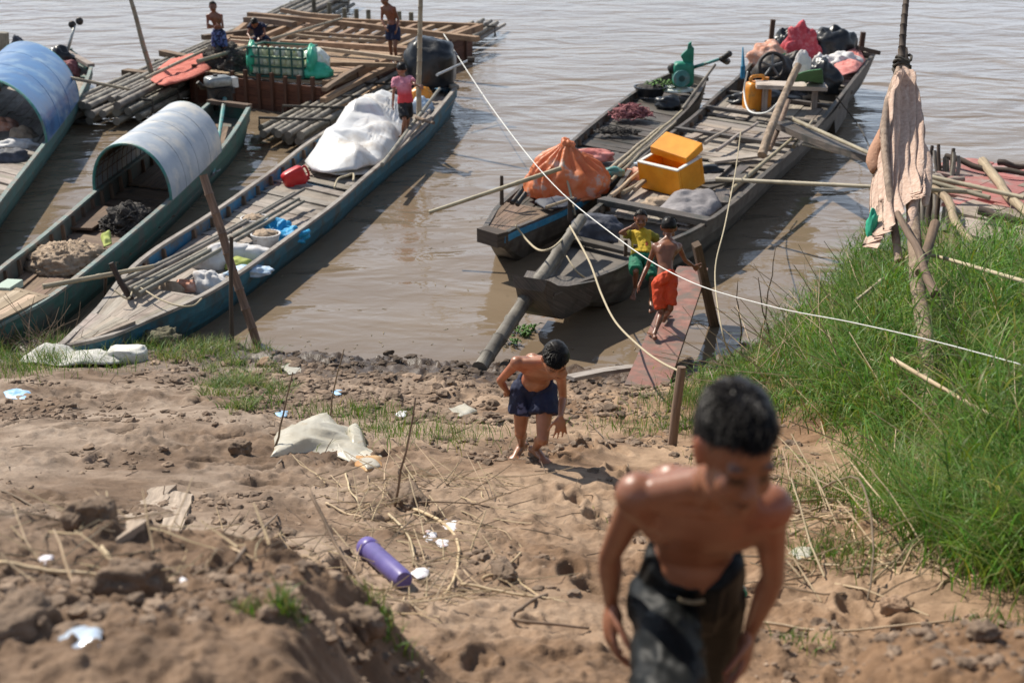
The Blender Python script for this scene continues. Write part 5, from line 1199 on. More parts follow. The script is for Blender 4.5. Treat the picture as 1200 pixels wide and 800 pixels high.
# long poles in the blue boat
for k, (a, b, lb) in enumerate((((140, 331), (345, 226), 'uppermost of the long poles lying along the blue boat'), ((146, 335), (356, 222), 'thick pale pole second from the far side in the blue boat'), ((150, 339), (338, 240), 'middle pole of those lying along the blue boat'),
        ((156, 341), (350, 233), 'slender pole fourth from the far side in the blue boat'), ((162, 345), (356, 236), 'nearest of the long poles lying along the blue boat'))):
    pole('long_pole', [WZ(*a, .46), WZ((a[0] + b[0]) / 2 + random.uniform(-3, 3), (a[1] + b[1]) / 2 + 3, .40), WZ(*b, .42)], [.026, .019], 'old_bamboo', lb, group='long poles lying in the blue boat', nodes=.6)
for k, (a, b, lb) in enumerate((((705, 205), (775, 148), 'leftmost thin bamboo lying along the narrow boat'), ((710, 209), (806, 124), 'middle thin bamboo lying along the narrow boat'), ((716, 212), (792, 143), 'rightmost thin bamboo lying along the narrow boat'))):
    pole('bamboo_rod', [WZ(*a, .48), WZ(*b, .48)], [.022, .016], 'bamboo', lb, group='bamboo rods lying in the narrow boat', nodes=.5, crook=.02, seed=k)
pole('bamboo_rod', [WZ(800, 128, .5), WZ(838, 76, 1.0)], [.03, .022], 'old_bamboo', 'rod rising over the narrow boat\'s stern right of the green engine', nodes=.4)
# ------------------------------------------------------------------ drying net on its slanting trunk
pm('cream_net', [(.50, .34, .25), (.64, .46, .36), (.76, .60, .49)], rough=.95, scale=34, bump=.8, bdist=.012, bscale=60, stretch=(1, 1, .4), transl=.15)
pm('rust_net', [(.36, .19, .12), (.45, .26, .17)], rough=.95, scale=30, bump=.8, bdist=.01, bscale=60)
pm('bark', [(.17, .115, .082), (.29, .21, .155), (.42, .33, .255)], rough=.9, scale=3, stretch=(7, 7, 1.1), bump=.9, bdist=.02, detail=8, grime=((.13, .10, .08), 4, .5, .7))
Yn = WZ(1085, 500, 0)
g0 = G(1092, 505); T0 = Vector((g0.x, g0.y, g0.z - .1))
def TP(px, py, t):   # points on the leaning trunk: it leans away over the water
    return WY(px, py, lerp(T0.y, T0.y + 4.4, t))
trunk = [T0, TP(1088, 420, .22), TP(1076, 340, .42), TP(1072, 285, .55), TP(1069, 240, .66), TP(1063, 160, .84), TP(1058, 58, 1.0)]
pole('leaning_trunk', trunk, [.055, .052, .05, .048, .046, .043, .04], 'bark', 'pale slender tree trunk leaning out over the river under the drying net', 'tree trunk', wob=.06, seg=12)
pole('net_mast', [TP(1056, 76, .97), TP(1059, 30, 1.02), TP(1063, -10, 1.08)], [.03, .024], 'dark_wood', 'dark slim mast lashed to the trunk\'s upper end', nodes=.6)
pole('net_mast', [TP(1072, 290, .55) + Vector((-.1, 0, -.1)), TP(1036, 150, .8), TP(1056, 74, .98)], [.03, .024], 'bark', 'thin rope-like stay left of the hanging net')
pole('crossed_stick', [TP(1096, 345, .30), TP(1052, 250, .60)], [.03, .022], 'brown_wood', 'stick crossing the trunk\'s foot on its left', crook=.05, seed=3)
pole('crossed_stick', [TP(1078, 320, .42), TP(1096, 262, .60)], [.032, .036], 'brown_wood', 'stub leaning right of the trunk below the net', crook=.02, seed=4)
q = MB(); P = TP(1057, 76, .975)
for k in range(8): q.tube([P + Vector((math.cos(a) * .06 + .01 * math.sin(k * 2.), math.sin(a) * .06, -.1 + k * .022 + .02 * math.sin(a * 2 + k))) for a in np.linspace(0, 6.28, 12)], .012, 5, tint=(1, 1, 1))
tag(q.build('lashing_cord', 'rope_dark', None, smooth=True, origin=tuple(P)), 'dark cord wound round mast and trunk at the top', 'cord')
def netmesh():
    # skirt: the net hangs over the trunk, falling in folds on both sides
    q = MB(); m, n = 60, 56; vs = []
    cen = [(1057, 92, .955), (1056, 110, .925), (1057, 140, .87), (1060, 175, .80), (1062, 210, .73), (1066, 250, .64)]
    lef = [(1050, 96), (1042, 118), (1034, 160), (1028, 210), (1024, 255), (1022, 292)]
    rig = [(1064, 94), (1069, 118), (1073, 150), (1073, 182), (1070, 210), (1068, 230)]
    low = [102, 135, 195, 235, 275, 296]
    for i in range(m + 1):
        f = i / m * 5; a = min(int(f), 4); t = f - a; C_ = [lerp(cen[a][k], cen[a + 1][k], t) for k in range(3)]; Lp = [lerp(lef[a][k], lef[a + 1][k], t) for k in (0, 1)]; Rp = [lerp(rig[a][k], rig[a + 1][k], t) for k in (0, 1)]; 
        c = TP(*C_); l = WY(Lp[0], Lp[1] + 0, c.y - .28); r = WY(Rp[0], Rp[1], c.y + .06)
        for j in range(n + 1):
            s = j / n * 2 - 1       # -1 left hem, 0 ridge, 1 right hem
            e = l if s < 0 else r; u = abs(s)
            p = c.lerp(e, u ** .8); p += Vector((0, 0, .10 * (1 - u) ** .5)); rad = .10 * math.sin(math.pi * min(1, u * 1.15)) ; p += Vector((math.copysign(rad * .35, s), -rad, 0))
            ph = j * .55 + i * .02; fo = math.sin(ph * 2 + 2 * noise.noise(Vector((i * .05, j * .1, 1)))) * .045 * (u + .15) * (.4 + i / m) + noise.noise(Vector((i * .09, j * .14, 4))) * .035 + crease(Vector((i * .03, j * .12, 2))) * .03
            p += Vector((fo * .7, -fo, fo * .5)); vs.append(p)
    fs = [[i * (n + 1) + j, (i + 1) * (n + 1) + j, (i + 1) * (n + 1) + j + 1, i * (n + 1) + j + 1] for i in range(m) for j in range(n)]
    q.add(vs, fs)
    # thickness
    K = len(vs); vs2 = [v + Vector((0, .05, -.02)) for v in vs]; q.add(vs2, [f[::-1] for f in fs]); 
    for i in range(m):
        for j in (0, n): a = i * (n + 1) + j; q.f.append([a, a + n + 1, K + a + n + 1, K + a]); q.uv.append([(0, 0)] * 4); q.t.append((1, 1, 1)); q.m.append(0)
    return q
q = netmesh(); nt_ = q.build('drying_net', 'cream_net', None, smooth=True); tag(nt_, 'cream fishing net draped in folds over the leaning trunk', 'net')
for k, (P, r_) in enumerate((([(1058, 96, .95), (1048, 140, .88), (1040, 190, .78), (1036, 235, .68), (1034, 262, .62)], .045), ([(1060, 130, .9), (1072, 160, .83), (1074, 200, .74), (1066, 228, .69), (1060, 262, .61)], .05), ([(1058, 180, .8), (1050, 215, .72), (1046, 250, .64)], .045),
        ([(1064, 150, .87), (1078, 175, .8), (1080, 205, .73), (1078, 236, .67)], .05), ([(1040, 160, .84), (1030, 180, .8), (1032, 215, .74), (1028, 230, .7)], .05))):
    q = MB(); pts = smooth_pts([TP(*a) + Vector((0, -.14, .0)) for a in P], 10); rd = [r_ * .8 * (.25 + .85 * math.sin(math.pi * i / (len(pts) - 1)) ** .5 + .15 * noise.noise(Vector((i * .3, k, 0)))) for i in range(len(pts))]
    q.tube(pts, rd, 16, wob=.02, tint=(1, 1, 1), sq=.6); q.build('net_fold', 'cream_net', nt_, smooth=True)
q = MB(); pts = smooth_pts([TP(1062, 150, .86) + Vector((0, -.05, 0)), TP(1070, 165, .83), TP(1074, 195, .76), TP(1072, 215, .72)], 6); q.tube(pts, .06, 10, wob=.05, tint=(1, 1, 1)); q.build('rust_patch', 'rust_net', nt_, smooth=True)
q = MB(); pts = smooth_pts([TP(1048, 120, .9), TP(1034, 160, .83), TP(1024, 186, .78), TP(1028, 200, .76)], 6); q.tube(pts, [.03, .06, .05], 10, wob=.05, tint=(1, 1, 1)); q.build('rust_patch', 'rust_net', nt_, smooth=True)
q = MB(); p = TP(1023, 252, .62); q.blob(p + Vector((0, 0, -.1)), (.04, .05, .13), 3, fold=.5, flat=1, n=20); tag(q.build('net_scrap', 'green_plastic', None, smooth=True), 'bright green net scrap hanging at the drying net\'s hem', 'net')
# ------------------------------------------------------------------ landing stage on the right
pm('red_board', [(.25, .085, .075), (.36, .14, .125), (.44, .22, .2)], rough=.85, bump=.4, bdist=.005, grime=((.30, .25, .22), 2.5, .48, .62), **WG)
DZ = .62; dorg = WZ(1150, 230, DZ); dock = thing('landing_stage', Vector((dorg.x, dorg.y, 0)), 'ramshackle landing stage of faded red boards by the grass', 'jetty')
def D(px, py, z=DZ): return WZ(px, py, z)
rows_ = [((1108, 190), (1240, 212)), ((1109, 200), (1240, 222)), ((1111, 210), (1240, 232)), ((1114, 221), (1240, 244)), ((1118, 232), (1240, 256)), ((1124, 244), (1240, 268)), ((1130, 256), (1240, 280)), ((1136, 268), (1240, 292))]
for k, (a, b) in enumerate(rows_):
    A_, B_ = D(*a), D(*b); 
    for (t0, t1) in ((0, .36), (.37, .72), (.73, 1)):
        if (k, t0) in ((6, .73), (5, .73)): continue
        q = MB(); e = Vector((0, 0, random.uniform(-.02, .03))); q.beam(A_.lerp(B_, t0) + e, A_.lerp(B_, t1 - .005) + e + Vector((0, 0, random.uniform(-.02, .02))), .56, .035, seg=2, warp=random.uniform(-.01, .02)); q.build('board', 'red_board' if k < 5 and t0 < .7 else 'grey_wood', dock)
for (a, b, m_, r_) in (((1152, 190), (1212, 258), 'pale_wood', .06), ((1096, 222), (1140, 285), 'pale_wood', .05), ((1142, 250), (1205, 262), 'dark_wood', .05), ((1105, 186), (1210, 206), 'dark_wood', .04), ((1090, 206), (1120, 212), 'grey_wood', .04), ((1165, 190), (1230, 199), 'dark_wood', .04), ((1078, 205), (1130, 212), 'grey_wood', .04)):
    q = MB(); A_, B_ = D(*a, DZ + .12), D(*b, DZ + .10); n_ = 8; q.tube([A_.lerp(B_, i / n_) + noise.noise_vector(Vector((i * .4, a[0], 0))) * .06 for i in range(n_ + 1)], [r_, r_ * .75], 8, wob=.06); q.build('log', m_, dock, smooth=True, auto=60)
for k in range(12):   # row of upright sticks holding the stage's left side
    t = k / 11; x = lerp(1078, 1122, t); ytop = lerp(168, 182, t) + random.uniform(-6, 12); q = MB(); p0 = WZ(x + random.uniform(-3, 3), lerp(262, 276, t), .0); p1 = WY(x + random.uniform(-4, 6), ytop, p0.y + .4)
    n_ = 7; q.tube([p0.lerp(p1, i / n_) + noise.noise_vector(Vector((i * .5, k, 3))) * .04 for i in range(n_ + 1)], [random.uniform(.03, .05), .022], 7, wob=.06); q.build('upright_stick', 'old_bamboo' if k % 3 else 'dark_wood', dock, smooth=True, auto=60)
for (a, b) in (((1076, 204), (1200, 232)), ((1080, 222), (1150, 226)), ((1072, 208), (1160, 232))):
    q = MB(); q.tube([D(*a, DZ + .2), D(*b, DZ + .15)], .028, 7, nodes=.5); q.build('cross_pole', 'bamboo', dock, smooth=True, auto=60)
# ------------------------------------------------------------------ beam, poles from the broad boat towards the net
q = MB(); a, b = WZ(912, 144, .75), WZ(1026, 186, .95); q.beam(a, b, .24, .08, seg=3, warp=-.03); tag(q.build('walk_board', 'wet_wood', None, origin=tuple(a)), 'thick weathered board from the broad boat towards the drying net', 'board')
pole('bamboo_rod', [WZ(930, 140, .85), WZ(1026, 183, 1.1)], [.028, .022], 'bamboo', 'pale rod lying above the thick weathered board', nodes=.4)
pole('bamboo_rod', [WZ(942, 169, .7), WZ(1028, 190, .95)], [.02, .016], 'bamboo', 'thin rod just under the thick weathered board', nodes=.4)
pole('bamboo_rod', [WZ(840, 210, .62), WZ(1028, 219, .95)], [.026, .022], 'bamboo', 'straight rod stretched from the broad boat across open water to the net', nodes=.5)
pole('bamboo_rod', [WZ(858, 222, .6), WZ(935, 157, .7)], [.028, .02], 'bamboo', 'rod lying slantwise on the broad boat\'s deck edge', nodes=.5)
pole('bamboo_rod', [WZ(930, 172, .6), WZ(952, 142, .8)], [.028, .02], 'bamboo', 'short rod crossing the rim by the thick board', nodes=.5)
pole('forked_log', [WZ(893, 182, .55), WZ(903, 152, .8), WZ(920, 110, 1.12), WZ(936, 76, 1.45)], [.062, .056, .05, .048], 'bark', 'bare pale log slanting up across the broad boat\'s stern half', 'log', wob=.05, seg=12)
pole('forked_log', [WZ(902, 174, .5), WZ(914, 146, .75), WZ(924, 118, 1.0)], [.038, .034], 'bark', 'thinner branch running under the bare pale log', 'log', wob=.06)
# ------------------------------------------------------------------ ropes
rope('mooring_rope', [WZ(520, 40, .95), WY(572, 120, 19.5), WY(640, 207, 14.5), WY(720, 276, 10.8), WY(800, 326, 8.7), WY(900, 358, 7.7), WY(1000, 378, 7.0), WY(1100, 401, 6.4), WY(1215, 432, 5.8)], [.008, .0065, .0048, .0040, .0035, .0031, .0029, .0028, .0028], 'rope_white', 'long taut white rope crossing the scene from raft to grassy bank')
rope('mooring_rope', [WZ(668, 265, .7), WY(690, 305, 11.9), WY(705, 345, 11.0), WY(722, 378, 10.2), WY(752, 408, 9.2), WY(776, 425, 8.4), G(787, 524) + Vector((.04, .03, .47))], [.010, .009, .008, .007], 'rope_tan', 'sagging tan rope from the bamboo pole to the short stake')
rope('mooring_rope', [WZ(604, 264, .5), WY(618, 282, WZ(604, 264, .5).y - .2), WY(632, 293, 13.3), WY(648, 290, 13.2), WZ(664, 275, .6)], .011, 'rope_tan', 'short tan rope looping between the two middle boats\' bows')
rope('mooring_rope', [WZ(868, 155, .95), WZ(862, 200, .8), WY(850, 262, 12.6), WY(838, 320, 11.6), WY(848, 395, 10.6), G(862, 424) + Vector((0, 0, .02))], .0065, 'rope_tan', 'thin line falling from the broad boat\'s deck past the squared post')
rope('mooring_rope', [WZ(980, 113, .7), WY(1008, 150, 21), WZ(1024, 184, .9)], .009, 'rope_dark', 'dark thin line from the broad boat\'s stern rim to the net')
rope('mooring_rope', [WZ(876, 84, 1.2), WZ(872, 108, .9), WZ(878, 130, .75), WZ(898, 132, .8), WZ(912, 120, .95)], .013, 'rope_white', 'thick white rope looped round the orange jerrycan')
rope('mooring_rope', [WZ(664, 300, .6), WZ(676, 318, .5), WZ(692, 330, .3), WZ(716, 350, .1)], .008, 'rope_tan', 'thin cord hanging over the prow of the broad boat')
rope('tether', [WZ(134, 340, .52), WZ(150, 350, .45), WZ(160, 336, .46), WZ(186, 350, .46), WZ(208, 358, .46), WZ(226, 358, .46), WZ(236, 350, .46)], .009, 'rope_tan', 'loose tan cord looped on the blue boat\'s bow boards')
rope('tether', [WZ(392, 220, .36), WZ(396, 210, .40), WZ(406, 206, .38), WZ(414, 204, .38), WZ(414, 212, .36)], .014, 'rope_tan', 'small loop of cord in front of the white plastic bundle')
rope('stay_line', [TP(1070, 296, .52), WY(1100, 301, 9.6), WY(1150, 315, 8.7), WY(1215, 334, 7.9)], .014, 'rope_tan', 'brown cord tied round the trunk and running right over the grass')
rope('stay_line', [TP(1070, 296, .52), WY(1040, 322, 9.7), WY(1006, 350, 8.9)], .012, 'rope_tan', 'brown cord tied round the trunk and running left over the grass')
# ================================================================== CARGO ON THE BOATS
pm('white_plastic', [(.56, .56, .55), (.70, .70, .69), (.80, .80, .79)], rough=.38, rvar=.12, scale=3, bump=.35, bdist=.02, bscale=9, grime=((.42, .36, .29), 1.8, .50, .72), spec=.6)
pm('sack_white', [(.50, .48, .46), (.62, .61, .60), (.72, .72, .72)], rough=.7, scale=6, bump=.5, bdist=.01, bscale=18, grime=((.34, .27, .22), 6, .5, .72))
pm('tan_sack', [(.26, .19, .13), (.36, .27, .19), (.46, .36, .26)], rough=.9, scale=9, bump=.7, bdist=.02, bscale=24)
pm('orange_bag', [(.58, .15, .05), (.72, .23, .09), (.76, .32, .16)], rough=.42, scale=4, bump=.5, bdist=.02, bscale=9, grime=((.62, .46, .38), 4.2, .56, .62), transl=.25)
pm('yellow_foam', [(.66, .24, .008), (.78, .30, .012), (.82, .36, .03)], rough=.55, scale=5, bump=.15, grime=((.42, .26, .06), 9, .6, .75))
pm('foam_edge', [(.6, .58, .52), (.74, .72, .66)], rough=.8, scale=40, bump=.6, bdist=.006)
pm('grey_blanket', [(.14, .13, .135), (.22, .205, .21), (.31, .29, .29)], rough=.9, scale=7, bump=.6, bdist=.02, bscale=14)
pm('dark_bag', [(.03, .033, .045), (.06, .065, .085), (.11, .115, .14)], rough=.7, scale=7, bump=.6, bdist=.02, bscale=14)
pm('black_plastic', [(.006, .007, .009), (.013, .015, .018), (.03, .033, .036)], rough=.35, scale=6, bump=.5, bdist=.02, bscale=10)
pm('red_plastic', [(.42, .012, .012), (.55, .02, .02), (.6, .05, .04)], rough=.35, scale=6, bump=.1)
pm('orange_plastic', [(.55, .18, .015), (.66, .25, .025), (.7, .32, .05)], rough=.4, scale=6, bump=.1, grime=((.25, .14, .06), 6, .55, .7))
pm('bright_blue_net', [(.01, .20, .42), (.015, .30, .58), (.04, .40, .66)], rough=.6, scale=18, bump=.7, bdist=.02, bscale=30)
pm('red_cloth', [(.38, .035, .05), (.50, .07, .09), (.6, .25, .27)], rough=.85, scale=11, bump=.6, bdist=.02, bscale=14)
pm('rose_cloth', [(.50, .13, .12), (.60, .22, .19), (.66, .34, .30)], rough=.85, scale=9, bump=.6, bdist=.02, bscale=14)
pm('moss_cloth', [(.03, .10, .04), (.05, .16, .07), (.08, .22, .10)], rough=.85, scale=5, bump=.5, bdist=.02, bscale=12)
pm('salmon_cloth', [(.55, .22, .13), (.62, .32, .22), (.7, .5, .42)], rough=.85, scale=12, bump=.6, bdist=.02, bscale=14)
pm('blue_white', [(.12, .3, .55), (.45, .58, .7), (.7, .74, .78)], rough=.5, scale=14, bump=.4, bdist=.01)
pm('lime_cloth', [(.25, .30, .05), (.33, .38, .09), (.4, .44, .16)], rough=.8, scale=8, bump=.4)
pm('maroon_net', [(.13, .04, .045), (.22, .08, .085), (.34, .17, .17)], rough=.95, scale=24, bump=1., bdist=.02, bscale=34)
pm('engine_green', [(.01, .13, .08), (.015, .19, .12), (.03, .27, .17)], rough=.45, scale=9, bump=.15, grime=((.04, .045, .04), 9, .58, .7))
pm('leaf', [(.05, .13, .015), (.085, .20, .03), (.14, .27, .06)], rough=.55, scale=8, bump=0, transl=.35)
def blob(name, px, py, z, r, mat, label, cat, seed=1, rz=0, group=None, up=0, **kw):
    p = WZ(px, py, z); p.z += up
    q = MB(); q.blob(p, r, seed, rz=rz, **kw); return tag(q.build(name, mat, None, smooth=True), label, cat, group)
def sheet(name, pts, z, mat, label, cat, seed=1, h=.06, freq=3, fold=1.0, thick=.015, **kw):
    P = [WZ(x, y, z) for x, y in pts]; q = MB(); q.patch([(p.x, p.y) for p in P], z, h=h, freq=freq, seed=seed, fold=fold, thick=thick, **kw); return tag(q.build(name, mat, None, smooth=True), label, cat)
# --- long blue boat
dirC = (boatC.C[40] - boatC.C[30]); angC = math.atan2(dirC.y, dirC.x)
p = WZ(424, 176, .24); q = MB(); bp_ = [WZ(x, y, .3) for x, y in ((357, 190), (372, 176), (392, 160), (412, 142), (432, 130), (462, 122), (478, 128), (474, 150), (462, 176), (444, 196), (418, 206), (388, 204), (366, 200))]
q.patch([(v.x, v.y) for v in bp_], .28, h=.50, freq=1.35, seed=5, fold=.95, res=70)
bd = q.build('plastic_bundle', 'white_plastic', None, smooth=True); tag(bd, 'big crumpled white plastic sheet wrapped over cargo on the long blue boat', 'bundle')
sheet('plastic_skirt', [(360, 190), (384, 176), (440, 168), (472, 158), (462, 186), (430, 205), (392, 205), (366, 200)], .27, 'white_plastic', 'white plastic edge spread out in front of the big bundle', 'sheet', 4, .10, 2.2)
def jerrycan(px, py, z, s, rz, mat, label, tilt=0):
    p = WZ(px, py, z); t = thing('jerrycan', p, label, 'jerrycan'); M = Matrix.Rotation(rz, 3, 'Z') @ Matrix.Rotation(tilt, 3, 'Y'); q = MB(); q.blob(p + M @ Vector((0, 0, .5 * s)), (.42 * s, .26 * s, .5 * s), 3, fold=.03, rough=0, flat=1., p=5, n=28, rz=rz, tilt=Matrix.Rotation(tilt, 3, 'Y')); q.build('body', mat, t, smooth=True)
    q = MB(); a = p + M @ Vector((-.25 * s, 0, .98 * s)); b = p + M @ Vector((.2 * s, 0, .98 * s)); q.tube(smooth_pts([a, a + M @ Vector((0.03 * s, 0, .16 * s)), b + M @ Vector((-.03 * s, 0, .16 * s)), b], 4), .05 * s, 7, tint=(.9, .9, .9)); q.build('handle', mat, t, smooth=True)
    q = MB(); q.tube([p + M @ Vector((.3 * s, 0, .95 * s)), p + M @ Vector((.3 * s, 0, 1.1 * s))], .08 * s, 9, tint=(.9, .9, .9)); q.build('spout', mat, t, smooth=True, auto=50); return t
jerrycan(333, 215, .25, .30, .5, 'red_plastic', 'red plastic jerrycan lying on the long blue boat\'s deck', tilt=1.2)
blob('rice_sack', 262, 306, .24, (.34, .17, .19), 'sack_white', 'plump white sack behind the leaning stake in the blue boat', 'sack', 3, rz=.7, fold=.14, flat=.7, n=48, p=2.4)
blob('rice_sack', 292, 301, .26, (.26, .11, .12), 'sack_white', 'small rolled white sack right of the plump one in the blue boat', 'sack', 5, rz=.1, fold=.14, flat=.7, n=40, p=2.4)
blob('plastic_bag', 247, 335, .24, (.18, .14, .16), 'sack_white', 'crumpled glossy white bag at the foot of the plump sack', 'bag', 7, fold=.4, flat=.6, n=44)
blob('plastic_bag', 281, 312, .24, (.16, .1, .09), 'lime_cloth', 'yellow-green bag between the white sacks', 'bag', 8, fold=.3, flat=.6, n=36)
blob('tan_sack', 198, 341, .24, (.15, .10, .10), 'tan_sack', 'small tan bag lying beside the long poles', 'sack', 9, fold=.2, flat=.7, n=36)
blob('cloth_heap', 222, 336, .24, (.16, .10, .07), 'salmon_cloth', 'rust-orange rag between tan bag and white bag', 'rag', 10, fold=.4, flat=.5, n=36)
blob('cloth_heap', 292, 318, .27, (.24, .13, .06), 'blue_white', 'pale printed rag under the small rolled sack', 'rag', 11, fold=.4, flat=.5, n=36)
def tub(px, py, z, r, h, mat, fill, label, cat='bucket'):
    p = WZ(px, py, z); t = thing('tub', p, label, cat); q = MB(); q.lathe(p, [(0, 0), (r * .78, 0), (r, h), (r * 1.06, h), (r * 1.06, h + .012), (r * .95, h + .012), (r * .92, h * .75), (0, h * .75)], 22); q.build('bucket_wall', mat, t, smooth=True, auto=40)
    q = MB(); q.blob(p + Vector((0, 0, h * .85)), (r * .86, r * .86, .07), 6, fold=.35, freq=3, flat=.5, n=34, rough=.1); q.build('contents', fill, t, smooth=True); return t
tub(299, 272, .24, .15, .16, 'sack_white', 'tan_sack', 'white tub heaped with tan meal, left of the blue net')
tub(312, 290, .24, .155, .15, 'sack_white', 'tan_sack', 'white tub of tan meal nearest the boat\'s rim')
blob('blue_net', 325, 272, .25, (.17, .14, .15), 'bright_blue_net', 'bright blue net bunch beside the farther white tub', 'net', 14, fold=.5, flat=.5, n=40)
blob('blue_net', 340, 279, .25, (.20, .14, .12), 'bright_blue_net', 'bright blue net bunch resting at the boat\'s right rim', 'net', 15, fold=.5, flat=.5, n=40, rz=.4)
p = WZ(500, 103, .42); q = MB(); q.blob(p + Vector((.05, .3, .3)), (.42, .5, .46), 20, fold=.15, flat=.6, n=40, p=3); tag(q.build('engine_cover', 'black_plastic', None, smooth=True), 'black rounded tarpaulin cover over the long blue boat\'s engine', 'cover')
blob('cloth_heap', 493, 112, .42, (.2, .12, .14), 'orange_plastic', 'orange cloth tucked under the black engine cover', 'cloth', 21, fold=.3, flat=.5, n=30)
blob('cloth_heap', 494, 126, .36, (.18, .14, .16), 'blue_white', 'pale blue and white bag below the black engine cover', 'bag', 22, fold=.3, flat=.5, n=30)
for (a, b, z, r_, lb, m_) in (((452, 188), (503, 130), .42, .035, 'worn board edge along the blue boat\'s right side', 'grey_wood'), ((512, 88), (551, 70), .8, .022, 'thin metal propeller shaft over the blue boat\'s stern', 'grey_metal'), ((448, 193), (515, 104), .45, .03, 'grey pole running beside the white bundle', 'old_bamboo'), ((488, 138), (508, 144), .55, .028, 'short cross stick tied on the blue boat\'s right rim', 'brown_wood')):
    pole('long_pole', [WZ(*a, z), WZ(*b, z + .1)], [r_, r_ * .8], m_, lb)
pole('propeller_guard', [WZ(548, 70, .95), WZ(556, 70, .95)], [.05, .05], 'dark_iron', 'dark propeller end behind the blue boat', 'propeller')
# --- green boat
blob('net_heap', 82, 312, .2, (.46, .36, .25), 'tan_sack', 'large heap of knobbly beige net in the green boat', 'net heap', 30, fold=.13, freq=6, rough=.12, flat=.4, n=110, ridge=False)
sheet('lime_sheet', [(118, 280), (130, 276), (131, 286), (122, 290)], .36, 'lime_cloth', 'scrap of yellow-green sheet at the beige net heap', 'sheet', 3, .08, 5)
def tangle(px, py, z, r, mat, label, n=60, seed=3, cat='net', th=.008):
    p = WZ(px, py, z); q = MB(); q.blob(p + Vector((0, 0, r[2] * .3)), (r[0] * .8, r[1] * .8, r[2] * .7), seed, fold=.5, freq=3, rough=.2, flat=.3, n=40); rr = random.Random(seed)
    for _ in range(n):
        a = rr.uniform(0, 6.3); k = math.sqrt(rr.random()); c = p + Vector((math.cos(a) * r[0] * k, math.sin(a) * r[1] * k, r[2] * (1 - k * k) * rr.uniform(.6, 1.1))); s = rr.uniform(.04, .11); t0 = rr.uniform(0, 6)
        g = rr.uniform(.7, 2.); q.tube([c + Vector((math.cos(t + t0) * s * rr.uniform(.8, 1.2), math.sin(t + t0) * s, math.sin(t * 2) * s * .3)) for t in np.linspace(0, 5.5, 10)], th, 4, cap=False, tint=(g, g, g))
    return tag(q.build('net_tangle', mat, None, smooth=True), label, cat)
tangle(150, 266, .2, (.30, .26, .26), 'dark_net', 'tangled pile of black net and rope in the green boat', 90, 31)
a = WZ(92, 270, .2); q = MB(); q.beam(WZ(88, 268, .24), WZ(126, 243, .24), .40, .03); tag(q.build('plywood_sheet', 'brown_wood', None, origin=tuple(a)), 'brown board lying across the green boat behind the beige heap', 'board')
q = MB(); q.beam(WZ(2, 341, .40), WZ(18, 331, .40), .16, .07, tint=(.6, .75, .7)); tag(q.build('pale_box', 'foam_edge', None, origin=tuple(WZ(12, 336, .4))), 'pale box cut off by the left edge on the green boat\'s bow', 'box')
# --- turquoise boat at far left
for (px, py, z, r_, m_, lb, c_, sd) in ((68, 78, .42, (.34, .3, .36), 'black_plastic', 'black cloth-covered engine on the turquoise boat\'s stern', 'engine cover', 40), (80, 84, .42, (.2, .18, .2), 'maroon_net', 'dark red bundle beside the black cover on the turquoise boat', 'bundle', 41),
        (22, 62, .6, (.14, .14, .3), 'dark_bag', 'dark upright bundle behind the blue canopy', 'bundle', 42), (44, 66, .5, (.42, .2, .12), 'blue_white', 'crumpled blue and white sheet behind the blue canopy', 'sheet', 43),
        (27, 160, .3, (.2, .18, .14), 'tan_sack', 'brown bundle under the blue canopy', 'bundle', 44), (20, 171, .3, (.3, .14, .1), 'sack_white', 'white bag in front of the brown bundle under the blue canopy', 'bag', 45), (12, 186, .3, (.26, .18, .14), 'dark_bag', 'blue-grey bundle in the turquoise boat before the canopy', 'bundle', 46), (6, 150, .3, (.2, .2, .16), 'salmon_cloth', 'tan and orange cloth under the blue canopy\'s left side', 'cloth', 47)):
    blob('bundle', px, py, z, r_, m_, lb, c_, sd, fold=.3, flat=.5, n=36)
pole('grey_post', [WZ(4, 64, .4), WY(3, 38, WZ(4, 64, .4).y)], [.12, .11], 'old_bamboo', 'thick grey post beside the blue canopy, at the left edge', 'post')
lt = thing('longtail_shaft', WZ(80, 62, .6), 'raised pale propeller shaft with two black round weights on the turquoise boat', 'propeller shaft'); Yb = WZ(80, 62, .6).y
q = MB(); q.tube([WY(79, 60, Yb), WY(88, 28, Yb + .2)], [.03, .022], 8); q.build('shaft_tube', 'grey_metal', lt, smooth=True)
for (px, py) in ((84.5, 29), (93, 25)):
    q = MB(); q.blob(WY(px, py, Yb + .2), (.07, .05, .07), 3, fold=0, rough=0, flat=1, n=18); q.build('round_weight', 'dark_iron', lt, smooth=True)
# paddle blade resting on the blue canopy
q = MB(); p0, p1 = boatA.at(.70, -.3, 1.13), boatA.at(.655, .28, 1.08); q.beam(p0, p1, .14, .03); tag(q.build('wooden_paddle', 'grey_wood', None, origin=tuple(p0)), 'grey wooden paddle lying on top of the blue canopy', 'paddle')
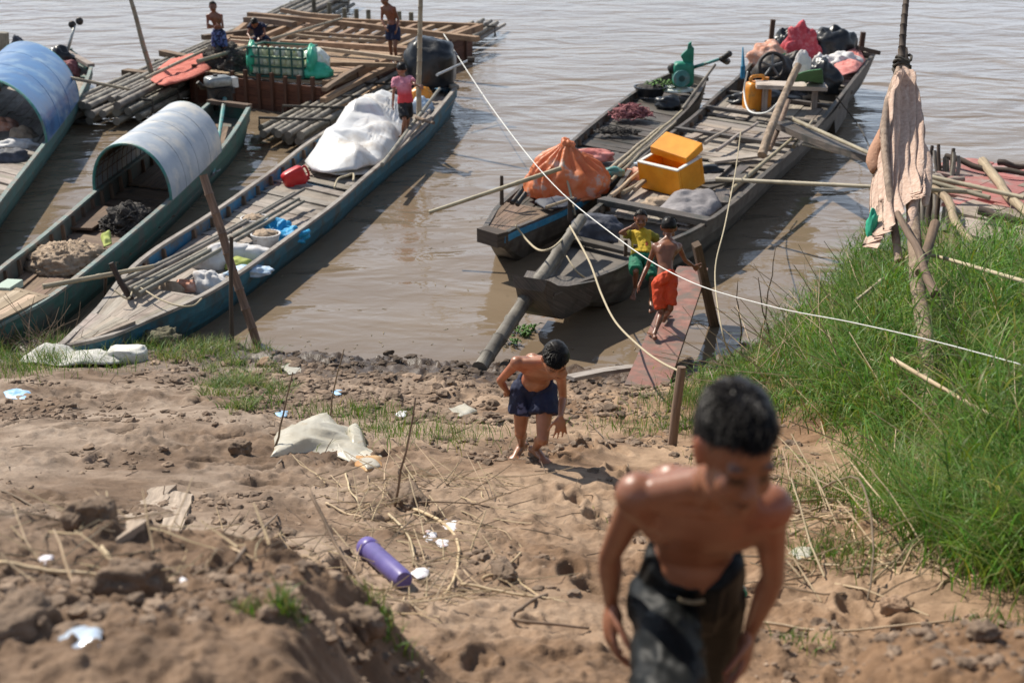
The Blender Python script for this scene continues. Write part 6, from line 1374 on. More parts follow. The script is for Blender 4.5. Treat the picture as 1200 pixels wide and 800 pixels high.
# --- narrow boat
p = WZ(664, 236, .32); q = MB(); q.blob(p + Vector((0, .25, .16)), (.50, .40, .38), 51, fold=.14, freq=1.6, flat=.35, n=110, rough=.02, pleat=(15, .22), peak=.10)
bg = q.build('orange_sack', 'orange_bag', None, smooth=True); tag(bg, 'huge orange printed plastic bag tied at its top on the narrow boat', 'bag')
q = MB(); tp = p + Vector((0, .25, .61)); q.blob(tp, (.09, .09, .09), 5, fold=.5, flat=1, n=24); q.build('tied_knot', 'orange_bag', bg, root=bg, smooth=True)
q = MB(); q.tube(smooth_pts([tp, WY(660, 196, p.y - .05), WY(667, 220, p.y - .15), WY(674, 252, p.y - .5)], 5), .014, 6, tint=(1, 1, 1)); q.build('tie_rope', 'rope_tan', bg, root=bg, smooth=True)
sheet('orange_skirt', [(612, 214), (628, 196), (655, 190), (690, 196), (708, 214), (704, 232), (680, 236), (640, 232)], .36, 'orange_bag', 'loose orange plastic spread under the huge orange bag', 'sheet', 8, .14, 2.)
blob('plastic_bag', 690, 184, .36, (.34, .15, .10), 'rose_cloth', 'pink and purple printed bag behind the huge orange bag', 'bag', 52, fold=.35, flat=.5, n=40)
tangle(740, 137, .34, (.30, .26, .17), 'maroon_net', 'dark red net heap in the middle of the narrow boat', 60, 53)
tangle(722, 156, .33, (.34, .12, .06), 'dark_net', 'flat tangle of black line on the narrow boat\'s deck', 40, 54)
sheet('dark_rag', [(626, 238), (652, 232), (676, 234), (664, 243), (640, 246)], .44, 'dark_bag', 'dark wet rag on the narrow boat\'s bow deck', 'rag', 3, .06, 5)
for (a, b, lb) in (((600, 238), (612, 222), 'left black iron bar on the narrow boat\'s bow'), ((606, 240), (616, 226), 'right black iron bar on the narrow boat\'s bow')):
    pole('iron_bar', [WZ(*a, .5), WZ(*b, .6)], [.03, .025], 'dark_iron', lb, 'bar')
pole('loose_stick', [WZ(640, 243, .5), WZ(672, 232, .52)], [.018, .015], 'pale_wood', 'short pale stick on the dark rag', 'stick')
tub(762, 112, .34, .26, .14, 'black_plastic', 'dark_net', 'round black basin on the narrow boat near the green engine', 'basin')
blob('bundle', 783, 122, .34, (.22, .2, .14), 'black_plastic', 'black bag right of the round basin', 'bag', 56, fold=.3, flat=.5, n=34)
p = WZ(774, 106, .42); q = MB(); rr = random.Random(4)
for _ in range(60):
    a = rr.uniform(0, 6.3); s = rr.uniform(.05, .2); c = p + Vector((math.cos(a) * s, math.sin(a) * s, rr.uniform(0, .14))); q.tube([c, c + Vector((math.cos(a) * .06, math.sin(a) * .06, .03)), c + Vector((math.cos(a) * .12, math.sin(a) * .1, 0))], [.004, .03, .002], 4, sq=.15, tint=(1, rr.uniform(.8, 1.2), 1))
tag(q.build('leafy_greens', 'leaf', None, smooth=True), 'bunch of green leaves beside the black basin', 'greens')
p = WZ(793, 106, .42); q = MB(); q.lathe(p, [(0, 0), (.26, 0), (.28, .02), (.2, .05), (.08, .07), (.07, .11), (0, .12)], 22); tag(q.build('pot_lid', 'pale_plastic', None, smooth=True), 'pale green pot lid in front of the green engine', 'lid')
# green engine
EG = lambda v: Vector(v) * .7
p = WZ(800, 101, .5); ge = thing('green_engine', p, 'tall dark green engine with round flywheel on the narrow boat\'s stern', 'boat engine')
q = MB(); q.blob(p + EG((0, 0, .28)), (.17, .14, .20), 6, fold=.04, rough=.02, flat=1, p=5, n=26); q.build('engine_block', 'engine_green', ge, smooth=True)
q = MB(); q.tube([p + EG((-.06, -.2, .22)), p + EG((-.06, -.28, .22))], .135, 20); q.tube([p + EG((-.06, -.27, .22)), p + EG((-.06, -.30, .22))], .05, 12, tint=(.3, .3, .3)); q.build('flywheel', 'teal_paint', ge, smooth=True, auto=40)
q = MB(); vs = [(.02, .5), (.22, .5), (.22, .86), (.16, .92), (.15, 1.02), (.08, .97), (.06, .84), (-.08, .70)]; P0 = [p + EG((x, -.06, z)) for x, z in vs]; P1 = [v + EG((.02, .16, 0)) for v in P0]; k = len(vs)
q.add(P0 + P1, [list(range(k))[::-1], [k + i for i in range(k)]] + [[i, (i + 1) % k, k + (i + 1) % k, k + i] for i in range(k)]); q.build('hopper', 'engine_green', ge)
q = MB(); q.blob(p + EG((-.26, 0, .4)), (.07, .07, .085), 8, fold=.2, flat=1, n=18); q.build('air_filter', 'dark_iron', ge, smooth=True)
q = MB(); q.tube([p + EG((.2, .1, .4)), WZ(848, 68, 1.0)], [.03, .022], 8); q.build('drive_shaft', 'teal_paint', ge, smooth=True)
q = MB(); q.tube([WZ(846, 69, 1.0), WZ(852, 72, .85)], [.05, .06], 8); q.tube([WZ(848, 68, 1.0), WZ(855, 63, 1.1)], [.04, .05], 8); q.build('propeller', 'dark_iron', ge, smooth=True)
rope('hanging_wire', [WZ(802, 100, .5), WZ(812, 112, .3), WZ(830, 117, .15), WZ(850, 113, .2), WZ(866, 110, .4)], .014, 'rope_dark', 'black cable sagging from the narrow boat\'s stern over the water', 'cable')
# --- broad boat
p = WZ(790, 224, .39); angE = .62
cb = thing('cool_box', p, 'open yellow foam cool box tipped on its side in the broad boat', 'cool box'); M = Matrix.Rotation(R(-48), 3, 'Z') @ Matrix.Rotation(R(14), 3, 'X'); o = p + Vector((0, .16, .03)); W_, D_, H_ = .66, .40, .34
def bx(c, sx, sy, sz, name, mat, par, Mx=M, oo=o, tint=(1, 1, 1)):
    q = MB(); c = Vector(c); q.beam(oo + Mx @ (c - Vector((sx / 2, 0, 0))), oo + Mx @ (c + Vector((sx / 2, 0, 0))), sy, sz, up=Mx @ Vector((0, 0, 1)), tint=tint); ob = q.build(name, mat, par); bv = ob.modifiers.new('b', 'BEVEL'); bv.width = .008; bv.segments = 2; return ob
bx((0, 0, .02), W_, D_, .04, 'box_floor', 'yellow_foam', cb); bx((0, -D_ / 2, H_ / 2), W_, .045, H_, 'box_side', 'yellow_foam', cb); bx((0, D_ / 2, H_ / 2), W_, .045, H_, 'box_side', 'yellow_foam', cb)
bx((-W_ / 2 + .022, 0, H_ / 2), .045, D_ - .05, H_, 'box_side', 'yellow_foam', cb); bx((W_ / 2 - .022, 0, H_ / 2), .045, D_ - .05, H_, 'box_side', 'yellow_foam', cb)
bx((0, -D_ / 2, H_ + .008), W_, .05, .02, 'broken_edge', 'foam_edge', cb); bx((0, D_ / 2, H_ + .008), W_, .05, .02, 'broken_edge', 'foam_edge', cb); bx((-W_ / 2 + .022, 0, H_ + .008), .05, D_ - .06, .02, 'broken_edge', 'foam_edge', cb); bx((W_ / 2 - .022, 0, H_ + .008), .05, D_ - .06, .02, 'broken_edge', 'foam_edge', cb)
M2 = Matrix.Rotation(R(-44), 3, 'Z') @ Matrix.Rotation(R(24), 3, 'X') @ Matrix.Rotation(R(8), 3, 'Y'); o2 = o + M @ Vector((.02, .13, H_ + .10)); q = MB(); q.beam(o2 + M2 @ Vector((-.27, 0, 0)), o2 + M2 @ Vector((.27, 0, 0)), .34, .11, up=M2 @ Vector((0, 0, 1)), tint=(1.02, 1, 1)); ob = q.build('box_lid', 'yellow_foam', None, origin=tuple(o2 - Vector((0, 0, .1)))); tag(ob, 'yellow foam lid leaning on the open cool box', 'lid'); bv = ob.modifiers.new('b', 'BEVEL'); bv.width = .012; bv.segments = 2
blob('plastic_bag', 764, 199, .38, (.24, .17, .14), 'blue_white', 'white and blue plastic bag left of the cool box', 'bag', 61, fold=.4, flat=.5, n=40)
blob('plastic_bag', 771, 212, .38, (.17, .13, .15), 'salmon_cloth', 'orange-white bag pressed against the cool box', 'bag', 62, fold=.4, flat=.5, n=40)
blob('plastic_bag', 752, 206, .38, (.26, .12, .10), 'salmon_cloth', 'pale orange bag among the sticks left of the cool box', 'bag', 63, fold=.4, flat=.5, n=40)
sheet('blue_tarp', [(752, 214), (772, 207), (800, 214), (806, 226), (780, 226)], .38, 'dark_bag', 'dark blue sheet under the yellow cool box', 'sheet', 5, .04, 4)
blob('teal_rag', 717, 203, .5, (.16, .1, .07), 'teal_paint', 'teal rag on the narrow boat\'s rim left of the cool box', 'rag', 64, fold=.4, flat=.5, n=30)
for k, (a, b, lb) in enumerate((((716, 230), (762, 190), 'longest stick left of the cool box'), ((730, 226), (766, 204), 'middle stick left of the cool box'), ((744, 222), (768, 204), 'short stick touching the orange-white bag'), ((826, 168), (856, 150), 'grey stick behind the cool box lid'), ((840, 176), (888, 144), 'long grey board behind the black rag'))):
    pole('loose_stick', [WZ(*a, .46), WZ(*b, .48)], [.028, .02], 'pale_wood' if k < 3 else 'grey_wood', lb, 'stick', crook=.02, seed=k)
blob('black_rag', 832, 200, .38, (.16, .10, .07), 'black_plastic', 'small black rag right of the cool box', 'rag', 65, fold=.5, flat=.5, n=30)
sheet('grey_blanket', [(766, 250), (784, 236), (806, 232), (838, 236), (846, 246), (826, 258), (806, 266), (786, 262)], .38, 'grey_blanket', 'crumpled grey blanket spread by the broad boat\'s right rim', 'blanket', 9, .20, 2.6, .9)
blob('tan_rag', 778, 238, .38, (.24, .16, .08), 'tan_sack', 'beige cloth bunched at the grey blanket\'s left', 'cloth', 66, fold=.35, flat=.5, n=36)
p = WZ(698, 284, .36); q = MB(); q.blob(p + Vector((0, .1, .1)), (.28, .17, .17), 67, rz=-.35, fold=.22, flat=.6, n=60, p=2.3); bb = q.build('dark_sack', 'dark_bag', None, smooth=True); tag(bb, 'dark grey sack lying on the broad boat\'s bow boards', 'sack')
for (px, py, w_, h_, rz_) in ((848, 200, .42, .20, .6), (858, 226, .5, .14, .9), (884, 180, .5, .16, .4), (846, 236, .3, .12, .8)):   # broken openings in the deck
    pass
# engine well
jerrycan(886, 133, .30, .5, .4, 'orange_plastic', 'orange jerrycan in the broad boat\'s open engine well')
blob('engine_cover', 893, 117, .45, (.5, .25, .16), 'black_plastic', 'black plastic draped behind the orange jerrycan', 'cover', 70, fold=.35, flat=.4, n=44)
p = WZ(928, 122, .5); q = MB(); q.beam(p + Vector((-.55, .1, .28)), p + Vector((.5, .0, .26)), .42, .06, tint=(1.5, 1.5, 1.5)); q.beam(p + Vector((-.4, .1, -.3)), p + Vector((-.4, .1, .25)), .08, .08); q.beam(p + Vector((.35, .05, -.3)), p + Vector((.35, .05, .23)), .08, .08)
tag(q.build('low_bench', 'grey_wood', None), 'low grey bench board over the engine well', 'bench')
for (px, py, z, r_, sd, lb) in ((938, 128, .1, (.5, .3, .3), 71, 'dark engine bulk under the low grey bench'),):
    blob('engine_bulk', px, py, z, r_, 'dark_iron', lb, 'engine', sd, fold=.25, flat=.6, n=36)
p = WZ(904, 92, .62); fw = thing('spoked_wheel', p, 'black spoked flywheel standing on the broad boat\'s stern', 'flywheel')
cc = p + Vector((0, 0, .2)); q = MB(); q.tube([cc + Vector((math.cos(a) * .2, math.sin(a) * .05, math.sin(a) * .2)) for a in np.linspace(0, 2 * math.pi, 28)], .03, 8, cap=False, tint=(1, 1, 1)); q.build('wheel_rim', 'dark_iron', fw, smooth=True)
for k in range(5):
    a = k * 2 * math.pi / 5 + .3; q = MB(); q.beam(cc, cc + Vector((math.cos(a) * .19, math.sin(a) * .04, math.sin(a) * .19)), .03, .03, tint=(.4, .4, .4)); q.build('spoke', 'grey_metal', fw)
blob('engine_bulk', 907, 86, .62, (.36, .3, .32), 'dark_iron', 'dark engine block behind the black spoked flywheel', 'engine', 72, fold=.2, flat=.6, n=36, up=.0)
q = MB(); p = WZ(870, 92, .62); q.tube([p, p + Vector((0, 0, .2))], .04, 8); q.beam(p + Vector((0, 0, .2)), p + Vector((-.02, 0, .5)), .16, .04, taper=.3, tint=(1, 1, 1)); tag(q.build('blue_scoop', 'blue_stripe', None), 'small blue pointed scoop on the broad boat\'s left rim', 'scoop')
for (px, py, z, r_, m_, lb, c_, sd, kw) in (
    (900, 70, .66, (.34, .26, .28), 'salmon_cloth', 'orange and white cloth above the spoked flywheel', 'cloth', 80, {}), (922, 60, .66, (.24, .22, .42), 'black_plastic', 'black bag at the back left of the cloth heap', 'bag', 81, {}),
    (938, 66, .7, (.30, .2, .50), 'red_cloth', 'red patterned cloth at the top of the heap', 'cloth', 82, {'fold': .5}), (962, 78, .66, (.16, .15, .2), 'sack_white', 'white and grey bundle in the middle of the stern heap', 'bundle', 83, {}),
    (973, 66, .66, (.50, .36, .50), 'black_plastic', 'large shiny black tarpaulin crowning the stern heap', 'tarpaulin', 84, {'fold': .4}), (962, 96, .62, (.3, .26, .34), 'black_plastic', 'black bag in front of the green cloth', 'bag', 85, {}),
    (985, 76, .64, (.34, .24, .2), 'sack_white', 'pale sack below the large black tarpaulin', 'sack', 86, {}), (934, 80, .62, (.28, .2, .26), 'dark_iron', 'dark metal clutter left of the pale log\'s top', 'clutter', 87, {}), (918, 78, .62, (.22, .2, .2), 'moss_cloth', 'dark green cloth scrap beside the flywheel', 'cloth', 88, {})):
    k_ = dict(fold=.35, flat=.5, n=44); k_.update(kw); blob('stern_bundle', px, py, z, r_, m_, lb, c_, sd, **k_)
# green cloth hung as a tent flap
q = MB(); A_, B_, C_, D_ = WZ(963, 82, 1.42), WZ(925, 92, .95), WZ(966, 98, .7), WZ(945, 98, .8); m = 14; vs = []
for i in range(m + 1):
    for j in range(m + 1):
        u, v = i / m, j / m; p = A_.lerp(B_, u).lerp(C_.lerp(D_, u), v); vs.append(p + Vector((0, -.06 * math.sin(u * 7) * v, .03 * math.sin(v * 6 + u * 3))))
fs = [[i * (m + 1) + j, (i + 1) * (m + 1) + j, (i + 1) * (m + 1) + j + 1, i * (m + 1) + j + 1] for i in range(m) for j in range(m)]; q.add(vs, fs); ob = q.build('green_cloth', 'moss_cloth', None, smooth=True); sdm = ob.modifiers.new('s', 'SOLIDIFY'); sdm.thickness = .015; tag(ob, 'dark green cloth hung like a flap in front of the stern heap', 'cloth')
sheet('pink_mat', [(972, 88), (985, 66), (1006, 58), (1014, 72), (1004, 84), (984, 90)], .66, 'rose_cloth', 'rose-pink mat spread at the broad boat\'s stern corner', 'mat', 6, .14, 2.6)
blob('white_cloth', 940, 82, .95, (.13, .10, .2), 'sack_white', 'white cloth hung over the pale log\'s upper end', 'cloth', 90, fold=.25, flat=1, n=34, up=.1)
# dark missing-board gaps: loose short boards thrown about the deck of the broad boat
rr = random.Random(12)
for k, (px, py, L_, rz_, lb) in enumerate(((852, 214, .8, .7, 'loose board left of the broad boat\'s deck edge, behind the blanket'), (870, 186, .9, .35, 'loose board beside the pale log\'s foot'), (846, 232, .5, 1.4, 'short board end by the grey blanket\'s corner'), (898, 164, .9, .2, 'loose board under the pale log'),
        (836, 214, .7, .15, 'thin slat right of the black rag'), (820, 158, .6, .9, 'loose slat behind the cool box lid'), (866, 202, .45, 1.1, 'smallest board chip in mid-deck of the broad boat'))):
    p = WZ(px, py, .39 + .02 * (k % 3)); d = Vector((math.cos(rz_), math.sin(rz_), 0)) * L_ / 2; q = MB(); q.beam(p - d, p + d + Vector((0, 0, .03)), rr.uniform(.1, .2), .03); tag(q.build('loose_board', 'grey_wood' if k % 2 else 'wet_wood', None, origin=tuple(p)), lb, 'board', 'loose boards on the broad boat')
# ================================================================== THE BANK: grass, litter, sticks, clods
pm('grass_blade', [(.045, .105, .012), (.08, .165, .022), (.13, .225, .042)], rough=.55, scale=3, bump=0, transl=.4)
pm('straw', [(.30, .22, .13), (.42, .32, .2), (.55, .44, .3)], rough=.8, scale=8, bump=.2)
pm('twig', [(.10, .07, .05), (.18, .13, .09), (.27, .2, .15)], rough=.85, scale=8, bump=.3)
pm('clod', [(.10, .068, .046), (.18, .125, .085), (.28, .205, .145)], rough=.95, scale=9, bump=.8, bdist=.015, bscale=40)
pm('yellow_film', [(.58, .52, .40), (.70, .66, .55), (.80, .78, .70)], rough=.35, scale=3, bump=.5, bdist=.02, bscale=14, grime=((.55, .30, .08), 5, .60, .74), transl=.35)
pm('purple_plastic', [(.075, .055, .19), (.105, .08, .26), (.15, .12, .32)], rough=.4, scale=5, bump=.1, grime=((.3, .25, .25), 6, .6, .75))
pm('foil', [(.32, .42, .58), (.5, .58, .68), (.75, .78, .82)], rough=.3, scale=9, metal=.3, bump=.4, bdist=.01, grime=((.1, .2, .5), 20, .6, .66))
pm('paper_print', [(.62, .56, .62), (.74, .72, .74), (.8, .8, .8)], rough=.6, scale=12, bump=.3, bdist=.004, grime=((.55, .15, .25), 26, .62, .66))
pm('litter_blue', [(.03, .25, .55), (.3, .5, .7), (.7, .75, .8)], rough=.45, scale=22, bump=.4, bdist=.006)
def poly_mask(x, y, P):
    ins = np.zeros(x.shape, bool); n = len(P); j = n - 1
    for i in range(n):
        xi, yi = P[i]; xj, yj = P[j]; c = ((yi > y) != (yj > y)) & (x < (xj - xi) * (y - yi) / (yj - yi + 1e-12) + xi); ins ^= c; j = i
    return ins
def blades(name, base, hgt, wid, lean, col, mat, label, seed=0, segs=4, az=None, cat=None):
    """base (n,3) numpy; one curved blade per row"""
    r = np.random.RandomState(seed); n = len(base); a = r.uniform(0, 2 * np.pi, n) if az is None else az; dx, dy = np.cos(a), np.sin(a); tw = a + r.uniform(-1.2, 1.2, n) + np.pi / 2; sx, sy = np.cos(tw), np.sin(tw)
    V = []; 
    for k in range(segs + 1):
        t = k / segs; h = hgt * (t - .42 * lean * t ** 2.2); out = hgt * lean * .85 * t ** 1.7; w = wid * (1 - t) ** .6 * (.55 + .45 * min(1, t * 5)) / 2 + .0004
        cx, cy, cz = base[:, 0] + dx * out, base[:, 1] + dy * out, base[:, 2] + h
        V.append(np.stack([cx - sx * w, cy - sy * w, cz], -1)); V.append(np.stack([cx + sx * w, cy + sy * w, cz], -1))
    V = np.stack(V, 1); K = 2 * (segs + 1); F = []
    b0 = np.arange(n)[:, None] * K
    for k in range(segs): F.append(np.concatenate([b0 + 2 * k, b0 + 2 * k + 1, b0 + 2 * k + 3, b0 + 2 * k + 2], 1))
    F = np.concatenate([f[:, None, :] for f in F], 1).reshape(-1, 4); V = V.reshape(-1, 3); o = V.mean(0); o[2] = base[:, 2].min(); me = bpy.data.meshes.new(name); me.vertices.add(len(V)); me.vertices.foreach_set('co', (V - o).ravel())
    me.loops.add(F.size); me.loops.foreach_set('vertex_index', F.ravel().astype(np.int32)); me.polygons.add(len(F)); me.polygons.foreach_set('loop_start', np.arange(0, F.size, 4, dtype=np.int32)); me.polygons.foreach_set('use_smooth', np.ones(len(F), bool)); me.update(calc_edges=True)
    c4 = np.ones((len(V), 4)); c4[:, :3] = np.repeat(col, K, 0); ca = me.color_attributes.new('tint', 'FLOAT_COLOR', 'POINT'); ca.data.foreach_set('color', c4.ravel()); me.materials.append(MATS[mat])
    ob = bpy.data.objects.new(name, me); COL.objects.link(ob); ob.location = o; tag(ob, label, cat, kind='stuff'); return ob
def project(P):
    d = P - np.array(CAM); f = d[:, 1] * CT - d[:, 2] * ST; u = d[:, 1] * ST + d[:, 2] * CT; return 600 + FPX * d[:, 0] / f, 400 - FPX * u / f
def scatter(poly, n, seed, clump=None, thresh=0., nscale=1.2, jit=0.):
    """random ground points whose picture position falls inside the outline"""
    r = np.random.RandomState(seed); cor = np.array([list(G(min(max(a, -300), 1500), b)) for a, b in poly]); x0, y0 = cor[:, 0].min() - .1, cor[:, 1].min() - .1; x1, y1 = cor[:, 0].max() + .1, cor[:, 1].max() + .1; out = []; tot = 0
    PW = [(c[0], c[1]) for c in cor]
    for _ in range(60):
        m = n * 3
        if clump:
            cx = r.uniform(x0, x1, m // 40 + 1); cy = r.uniform(y0, y1, m // 40 + 1); i = r.randint(0, len(cx), m); x = cx[i] + r.normal(0, clump, m); y = cy[i] + r.normal(0, clump, m)
        else: x = r.uniform(x0, x1, m); y = r.uniform(y0, y1, m)
        k = poly_mask(x, y, PW)
        if thresh: k &= fbm(x * nscale + 11, y * nscale + 5, 3, 77) > thresh
        x, y = x[k] + r.normal(0, 1, k.sum()) * jit, y[k] + r.normal(0, 1, k.sum()) * jit; P = np.stack([x, y, ground_h(x, y, False)], -1)
        if jit:
            ux, uy = project(P); P = P[~((ux > 1066) & (ux < 1116) & (uy > 395) & (uy < 610) & (r.rand(len(P)) < .85))]
        out.append(P); tot += len(P)
        if tot >= n: break
    return np.concatenate(out)[:n]
def greens(n, r, dry=.12, bright=1.0):
    c = np.stack([r.uniform(.75, 1.3, n), r.uniform(.8, 1.25, n), r.uniform(.6, 1.2, n)], -1) * bright; d = r.rand(n) < dry; c[d] = np.stack([r.uniform(2.4, 3.6, d.sum()), r.uniform(1.3, 1.8, d.sum()), r.uniform(2.5, 5, d.sum())], -1); y_ = r.rand(n) < .22; c[y_ & ~d] *= np.array([1.7, 1.2, .9]); return c
main = [(800, 450), (850, 430), (905, 402), (960, 374), (1000, 346), (1040, 324), (1090, 318), (1400, 318), (1420, 640), (1330, 690), (1200, 690), (1130, 662), (1085, 628), (1052, 580), (1020, 528), (975, 503), (930, 492), (885, 480), (840, 466)]
r_ = np.random.RandomState(5)
P = scatter(main, 19000, 11, clump=.05, thresh=.44, nscale=2.8, jit=.11); pxx, pyy = project(P); ed0 = sstep(800, 980, pxx + (pyy - 400) * -.35); P = P[r_.rand(len(P)) < .25 + .75 * ed0]; n = len(P); dens = fbm(P[:, 0] * 1.3, P[:, 1] * 1.3, 3, 7)
pxx, pyy = project(P); edge = sstep(860, 1050, pxx + (pyy - 400) * -.35)
hg = r_.uniform(.2, .5, n) * (.55 + .75 * dens) * (.28 + .72 * edge) ; az = fbm(P[:, 0] * 1.6, P[:, 1] * 1.6, 2, 13) * 14 + r_.normal(0, 1.5, n); cl_ = fbm(P[:, 0] * 3.2, P[:, 1] * 3.2, 3, 19); hg = hg * (.45 + 1.25 * sstep(.35, .65, cl_))
blades('river_grass', P, hg, r_.uniform(.005, .013, n), r_.uniform(.3, 1.15, n), greens(n, r_, .10) * (.55 + .9 * fbm(P[:, 0] * 2.2, P[:, 1] * 2.2, 3, 29))[:, None] * np.where((r_.rand(n) > .3 * (1 - edge))[:, None], 1, np.array([[2.6, 1.35, 3.]])), 'grass_blade', 'dense tall green grass covering the right bank', 1, 4, az)
PB = P[np.random.RandomState(8).randint(0, len(P), 52000)]; i_ = np.random.RandomState(9); n = len(PB); pq, py_ = project(PB); PB = PB[~((pq > 1062) & (pq < 1120) & (py_ > 395) & (py_ < 610) & (i_.rand(n) < .7))]; n = len(PB); pq, py_ = project(PB); eg = sstep(850, 1040, pq + (py_ - 400) * -.35)
PB = PB + np.stack([i_.normal(0, .05, n), i_.normal(0, .05, n), np.zeros(n)], -1); cl2 = fbm(PB[:, 0] * 3.2, PB[:, 1] * 3.2, 3, 19); PB[:, 2] += i_.uniform(0, 1, n) ** 1.3 * (.08 + .42 * eg) * (.4 + 1.2 * sstep(.35, .65, cl2))
blades('leafy_grass', PB, i_.uniform(.09, .26, n) * (.55 + .45 * eg), i_.uniform(.005, .012, n), i_.uniform(.7, 1.5, n), greens(n, i_, .10, 1.25) * (.6 + .8 * fbm(PB[:, 0] * 2.2, PB[:, 1] * 2.2, 3, 29))[:, None], 'grass_blade', 'short arching leaves of the river grass on the right bank', 6, 4)
tall = [(930, 440), (1000, 372), (1060, 345), (1200, 345), (1400, 345), (1400, 560), (1200, 600), (1100, 560), (1000, 500)]
P = scatter(tall, 7000, 21, clump=.04, jit=.06); n = len(P); az = r_.uniform(0, 6.28, n)
blades('tall_grass', P, r_.uniform(.35, .82, n), r_.uniform(.006, .014, n), r_.uniform(.4, 1.25, n), greens(n, r_, .2, 1.35), 'grass_blade', 'tall arching grass blades rising above the dense right-hand grass', 2, 5, az)
near = [(1040, 565), (1080, 545), (1250, 545), (1300, 700), (1200, 690), (1120, 660), (1070, 620)]
P = scatter(near, 5500, 23, clump=.04, jit=.12); n = len(P); blades('drooping_grass', P, r_.uniform(.22, .5, n), r_.uniform(.004, .008, n), r_.uniform(.6, 1.1, n), greens(n, r_, .25, 1.3), 'grass_blade', 'loose drooping grass over the right ledge', 3, 5)
lf = [(-60, 372), (60, 378), (120, 408), (200, 405), (300, 404), (330, 418), (300, 432), (180, 428), (60, 436), (-60, 440)]
P = scatter(lf, 5500, 31, clump=.06, thresh=.46, nscale=2.6); n = len(P); blades('shore_grass', P, r_.uniform(.06, .24, n), r_.uniform(.004, .008, n), r_.uniform(.3, 1.1, n), greens(n, r_, .42), 'grass_blade', 'patchy short grass along the left waterline', 4, 3)
l2 = [(225, 440), (260, 425), (330, 430), (350, 455), (330, 480), (270, 488), (235, 470)]
P = scatter(l2, 2100, 33, clump=.05, thresh=.46, nscale=3.2); n = len(P); blades('grass_patch', P, r_.uniform(.05, .14, n), r_.uniform(.004, .008, n), r_.uniform(.5, 1.2, n), greens(n, r_, .45), 'grass_blade', 'low green grass patch left of centre, above the white plastic', 5, 3)
for k, (cx, cy, n, s, hh, lb) in enumerate(((398, 487, 260, .16, .13, 'thin grass tuft above the white plastic sheet'), (505, 515, 340, .22, .15, 'thin grass tuft between plastic sheet and climbing boy'), (445, 488, 160, .15, .12, 'sparse grass blades left of the thin centre tuft'), (335, 728, 80, .022, .07, 'small bright tuft on the foreground ledge'), (292, 730, 30, .02, .05, 'tiny tuft left of the bright foreground one'),
        (455, 745, 60, .035, .09, 'tiny tuft at the foreground ledge\'s corner'), (826, 470, 900, .22, .2, 'yellowish grass clump right of the short stake'), (812, 500, 260, .15, .14, 'sparse grass at the foot of the short stake'), (745, 505, 260, .22, .10, 'sparse low grass left of the short stake'), (868, 545, 200, .16, .10, 'thin grass behind the running boy\'s shoulder'),
        (955, 590, 300, .14, .16, 'sparse grass right of the running boy'), (985, 655, 260, .12, .13, 'thin grass between straw and right ledge'), (130, 430, 260, .20, .15, 'grass around the pale netting at left'), (24, 440, 300, .25, .16, 'grass at the left edge below the green boat'), (905, 480, 700, .2, .2, 'green fringe at the left foot of the tall grass'), (1165, 735, 60, .06, .07, 'tiny sprouts on the right ledge'), (940, 760, 60, .05, .06, 'few blades beside the running boy\'s hand'), (760, 610, 60, .12, .07, 'few blades beside the path'), (440, 505, 120, .12, .1, 'sparse blades right of the white plastic sheet'))):
    g = G(cx, cy); r2 = np.random.RandomState(100 + k); x = g.x + r2.normal(0, s, n); y = g.y + r2.normal(0, s, n); P = np.stack([x, y, ground_h(x, y)], -1)
    blades('grass_tuft', P, r2.uniform(.4, 1.1, n) * hh, r2.uniform(.003, .006, n), r2.uniform(.2, 1., n), greens(n, r2, .25), 'grass_blade', lb, 50 + k, 3)
# dry stalks and straw in the grass and along the shore (uncountable)
def straws(name, poly, n, L, rad, seed, mat, label, up=.3, zoff=.01):
    P = scatter(poly, n, seed); r2 = random.Random(seed); q = MB()
    A_ = []
    for b in P: A_.append((r2.uniform(0, 6.28), r2.uniform(*L), r2.uniform(0, up)))
    T_ = (.35, .7, 1); XX = np.array([[b[0] + math.cos(a[0]) * math.cos(a[2]) * a[1] * t for t in T_] for b, a in zip(P, A_)]); YY = np.array([[b[1] + math.sin(a[0]) * math.cos(a[2]) * a[1] * t for t in T_] for b, a in zip(P, A_)]); ZZ = ground_h(XX, YY); Z0 = ground_h(P[:, 0], P[:, 1])
    for bi, b in enumerate(P):
        a, l, el = A_[bi]; d = Vector((math.cos(a) * math.cos(el), math.sin(a) * math.cos(el), math.sin(el))); pts = []
        for t in (0, .35, .7, 1): p = Vector((b[0], b[1], Z0[bi])) + d * l * t; p.z = max(p.z, ZZ[bi][T_.index(t)] if t else Z0[bi]) + zoff * .6; pts.append(p + noise.noise_vector(p * 6) * .02)
        q.tube(pts, [rad * r2.uniform(.6, 1.2), rad * .6], 4, cap=False)
    return tag(q.build(name, mat, None), label, kind='stuff')
straws('straw_litter', [(30, 640), (190, 620), (380, 660), (560, 640), (640, 700), (460, 730), (250, 690), (30, 700)], 300, (.06, .34), .0035, 3, 'straw', 'scattered dry straw and stalks across the near bank')
straws('straw_litter', [(360, 560), (600, 560), (600, 640), (430, 640)], 130, (.08, .4), .0035, 4, 'straw', 'dry stalks lying below the white plastic sheet')
straws('straw_litter', [(900, 560), (1060, 560), (1120, 690), (960, 720), (900, 680)], 120, (.1, .6), .005, 5, 'straw', 'dry stalks and roots fallen between running boy and tall grass', .4)
straws('twig_litter', [(0, 440), (560, 440), (760, 480), (760, 700), (0, 700)], 320, (.03, .16), .003, 6, 'twig', 'small dark twigs strewn over the sand')
straws('dry_stalks', [(-20, 380), (70, 384), (100, 410), (60, 420), (-20, 420)], 170, (.2, .5), .004, 7, 'twig', 'bare brown stems at the left waterline', 1.3)
